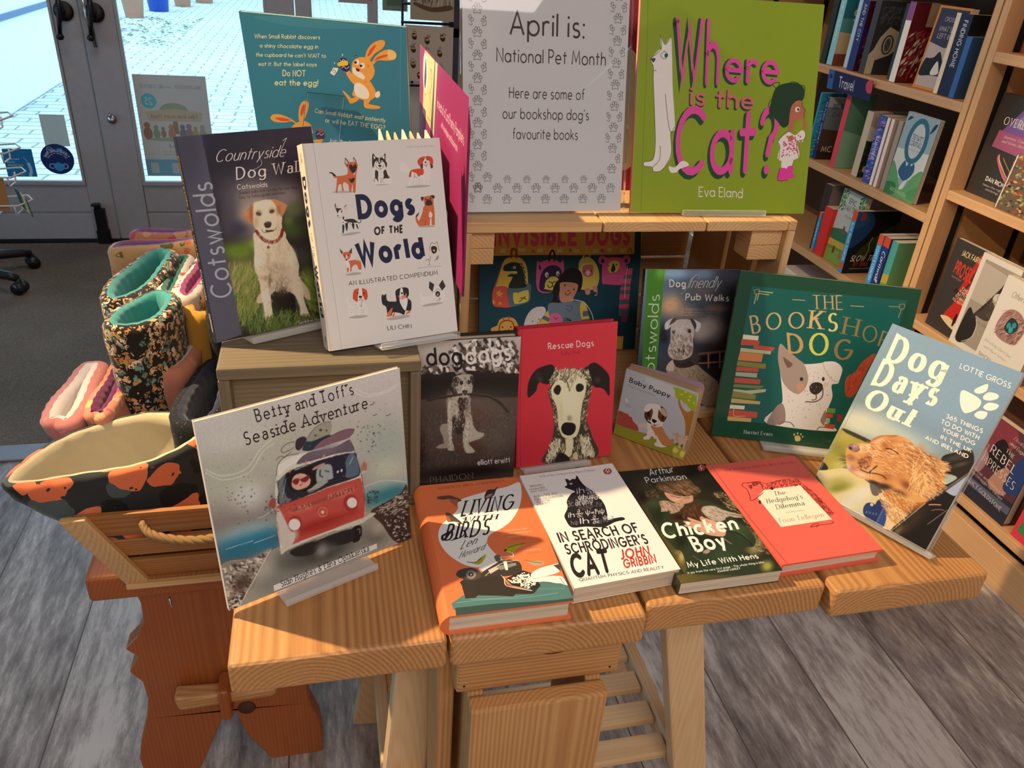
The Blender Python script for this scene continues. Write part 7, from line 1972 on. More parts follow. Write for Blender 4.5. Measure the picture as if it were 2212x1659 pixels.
x0, x1, y0, y1, z0, z1 = .164, .624, .927, 1.222, .75, 1.06
for xa, xb in ((x0+.0005, .345), (.347, .49), (.492, x1-.013)): MB().box(a6((xa, y0, z1-.014)), a6((xb, y1, z1))).build('top_board', 'crate_pine_Y' if xa > .2 else 'crate_pine_X', pc, bevel=.0015)
MB().box(a6((x1-.0125, y0, z1-.014)), a6((x1, y1, z1))).build('top_board', 'crate_pine_Y', pc, bevel=.0015)
MB().box(a6((x0, y0, z0)), a6((x1, y1, z0+.012))).build('bottom_board', 'crate_pine_X', pc, bevel=.0015)
MB().box(a6((x0, y0, z0+.0125)), a6((x0+.012, y1, z1-.0145))).build('side_board', 'crate_pine_Z', pc, bevel=.0015)
for ya, yb in ((y0, .985), (.998, 1.075), (1.088, 1.2)): MB().box(a6((x1-.012, ya, z0+.0125)), a6((x1, yb, z1-.0145))).build('side_slat', 'crate_pine_Z', pc, bevel=.0015)
for za, zb_ in ((.766, .83), (.835, .9), (.905, .97), (.975, 1.04)): MB().box(a6((x0+.013, 1.21, za)), a6((x1-.013, y1, zb_))).build('back_slat', 'crate_pine_X', pc, bevel=.0015)
for xa, xb in ((x0+.0125, .207), (.565, x1-.0125)):
    for za, zb_ in ((1.001, 1.022), (1.0225, 1.0455)): MB().box(a6((xa, y0+.01, za)), a6((xb, y0+.05, zb_))).build('corner_block', 'crate_pine_Y', pc, bevel=.001)
# ------------------------------------------------------------------ the printed sign in its acrylic holder
sh = thing('sign_holder', 'clear acrylic sign holder on the left of the pine crate', 'sign holder', Mx=P_['sign'])
MB().box((-.003, -.0022, -.0005), (.2145, -.0002, .3)).build('front_sheet', 'clear_pane', sh); MB().box((-.003, .0014, -.0005), (.2145, .0034, .3)).build('back_sheet', 'clear_pane', sh)
MB().bar((.105, .004, .25), (.105, .06, .017), .09, .003, (0, 1, 0)).build('rear_leg', 'clear_pane', sh)
def paw(a, x, y, s, half=0, col='4a3e3a'):
    o = V2(x, y); f = lambda pts: [o+Vector(p)*s*1e-3 for p in pts]; wd = lambda d, t: s*.13e-3; L = []
    pad = smooth_closed([Vector(p) for p in ((-.9, -1.1), (-.95, -.6), (-.45, 0), (0, .35), (.45, 0), (.95, -.6), (.9, -1.1), (.4, -.95), (0, -.85), (-.4, -.95))], 4); toes = [(-1.05, .35, .33, .45), (-.4, 1.05, .33, .5), (.4, 1.05, .33, .5), (1.05, .35, .33, .45)]
    curves = [pad+[pad[0]]]
    for cx, cy, rx, ry in toes: curves.append([Vector((cx+rx*math.cos(t), cy+ry*math.sin(t))) for t in np.linspace(0, 2*PI, 13)])
    for c in curves:
        if half: c = [p for p in c if p.x*half >= -.15]
        if len(c) > 2: L += strip(f(c), wd, False)
    a.lay(L, col)
def notice(a):
    a.lay([[(0, 0), (a.w, 0), (a.w, a.h), (0, a.h)]], 'ffffff'); ink = '4a3a34'
    T(a, 'fut', .105, ink, 'April is:', 57, 209, 96, 25.5); T(a, 'fut', .105, ink, 'National Pet Month', 41, 178, 141, 15.5)
    T(a, 'fut', .105, ink, 'Here are some of', 57, 137, 98, 12.6); T(a, 'fut', .105, ink, 'our bookshop dog\'s', 49, 113, 113, 12.6); T(a, 'fut', .105, ink, 'favourite books', 62, 89, 86, 12.6)
    for i in range(10): y = 235+25.65*(1-i); paw(a, 17.6, y, 4.2) if y > 25 else 0; paw(a, 7.3, y-13, 4.2, 1); y > 60 and paw(a, 28, y-13.4, 4.2, -1)
    for i in range(9): y = 232+25.6*(1-i); paw(a, 195.5, y, 4.2) if y > 40 else 0; paw(a, 185.5, y+12.5, 4.2, 1) if y > 55 else 0; paw(a, 205.5, y+12.5, 4.2, -1)
    for i in range(8): paw(a, 17.8+25.3*i, 28.6, 4.2)
    for i in range(7): paw(a, 29.7+25.5*i, 15, 4.2)
    paw(a, 30, 42, 4.2); paw(a, 182, 40, 4.2, 0)
    for i in range(5): paw(a, 55.8+25.4*i, 39.5, 3.4)
sheet('paper_sign', 'white notice with pawprint border standing on the pine crate', 'sign', P_['sign'] @ Matrix.Translation((0, .0003, .001)), .21, .297, notice, 'd8c8c0')
book('gift_book', 'red book with a cream oval mostly hidden between sign and lime green book', pose(.352, 1.07, 1.0605, 0, 10), .2, .27, .02, 'c8283c', group='books on the display table', art_run='base c8283c\ns f0dcb8 150,400 420,300 800,330 900,900 800,1750 500,1900 200,1750 90,1000\nt hand .14 5a3020 "Make" 420,1550 640,1550 420,1650\nt hand .14 5a3020 "friends" 420,1400 640,1400 420,1500\nt hand .14 5a3020 "chocolate" 380,1050 640,1050 380,1140\nt hand .14 5a3020 "socks" 400,950 640,950 400,1030\ne f0e0d0 400,2300 408,2300 400,2308\ne f0e0d0 500,2150 506,2150 500,2156\ne f0e0d0 460,2450 466,2450 460,2456')
# ------------------------------------------------------------------ poetry pamphlet display
def board(a):
    a.lay([[(0, 0), (a.w, 0), (a.w, a.h), (0, a.h)]], '9a2464'); a.lay([[V2(43, 138), V2(174, 130), V2(202, 231), V2(62, 231)]], 'f0dca0'); a.lay([[c+Vector((0, 0)) for c in disc(V2(72, 199), .031, 26)]], 'c8a868'); a.lay([disc(V2(72, 199), .029, 26)], 'f4ecdc')
    a.lay(strip(smooth_open([V2(128, 148), V2(136, 168), V2(126, 178), V2(136, 186), V2(146, 206), V2(132, 214), V2(130, 200)]), lambda d, t: .0022), '5a4a2a'); a.lay([smooth_closed([V2(60, 184), V2(72, 178), V2(84, 198), V2(76, 222), V2(66, 205)])], '3a4a68'); T(a, 'fut', .12, '5a4a2a', 'candlestick', 92, 140, 66, 6)
    T(a, 'fut', .12, 'f0c8d8', 'Instead of a Card Poetry Pamphlets', 205, 176, 224, 13); T(a, 'fut', .12, 'f0c8d8', 'with envelope and bookmark', 247, 158, 140, 9)
a = Art(.452, .232); board(a); mb = MB(); inks = []
out = [(0, 0), (.452, 0), (.452, .2), (.44, .216), (.425, .222), (.4, .225), (.365, .226), (.34, .228), (.064, .231), (.058, .228), (.044, .142), (.02, .07)]
mb.prism(out, lambda u, v: (u, .0001, v), lambda u, v: (u, .003, v)); b2 = []
a.put(mb, inks)
o = build_ink(mb, inks, 'display_board', 'matt_print', None, base_ink('8a1f58')); o.matrix_world = pose(.157, 1.33, .983, -90, 0); tag(o, 'tall magenta cardboard display back for poetry pamphlets', 'display board')
cols = ['efe4cc', 'e8d8a8', 'e6c8a8', 'f0e8d8', 'd8c8b0', 'e0d0c0']
def pamphlet(x, y, z, w, h, col, label, group, lean=0):
    t = thing('pamphlet', label, 'pamphlet', Mx=pose(x, y, z, -90, lean), group=group)
    MB().box((0, 0, 0), (w, .0022, h)).build('cover', ink_mat(col), t); MB().box((.004, .0024, .004), (w-.004, .0034, h-.002)).build('insert', ink_mat('f4efe6'), t); return t
for i in range(7): pamphlet(.072+.0105*i, 1.115, .983, .11, .147-.002*(i % 3), cols[i % 6], 'cream poetry pamphlet in a clear sleeve between rabbit book and magenta board', 'poetry pamphlets, taller row', 1.5)
for i in range(9): pamphlet(.008+.0075*i, 1.06, .983, .09, .125, cols[(i+3) % 6], 'cream pamphlet tip showing just above the pale dog compendium', 'poetry pamphlets, lower row', 1)
pamphlet(.136, 1.05, .983, .12, .105, '2a2238', 'dark purple card folder below the magenta display board', None); pamphlet(.142, 1.02, .983, .09, .09, '6a4a30', 'brown card folder tucked behind the dark purple one', None)
pamphlet(.112, 1.35, .983, .1, .19, 'd8b850', 'mustard yellow card standing behind the magenta display board', None)

# ------------------------------------------------------------------ bookcases along the right wall
XS, XB = 1.62, 1.95
def bookcase(label, ya, yb, tops, plinth):
    t = thing('bookcase', label, 'bookcase', (XB, (ya+yb)/2, 0), 'oak bookcases along the right wall'); C0 = Vector((XB, (ya+yb)/2, 0)); q = lambda p: Vector(p)-C0
    for y in (ya, yb-.022): MB().box(q((XS, y, 0)), q((XB, y+.022, 2.2))).build('upright', 'oak_shelf_Z', t, bevel=.002)
    MB().box(q((XB-.008, ya+.0225, .02)), q((XB, yb-.0225, 2.2))).build('back_panel', mat('back_panel_brown', '5a3a24', .7), t)
    for z in tops: MB().box(q((XS+.001, ya+.0225, z-.025)), q((XB-.009, yb-.0225, z))).build('shelf', 'oak_shelf_Y', t, bevel=.002)
    MB().box(q((XS-.004 if plinth else XS, ya+.0225, 0)), q((XS+.02, yb-.0225, .1))).build('plinth', 'oak_shelf_Y', t, bevel=.002)
    for xx in (XS+.05, XS+.26): MB().box(q((xx, yb-.0235, .2)), q((xx+.02, yb-.0222, 2.1))).build('shelf_strip', 'dark_gap', t)
    return t
bookcase('oak bookcase of travel books standing spine out', 1.805, 3.0, (.2, .493, .78, 1.075, 1.37, 1.68), 0)
bookcase('oak bookcase with books facing out, nearer the viewer', .85, 1.8, (.15, .50, .862, 1.205, 1.55), 1)
def face(name, label, y, z, w, h, t, x=1.64, lean=4, group='books facing out on the near bookcase', **k): return book(name, label, pose(x, y, z+.0012, -90, lean), w, h, t, group=group, **k)
def spined(name, label, yn, z, t, h, d=.13, x=1.637, yaw=0, group='travel books on the bookcase', **k): return book(name, label, pose(x, yn, z+.0012, yaw, 0), d, h, t, group=group, **k)
ZA, ZB_, ZC = 1.075, .78, .493
spined('travel_book', 'travel book with rows of jar labels, first on the top shelf', 2.505, ZA, .03, .2, cover='2a3a34', art_run='base 243430\np 26443c 80,1300 1250,1300 1250,1950 80,1950\np a86a30 80,720 1250,720 1250,1200 80,1200\np 5a7a3a 80,120 1250,120 1250,640 80,640\nf c8d8c8;8aa89a 60 w300 w22 0,0 0,10 120,1350 1200,1350 1200,1900 120,1900\nf f0c890 40 w260 w22 0,0 0,10 120,760 1200,760 1200,1150 120,1150\nf d8e8b8 40 w260 w22 0,0 0,10 120,160 1200,160 1200,600 120,600')
spined('travel_book', 'teal and sand travel book with a white initial, next to the jar labels', 2.465, ZA, .03, .212, cover='2f8090', spine='8fd0e0', art_run='base 2a7c90\np 5aa0a0 0,600 1300,600 1300,1400 0,1400\np d8c098 0,350 1300,350 1300,900 0,1000\np 8a4a34 0,0 1300,0 1300,380 0,340\nt serif .2 f0e8d0 "S" 350,1350 560,1350 350,1650', spine_run='t fut .13 f0f8fc "THE TRAVEL" 80,2000 80,700 190,2000')
spined('travel_book', 'pale blue travel book behind the navy spined one', 2.405, ZA, .028, .215, x=1.66, cover='b8d4e8', spine='b8d8f0')
spined('travel_book', 'navy spined book with a maroon and purple cover on the top shelf', 2.345, ZA, .035, .2, cover='4a1830', spine='2a3a78', art_run='base 4a1422\np 3a1f5a 0,500 1300,500 1300,1200 0,1300\nb 000000 0 0,0 1,0 0,1\ne 6a2a6a 500,900 900,900 500,1300\nf a85a80;3a2a4a;c8a0a0 120 w160 w20 0,0 8,10 100,150 1200,150 1200,1100 100,1000\nt fut .1 d8c8d0 "CITY" 200,250 700,250 200,340'.replace('b 000000 0 0,0 1,0 0,1\n', ''), spine_run='t fut .15 e8ecf4 "AND THE CITY" 110,1900 110,850 230,1900')
spined('travel_book', 'grey black book with a cream compass shape on the top shelf', 2.288, ZA, .028, .205, cover='3a3e44', spine='40444a', art_run='base 363a40\np d8ccb4 0,0 250,0 260,400 700,560 1000,800 900,1200 500,1350 250,1050 120,700 0,560\ne 4a5258 560,850 760,850 560,1130\ne d8ccb4 560,850 700,850 560,1080\ne 5a6468 560,850 660,850 560,1040\nf 6a7074;50565a 120 w140 w24 0,0 6,8 100,1400 1000,1400 1000,1900 100,1900')
spined('travel_book', 'dark teal book with pink capitals beside the white spine', 2.165, ZA, .04, .205, x=1.66, cover='2a3a3c', spine='34404a', art_run='base 2f3438\np 3f8a84 200,1400 1300,1400 1300,2050 200,2050\nt fut .2 d85aa0 "STORY" 60,1150 700,1150 60,1350\nt fut .2 d85aa0 "PATH" 60,800 640,800 60,1000\ne 4aa8a0 600,450 800,450 600,650\nt fut .14 f0e8e8 "A LIFE" 80,250 460,250 80,340\nt fut .14 f0e8e8 "IN TREES" 80,120 520,120 80,210')
spined('travel_book', 'white spined book with purple top and floral cover', 2.136, ZA, .025, .212, cover='7a1a28', spine='f0ece6', art_run='base 6a1a22\np c8a890 500,1500 1300,1500 1300,2120 500,2120\nf c82a3c;e8d8c0;8a6a50;a83a50 160 w240 w60 0,0 6,10 50,100 1250,100 1250,1400 50,1400', spine_run='p 9a5aa0 0,1640 250,1640 250,2120 0,2120')
face('travel_book', 'dune photograph book with an orange border, facing out on the top shelf', 2.066, ZA, .125, .212, .02, group='travel books on the bookcase', x=1.646, cover='c88a48', spine='e0923c', art_run='base d8903c\np 3a3a52 70,80 1180,80 1180,2060 70,2060\np c8b8b4 70,80 1180,80 1180,1250 700,1100 70,1200\ns 16161c 70,350 500,380 1000,420 1100,500 800,800 600,1000 450,850 300,800 120,760\ns f0e8e0 500,420 800,450 760,600 620,760\nt fut .1 d8d8e4 "WHAT SHE" 250,1500 900,1500 250,1620\nt fut .1 d8d8e4 "LEFT IN" 280,1320 800,1320 280,1440\nt fut .1 d8d8e4 "CROSSING" 350,1750 950,1750 350,1850')
spined('travel_book', 'cream spined book with a dark cover right of the dune photograph', 1.95, ZA, .016, .2, cover='1a1a1e', spine='e8d8c4', art_run='base 1a1a1e')
spined('travel_book', 'black book with a fragment of capitals near the bookcase side', 1.906, ZA, .042, .2, cover='1a1a1c', spine='1f2a48', art_run='base 1c1c20\nt fut .15 e8d8c8 "FIN" 60,1000 460,1000 60,1180\nt fut .16 c88a80 "ROMA" 100,260 700,260 100,400\nf 6a5a40;3a3a38 60 w160 w30 0,0 8,8 300,1200 900,1200 800,1700 400,1600\nt fut .1 c85a68 "travels" 150,620 420,620 150,680', spine_run='t fut .15 e8ecf4 "FINDING HOME" 150,1850 150,700 290,1850')
spined('travel_book', 'blue book last on the top shelf by the upright', 1.885, ZA, .02, .15, cover='3a5a8a', spine='3a68a8')
spined('travel_book', 'bright blue seascape book at the far end of the middle shelf', 2.462, ZB_, .012, .21, x=1.634, cover='2a90c0', spine='2a70b8'); 
spined('travel_book', 'bright blue sea cover beside the navy spined book', 2.452, ZB_, .008, .21, x=1.622, cover='2f98c8', spine='3a9ac8', art_run='base 2f9ac8\nf 5ab8dc;1f80b0;8ad0e8 200 w300 w40 0,0 10,2 50,100 1250,100 1250,2000 50,2000')
spined('travel_book', 'navy spined book with a painted village cover on the middle shelf', 2.427, ZB_, .016, .2, cover='a8b0b4', spine='24306a', art_run='base b8c0c2\np 7a8490 0,900 1300,1000 1300,1700 0,1700\np 5a4030 0,150 1300,150 1300,900 0,1000\np 3a2a20 0,0 1300,0 1300,300 0,300\nt fut .16 4a5a6a "BETTY" 200,1650 900,1650 200,1800\nt fut .16 4a5a6a "DAYS" 250,1400 800,1400 250,1550\nt fut .16 e8e0d8 "MC" 150,250 560,250 150,430', spine_run='t fut .14 c8d4f0 "RETURN JOURNEY" 40,1850 40,500 110,1850')
spined('travel_book', 'thin red spined book with a green cover on the middle shelf', 2.312, ZB_, .026, .232, cover='6fa080', spine='d8485a', art_run='base 5f9478\np 8ac0a0 0,0 1300,0 1300,900 0,1200', d=.09)
spined('travel_book', 'book of cream top and dark forest below on the middle shelf', 2.2, ZB_, .03, .198, x=1.648, cover='c8b8a4', art_run='base cbbba8\ns 2a3a20 0,0 1300,0 1300,1150 900,1250 400,1200 0,1150\nf 5a6a30;1a2414;8a9a4a;3a4a20 140 w120 w40 0,0 6,10 30,50 1270,50 1270,1100 30,1100\ns f0e8d8 0,1150 350,1150 420,1350 200,1500 0,1550\nt script .1 6a4a3a "chestnut" 500,1450 1150,1480 500,1600\ne f0f0e8 200,250 270,250 200,350')
spined('travel_book', 'blue and pink painted book on the middle shelf', 2.124, ZB_, .035, .2, x=1.64, cover='4a4a8a', spine='3a58a8', spine_run='f d86aa8;6a8ae0;2a3a78;e0a0c8 90 w200 w40 0,0 10,2 10,150 340,150 340,1950 10,1950\nt fut .16 e0e8fc "SUMMER" 120,1400 120,700 250,1400')
spined('travel_book', 'slim white spined book standing beside its pink tinted neighbour', 2.104, ZB_, .013, .2, cover='b8a8a0', spine='f0e8e4'); spined('travel_book', 'slim pink tinted white spine on the middle shelf', 2.084, ZB_, .013, .2, cover='b8a89c', spine='f4e0e0')
spined('travel_book', 'grey cover book with dark lettering behind the sea castle book', 2.055, ZB_, .02, .2, x=1.645, cover='a89a90', art_run='base b0a298\nt slab .16 4a3a30 "CO" 150,1450 480,1450 150,1620\nt slab .16 4a3a30 "TO" 200,1200 520,1200 200,1370\nf 4a3020;8a6a58;2a1c18 90 w160 w50 0,0 5,9 40,100 1200,100 1200,1000 40,900')
face('travel_book', 'pale blue and green book with an oval title and castle, facing out', 2.045, ZB_, .135, .232, .014, x=1.636, lean=2, group='travel books on the bookcase', cover='9ab4c4', spine='8aa8b8', art_run='base a8c0cc\np e4ece8 0,500 1350,600 1350,1400 0,1300\ns 6ab078 0,0 1350,0 1350,900 1000,700 700,250 300,700 0,900\ns 3a8a50 0,300 400,350 500,100 300,0 0,0\ns 58a06a 900,150 1350,500 1350,100\ns 3a6a98 350,700 500,1050 620,900 700,1080 800,950 900,1050 980,800 700,500\ns f0f0ec 600,250 760,300 820,550 700,480\ne 3a7a90 700,1620 1140,1620 700,2250\ne d8e2e8 700,1620 980,1620 700,2100\nt slab .16 3a4a68 "TREVANY\'S" 470,1650 950,1650 470,1780\nt slab .16 3a4a68 "CORNWALL" 440,1480 960,1480 440,1610\nt fut .1 6a7a8a "a coast walk" 500,1350 900,1350 500,1400\ns 24405a 1100,1900 1250,2050 1300,2200 1180,2150\ns 24405a 60,2080 180,2130 260,2200 120,2200\nt fut .14 c8e8c8 "ALICE WILLOW" 250,130 1000,90 250,230')
spined('travel_book', 'dark sunset castle book at the far end of the lowest shelf', 2.3, ZC, .04, .23, x=1.645, cover='3a3230', art_run='base 5a5450\np c89058 0,1000 1300,1100 1300,1700 0,1600\np 8a8078 0,1600 1300,1700 1300,2300 0,2300\ns 241c1a 0,0 1300,0 1300,1250 900,1150 700,1700 640,1250 500,1750 420,1250 0,1200\nt script .12 d8e0e8 "walks in" 400,900 1000,900 400,1050\nt script .14 f0e8e0 "Britain" 300,560 1000,520 300,760\nf c86a30;e0a050 60 w200 w50 0,0 8,4 40,100 1200,100 1200,400 40,400')
spined('travel_book', 'thin blue and orange spine beside the red one on the lowest shelf', 2.3, ZC, .013, .14, x=1.632, cover='3a8ac0', spine='3a9ad8', spine_run='p e8683c 0,1180 130,1180 130,1400 0,1400\np e8683c 0,0 130,0 130,130 0,130\nt fut .15 f0f8fc "WALKS" 35,1050 35,400 95,1050')
spined('travel_book', 'broad plain red spine on the lowest shelf', 2.252, ZC, .045, .165, cover='d83a34', spine='e0342e')
face('travel_book', 'pale landscape book with green leaf border, facing out on the lowest shelf', 2.253, ZC, .125, .238, .018, x=1.645, lean=3, group='travel books on the bookcase', cover='c8d0c8', art_run='base ccd2cc\np 7a9a4a 0,300 1250,500 1250,1000 600,1150 0,1050\np 3a7a5a 0,700 1250,800 1250,1050 600,1180 0,1050\np d8b84a 0,500 1250,560 1250,760 0,720\np 8ab04a 0,0 1250,0 1250,460 0,420\ns 8a5a4a 500,1050 600,1300 680,1050\ne d8643a 800,330 880,330 800,430\ne 7a3a2a 400,420 460,420 400,560\nf 4a8a4a;6aa85a;2a6a3a 60 w140 w50 0,0 7,7 0,1700 250,1700 300,2380 0,2380\nf 4a8a4a;6aa85a;2a6a3a 60 w140 w50 0,0 7,7 1000,1800 1250,1700 1250,2380 900,2380\nt hand .14 2a2a28 "EPIC" 420,2000 800,2000 420,2150\nt hand .14 2a2a28 "VAN TRIPS" 300,1760 1050,1760 300,1920\nt hand .12 5a5a56 "of Europe" 420,1550 800,1550 420,1640')
spined('travel_book', 'dark mountain road book with a bright blue spine on the lowest shelf', 2.105, ZC-.0005, .022, .205, d=.16, x=1.62, cover='14202c', spine='3a9ad0', art_run='base 14181c\ns 1f4a7a 0,900 400,1100 700,1600 500,2000 0,1900\ns 2a5a8a 0,1500 500,1700 300,2000 0,2000\ns 3a4a20 300,500 900,700 1600,1300 1600,1700 1000,1300 500,900\nl c8c070 w30 700,600 760,800 720,1000 780,1200\np c82a24 150,1780 320,1780 300,2000 180,2000\nt fut .2 f0e0d0 "SLOW TRAVEL" 180,420 1500,420 230,600\nt fut .16 c8402a "BY BIKE" 350,250 900,250 350,370\nt fut .12 c8c8c0 "adventures on two wheels" 250,140 1000,140 250,190', spine_run='p e8603a 0,1720 220,1720 220,2050 0,2050\np e8603a 0,130 220,130 220,330 0,330\nt fut .17 f4fafc "SLOW TRAVEL IN EUROPE" 60,1680 60,400 160,1680')
spined('travel_book', 'slim blue and orange guide beside the upright on the lowest shelf', 1.974, ZC, .022, .172, x=1.632, cover='2a6ab0', spine='3a9ad8', spine_run='p e8603a 0,1400 220,1400 220,1720 0,1720\np e8603a 0,0 220,0 220,120 0,120\nt fut .17 f4fafc "COAST & COUNTRY" 60,1350 60,250 150,1350')
spined('travel_book', 'navy guide with orange top and white script on the lowest shelf', 1.944, ZC, .028, .172, x=1.634, cover='2a3a78', spine='24347a', spine_run='p e0502e 0,1420 280,1420 280,1720 0,1720\nt script .16 f4fafc "Cornwall" 80,1300 80,350 220,1300')
spined('travel_book', 'green and teal guide nearest the upright on the lowest shelf', 1.912, ZC, .028, .17, x=1.638, cover='6aa878', spine='4aa09a', spine_run='p c8b040 0,300 280,350 280,700 0,650\np 6aa850 0,0 280,0 280,420 0,380')
lb = sheet('shelf_label', 'navy label reading Travel with a pink spot on the bookcase shelf edge', 'label', pose(1.6135, 2.425, 1.012, -90, -6), .235, .058, lambda a: (a.lay([[(0, 0), (a.w, 0), (a.w, a.h), (0, a.h)]], '232c5c'), a.lay([[V2(0, 0), V2(30, 0), V2(32, 58), V2(0, 58)]], '3a70b8'), a.lay([[V2(6, 30), V2(24, 34), V2(22, 46), V2(8, 44)]], '233a70'), T(a, 'hand', .13, 'e8e8f0', 'Travel', 62, 14, 82, 30), a.lay([disc(V2(222, 42), .026, 24)], '3a2a5c'), a.lay([disc(V2(222, 40), .019, 24)], 'd8506a')), '232c5c')
# near bookcase, facing out
face('memoir_book', 'dark book with a purple light trail photograph, facing out on the upper shelf', 1.765, .862, .16, .25, .025, x=1.665, lean=3, hard=True, cover='2a2624', spine='1f1c1a', gloss='gloss_print', art_run='base 34302c\np 7a5aa0 350,1600 1600,1500 1600,2300 900,2350\np a85a80 250,1150 1600,1050 1600,1600 300,1650\ns 8a80a8 700,1800 1600,1900 1600,2300 1000,2200\np 3a3632 0,0 1600,0 1600,1150 0,1250\nl d87080 w60 600,1080 620,980 900,700 1300,420\nl f0c8b0 w24 620,1060 680,960 1000,700 1400,400\nl c89050 w20 760,1050 1100,800 1600,520\nt serif .13 f4ece0 "OVERLAND" 330,1800 1500,1800 330,1980\nt script .1 e8dcd8 "Journeys, Coast" 500,1500 1250,1500 500,1570\nt script .1 e8dcd8 "and Stories Abroad" 500,1390 1350,1390 500,1460\nt fut .2 f4f0ec "DAN RICHARDS" 480,420 1450,380 480,520\nt fut .1 d8d0c8 "takes the night train" 450,290 1400,270 450,340\nt fut .1 d8d0c8 "and brings it home" 600,200 1400,180 600,250', spine_run='t fut .15 e8e0d8 "OVERLAND" 90,2200 90,1100 190,2200')
face('memoir_book', 'striped edged colourful book leaning in front of the light trail book', 1.625, .862, .13, .13, .02, x=1.632, lean=5, cover='5a4a40', art_run='base 6a5a48\nf c8803c;b04a34;d8b878;3a3a40;8a9a6a 180 w140 w60 0,0 10,2 20,20 1280,20 1280,1280 20,1280\nl f0ece4 w30 40,0 40,1300')
face('cookery_book', 'brightly lit cream book with a red lower edge on the top shelf', 1.72, 1.205, .17, .22, .03, x=1.65, lean=6, hard=True, cover='f4e4c0', spine='c03a2a', art_run='base f6e8c8\nl d8a060 w20 200,500 1500,500 1500,1900 200,1900 200,500\np f0c880 400,700 1300,700 1300,1500 400,1500\np b8402c 0,0 1700,0 1700,90 0,90')
face('crime_book', 'black book with a red light beam and pale ellipse on the middle shelf', 1.715, .50, .125, .25, .016, x=1.636, lean=2, cover='38322e', art_run='base 3c3632\np c82a20 1250,2100 1250,350 880,300 500,500\np c82a20 950,2350 1060,2350 900,1500 640,1100\ns e8d0a0 420,420 700,300 1000,240 1200,260 1000,420 700,500\np 2a1a18 500,1200 1250,1000 1250,1150 600,1280\ns 1a1414 900,350 960,350 980,600 940,700 900,600\nt fut .16 f0d8a0 "JACK FAIRWEATHER" 330,2130 1500,2130 330,2270\nt fut .22 d8402c "PROSECUTOR" 280,1620 1500,1560 280,1940\nt fut .09 b8a898 "One of the great" 280,1500 650,1500 280,1560\nt fut .18 f0d8b0 "ONE" 780,1330 1000,1310 780,1400\nt fut .18 f0d8b0 "MAN\'S" 730,1240 1020,1220 730,1310\nt fut .18 f0d8b0 "BATTLE" 700,1150 1050,1130 700,1220\nt fut .18 f0d8b0 "TO BRING" 650,1060 1080,1040 650,1130\nt fut .18 f0d8b0 "TO JUSTICE" 600,960 1100,940 600,1030')
face('music_book', 'grey and white book with a guitar neck photograph on the middle shelf', 1.6, .50, .13, .252, .02, x=1.622, lean=2, cover='e0dcd4', spine='e8e4dc', art_run='base e4e0d8\np a89e90 130,170 1300,170 1300,2380 130,2380\np c0b8ac 130,1300 1300,1300 1300,2200 130,2300\ns 2a2420 160,200 400,150 620,400 640,700 560,900 400,1000 250,1100 180,900\nl 3a342e w90 420,900 700,1400 950,1900\ns 2a2622 900,1850 1000,1800 1080,2050 980,2100\ns 4a443e 500,1000 900,1000 1000,1300 800,1500 640,1200\nl e0d8cc w14 400,180 640,420 660,720 560,900\ns d8d0c8 800,1550 950,1600 960,1750 820,1700\nt serif .11 8a6a30 "MEN" 1000,1850 1300,1850 1000,2000\nt serif .11 8a6a30 "OF A" 900,1600 1300,1600 900,1740\nt serif .11 8a6a30 "CERTAIN" 640,1400 1400,1330 640,1540\nt serif .11 8a6a30 "AGE" 800,1100 1200,1060 800,1240\nt script .12 6a6258 "My Life" 620,820 950,820 620,900')
face('nature_book', 'white book with a watercolour nest of blue eggs, lowest right of the middle shelf', 1.49, .50, .14, .235, .02, x=1.606, lean=2, cover='e4e0da', art_run='base e8e4de\ns a8807a 250,1000 500,850 900,900 1050,1250 850,1600 500,1650 280,1400\nf 8a5a58;c8a098;6a4a44;d8c0b4 160 w220 w20 0,0 6,8 250,950 1000,900 1050,1500 300,1600\ns 24404a 480,1150 700,1080 850,1250 780,1420 560,1450\ne 3a9aa0 580,1250 640,1250 580,1330\ne 48a8ac 680,1180 740,1180 680,1260\ne 3a9aa0 720,1320 780,1320 720,1390\nt script .12 6a6258 "Otherwise" 300,1900 900,1900 300,2050\nt script .1 7a7268 "How a Body, What it Does" 100,620 1000,560 100,700\nt script .1 7a7268 "and Why it Matters" 150,460 900,420 150,530\nt fut .12 5a5550 "SIMON" 80,220 500,200 80,310')
face('history_book', 'dark red and blue history book of two women, facing out on the lowest shelf', 1.41, .15, .165, .24, .03, x=1.634, lean=2, hard=True, cover='4a2a34', spine='2a2430', art_run='base 5a3440\np 2a2a3a 0,0 1650,0 1650,700 0,600\ns 8a3a48 0,1500 600,1400 1000,1900 900,2400 0,2400\ns 1a1620 500,1200 900,1100 1000,1700 700,2000 480,1700\ns b88a78 800,700 1300,700 1400,1200 1100,1400 850,1100\ns 24407a 1200,900 1650,1000 1650,2000 1300,1800\ns a8808a 60,900 400,800 500,1300 250,1500 60,1400\np 5a6078 0,300 1650,350 1650,560 0,520\nt serif .12 f0e4e0 "THE" 850,1750 1150,1700 850,1850\nt serif .12 f0e4e0 "REBEL" 450,1480 1350,1360 450,1700\nt serif .12 e8d8d4 "EMPRESSES" 200,1150 1500,1000 200,1370\nt serif .12 d8c8c8 "Power and Glamour in" 250,780 1350,700 250,860\nt serif .12 d8c8c8 "the Struggle for Europe" 200,660 1350,580 200,740\nt serif .12 e8e0e4 "NANCY GOLDSTONE" 150,380 1450,300 150,500\nt script .1 d8a8a8 "Elisabeth" 900,2150 1400,2100 900,2250\nt script .1 f0e0dc "and Eugenie" 850,1980 1500,1930 850,2080')
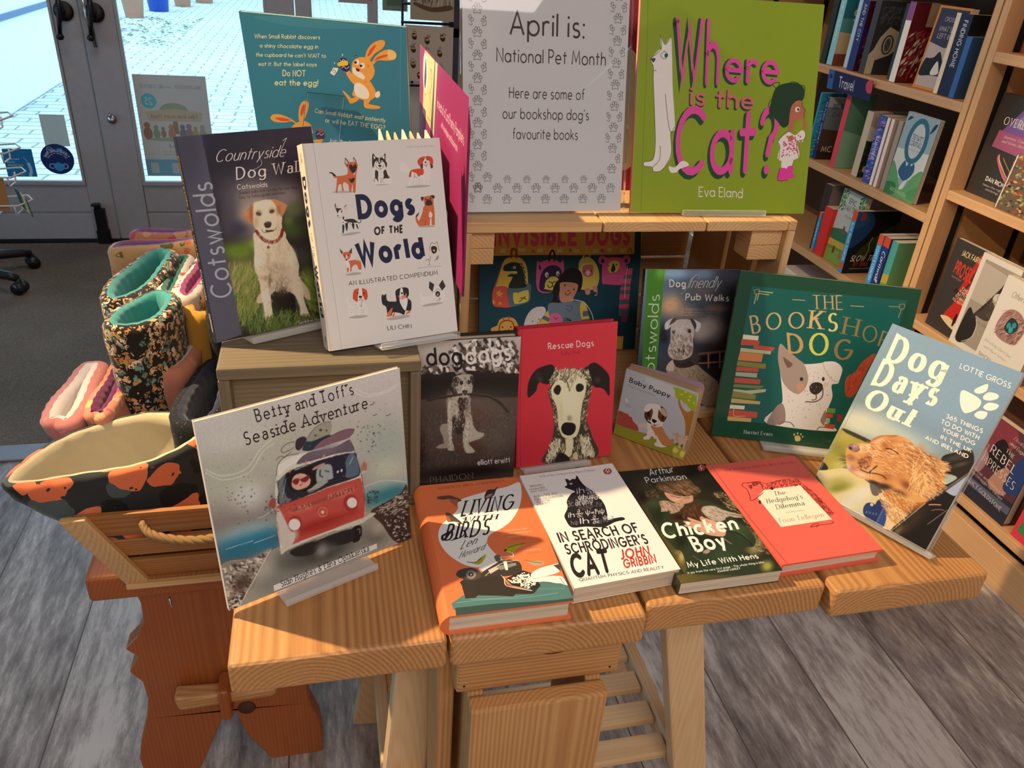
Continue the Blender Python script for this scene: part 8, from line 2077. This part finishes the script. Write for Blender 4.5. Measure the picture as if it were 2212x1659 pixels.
face('childrens_book', 'multicoloured glossy book at the right end of the lowest shelf', 1.215, .15, .16, .2, .03, x=1.634, lean=4, cover='c83a4a', gloss='gloss_print', art_run='base d83a50\np 2a3aa0 200,500 1600,400 1600,1200 300,1300\np 3a8a4a 100,200 900,180 1000,520 150,560\np e8c040 500,300 900,280 850,420 520,440\nf e85a6a;3a5ac0;f0d050 60 w120 w70 0,0 10,4 100,100 1500,100 1500,1900 100,1900')
bx = thing('storage_box', 'white box with a black grip on the bottom shelf behind the pine crate', 'box', (1.76, 2.34, .2)); MB().box((-.1, -.16, .001), (.12, .16, .17)).build('body', 'white_card', bx, bevel=.004); MB().box((-.104, -.05, .1), (-.1005, .05, .13)).build('grip', 'black_plastic', bx)

# ------------------------------------------------------------------ office chair, card rack, card spinner
ch = thing('office_chair', 'black swivel chair base on castors by the doors', 'chair', (-1.56, 3.36, .006)); hub = Vector((0, 0, .09))
MB().lathe([(0, .06), (.035, .06), (.038, .1), (.028, .115), (.028, .4), (0, .4)], n=20).build('column', 'black_plastic', ch)
sd = MB().lathe([(0, .4), (.2, .4), (.235, .425), (.235, .455), (.2, .475), (0, .48)], n=28); sd.build('seat', 'black_plastic', ch)
for tx, ty in ((.33, .185), (.36, -.1), (.02, -.36), (-.34, -.12), (-.2, .3)):
    d = Vector((tx, ty, 0)); e = d.normalized(); q = Vector((-e.y, e.x, 0)); L = d.length
    lg_ = MB().tube([hub+e*.02, hub+e*L*.55+Vector((0, 0, -.004)), hub+e*(L-.03)+Vector((0, 0, -.018)), hub+e*L+Vector((0, 0, -.028))], [.026, .021, .018, .014], 12).build('leg', 'black_plastic', ch)
    cst = MB(); 
    for s in (-1, 1): cst.tube([d+q*s*.006+Vector((0, 0, .026)), d+q*s*.024+Vector((0, 0, .026))], .025, 16)
    cst.tube([d+Vector((0, 0, .03)), d+Vector((0, 0, .062))], .011, 10); cst.build('castor', 'black_plastic', lg_)
rk = thing('card_rack', 'white wire card rack at the left edge before the doors', 'rack', (-.985, 2.6, 0)); wr = MB()
MB().tube([(-.26, .02, .006), (-.26, .02, 1.3)], .012).build('post', 'white_wire', rk); MB().lathe([(0, 0), (.13, 0), (.12, .012), (0, .016)], (-.26, .02, .0065), 28).build('base', 'white_wire', rk)
for z in (.575, .66, .73, .82):
    wr = MB(); wr.tube([(-.05, -.03, z), (.09, -.03, z), (.125, -.005, z+.012), (.1, .04, z+.012), (-.05, .04, z)], .0028, 8, closed=True); wr.tube([(-.26, .02, z), (-.05, .02, z)], .003, 8)
    for x in (-.03, .03, .08): wr.tube([(x, -.03, z), (x, -.025, z-.028), (x, .03, z-.028), (x, .035, z)], .0025, 8)
    wr.build('basket', 'white_wire', rk)
def card(label, x, y, z, w, h, t, m, yaw=0, lean=4, group='cards in the wire rack', run=None, cat='greeting card'):
    a = Art(w, h); inks = []
    if run: a.run(run)
    mb = MB().box((0, 0, 0), (w, t, h)); a.put(mb, inks); o = build_ink(mb, inks, 'greeting_card', 'matt_print', None, base_ink(m)); o.matrix_world = pose(x, y, z, yaw, lean); return tag(o, label, cat, group)
card('plain brown kraft card in the lowest wire basket', -1.02, 2.585, .555, .095, .1, .004, 'b8844c')
card('brown kraft card in the middle wire basket of the left rack', -1.03, 2.585, .665, .1, .06, .004, 'b8844c')
card('dark blue grey card in the upper wire basket of the left rack', -1.03, 2.585, .735, .115, .09, .004, '4a5060', run='base 4a5064\np 8a3a58 700,100 1150,150 1150,300 760,330\np d8d8d8 0,0 1150,0 1150,60 0,60')
card('grey card sticking up at the top of the left rack', -1.03, 2.585, .8, .11, .07, .004, '6a707c')
for i, c in enumerate(('3a7a98', '7a8a58', 'f0ecc8', 'd8dca0', '4a5a90')): card('thin coloured card fanned out at the side of the left rack', -.905+.006*i, 2.625-.004*i, .56-.006*i, .012+.02, .06, .002, c, yaw=-60, lean=-8, group='cards fanned at the rack side')
sp = thing('card_spinner', 'black wire greeting card spinner behind the rabbit book', 'rack', (.27, 2.05, 0))
MB().tube([(.055, .02, .007), (.055, .02, 1.6)], .014).build('post', 'black_wire', sp); MB().lathe([(0, 0), (.2, 0), (.19, .014), (0, .018)], (.055, .02, .0065), 30).build('base', 'black_wire', sp)
fr_ = MB()
for x in (-.07, .045): fr_.tube([(x, 0, .8), (x, 0, 1.5)], .003, 8)
for z in (1.04, 1.08, 1.18, 1.22): fr_.tube([(-.075, -.015, z), (.05, -.015, z)], .003, 8)
for x in (-.05, .03): fr_.tube([(x, -.02, 1.045), (x+.012, -.02, 1.09), (x+.012, -.004, 1.11)], .003, 8)
fr_.build('wire_frame', 'black_wire', sp)
for z in (.9, 1.05, 1.2): MB().box((.052, .0, z-.05), (.066, .005, z+.12)).build('strip', mat('spinner_strip', '2f3f58', .25), sp)
bees = 'base cfc0b0\n'+''.join('e 2a241c %d,%d %d,%d %d,%d\ne d0a030 %d,%d %d,%d %d,%d\nf 8a8a90;b0a8a8 6 w120 w26 0,0 %d,7 %d,%d %d,%d %d,%d\n' % (x, y, x+55, y+20, x-25, y+75, x, y+22, x+50, y+30, x-8, y+45, 7 if k % 2 else -7, x-80, y+60, x+90, y+60, x, y+140) for k, (x, y) in enumerate(((220, 980), (520, 900), (880, 980), (200, 700), (500, 640), (820, 640), (200, 360), (560, 330), (860, 300), (350, 130))))
card('card printed with rows of bees on the black spinner', .2, 2.0, 1.056, .113, .122, .004, 'd8ccc0', yaw=-9, group='cards on the spinner', run=bees)
card('card with a dark engraved picture above the bee card', .213, 2.0, 1.19, .1, .12, .004, 'b8a898', yaw=-9, group='cards on the spinner', run='base b8a890\nf 3a3430;8a8078;d8d0c4;5a5048 160 w240 w26 0,0 3,10 60,350 950,350 950,1150 60,1150\ns 6a4a34 100,300 500,180 950,250 900,340 500,280 120,360')
card('red patterned card pack hanging in front of the bright window', .06, 2.3, 1.195, .085, .1, .02, '9a2a3a', group='cards on the spinner', run='base a83a48\np c8b8b0 0,0 850,0 850,90 0,90\np 7a1a2a 380,90 470,90 470,1000 380,1000', yaw=-6)
card('clear wrapped green card pack beside the red pack', .165, 2.2, 1.19, .062, .1, .015, '8a9a8a', group='cards on the spinner', run='base 98a898\np 6a8a70 100,100 500,120 500,800 100,800', yaw=-6)
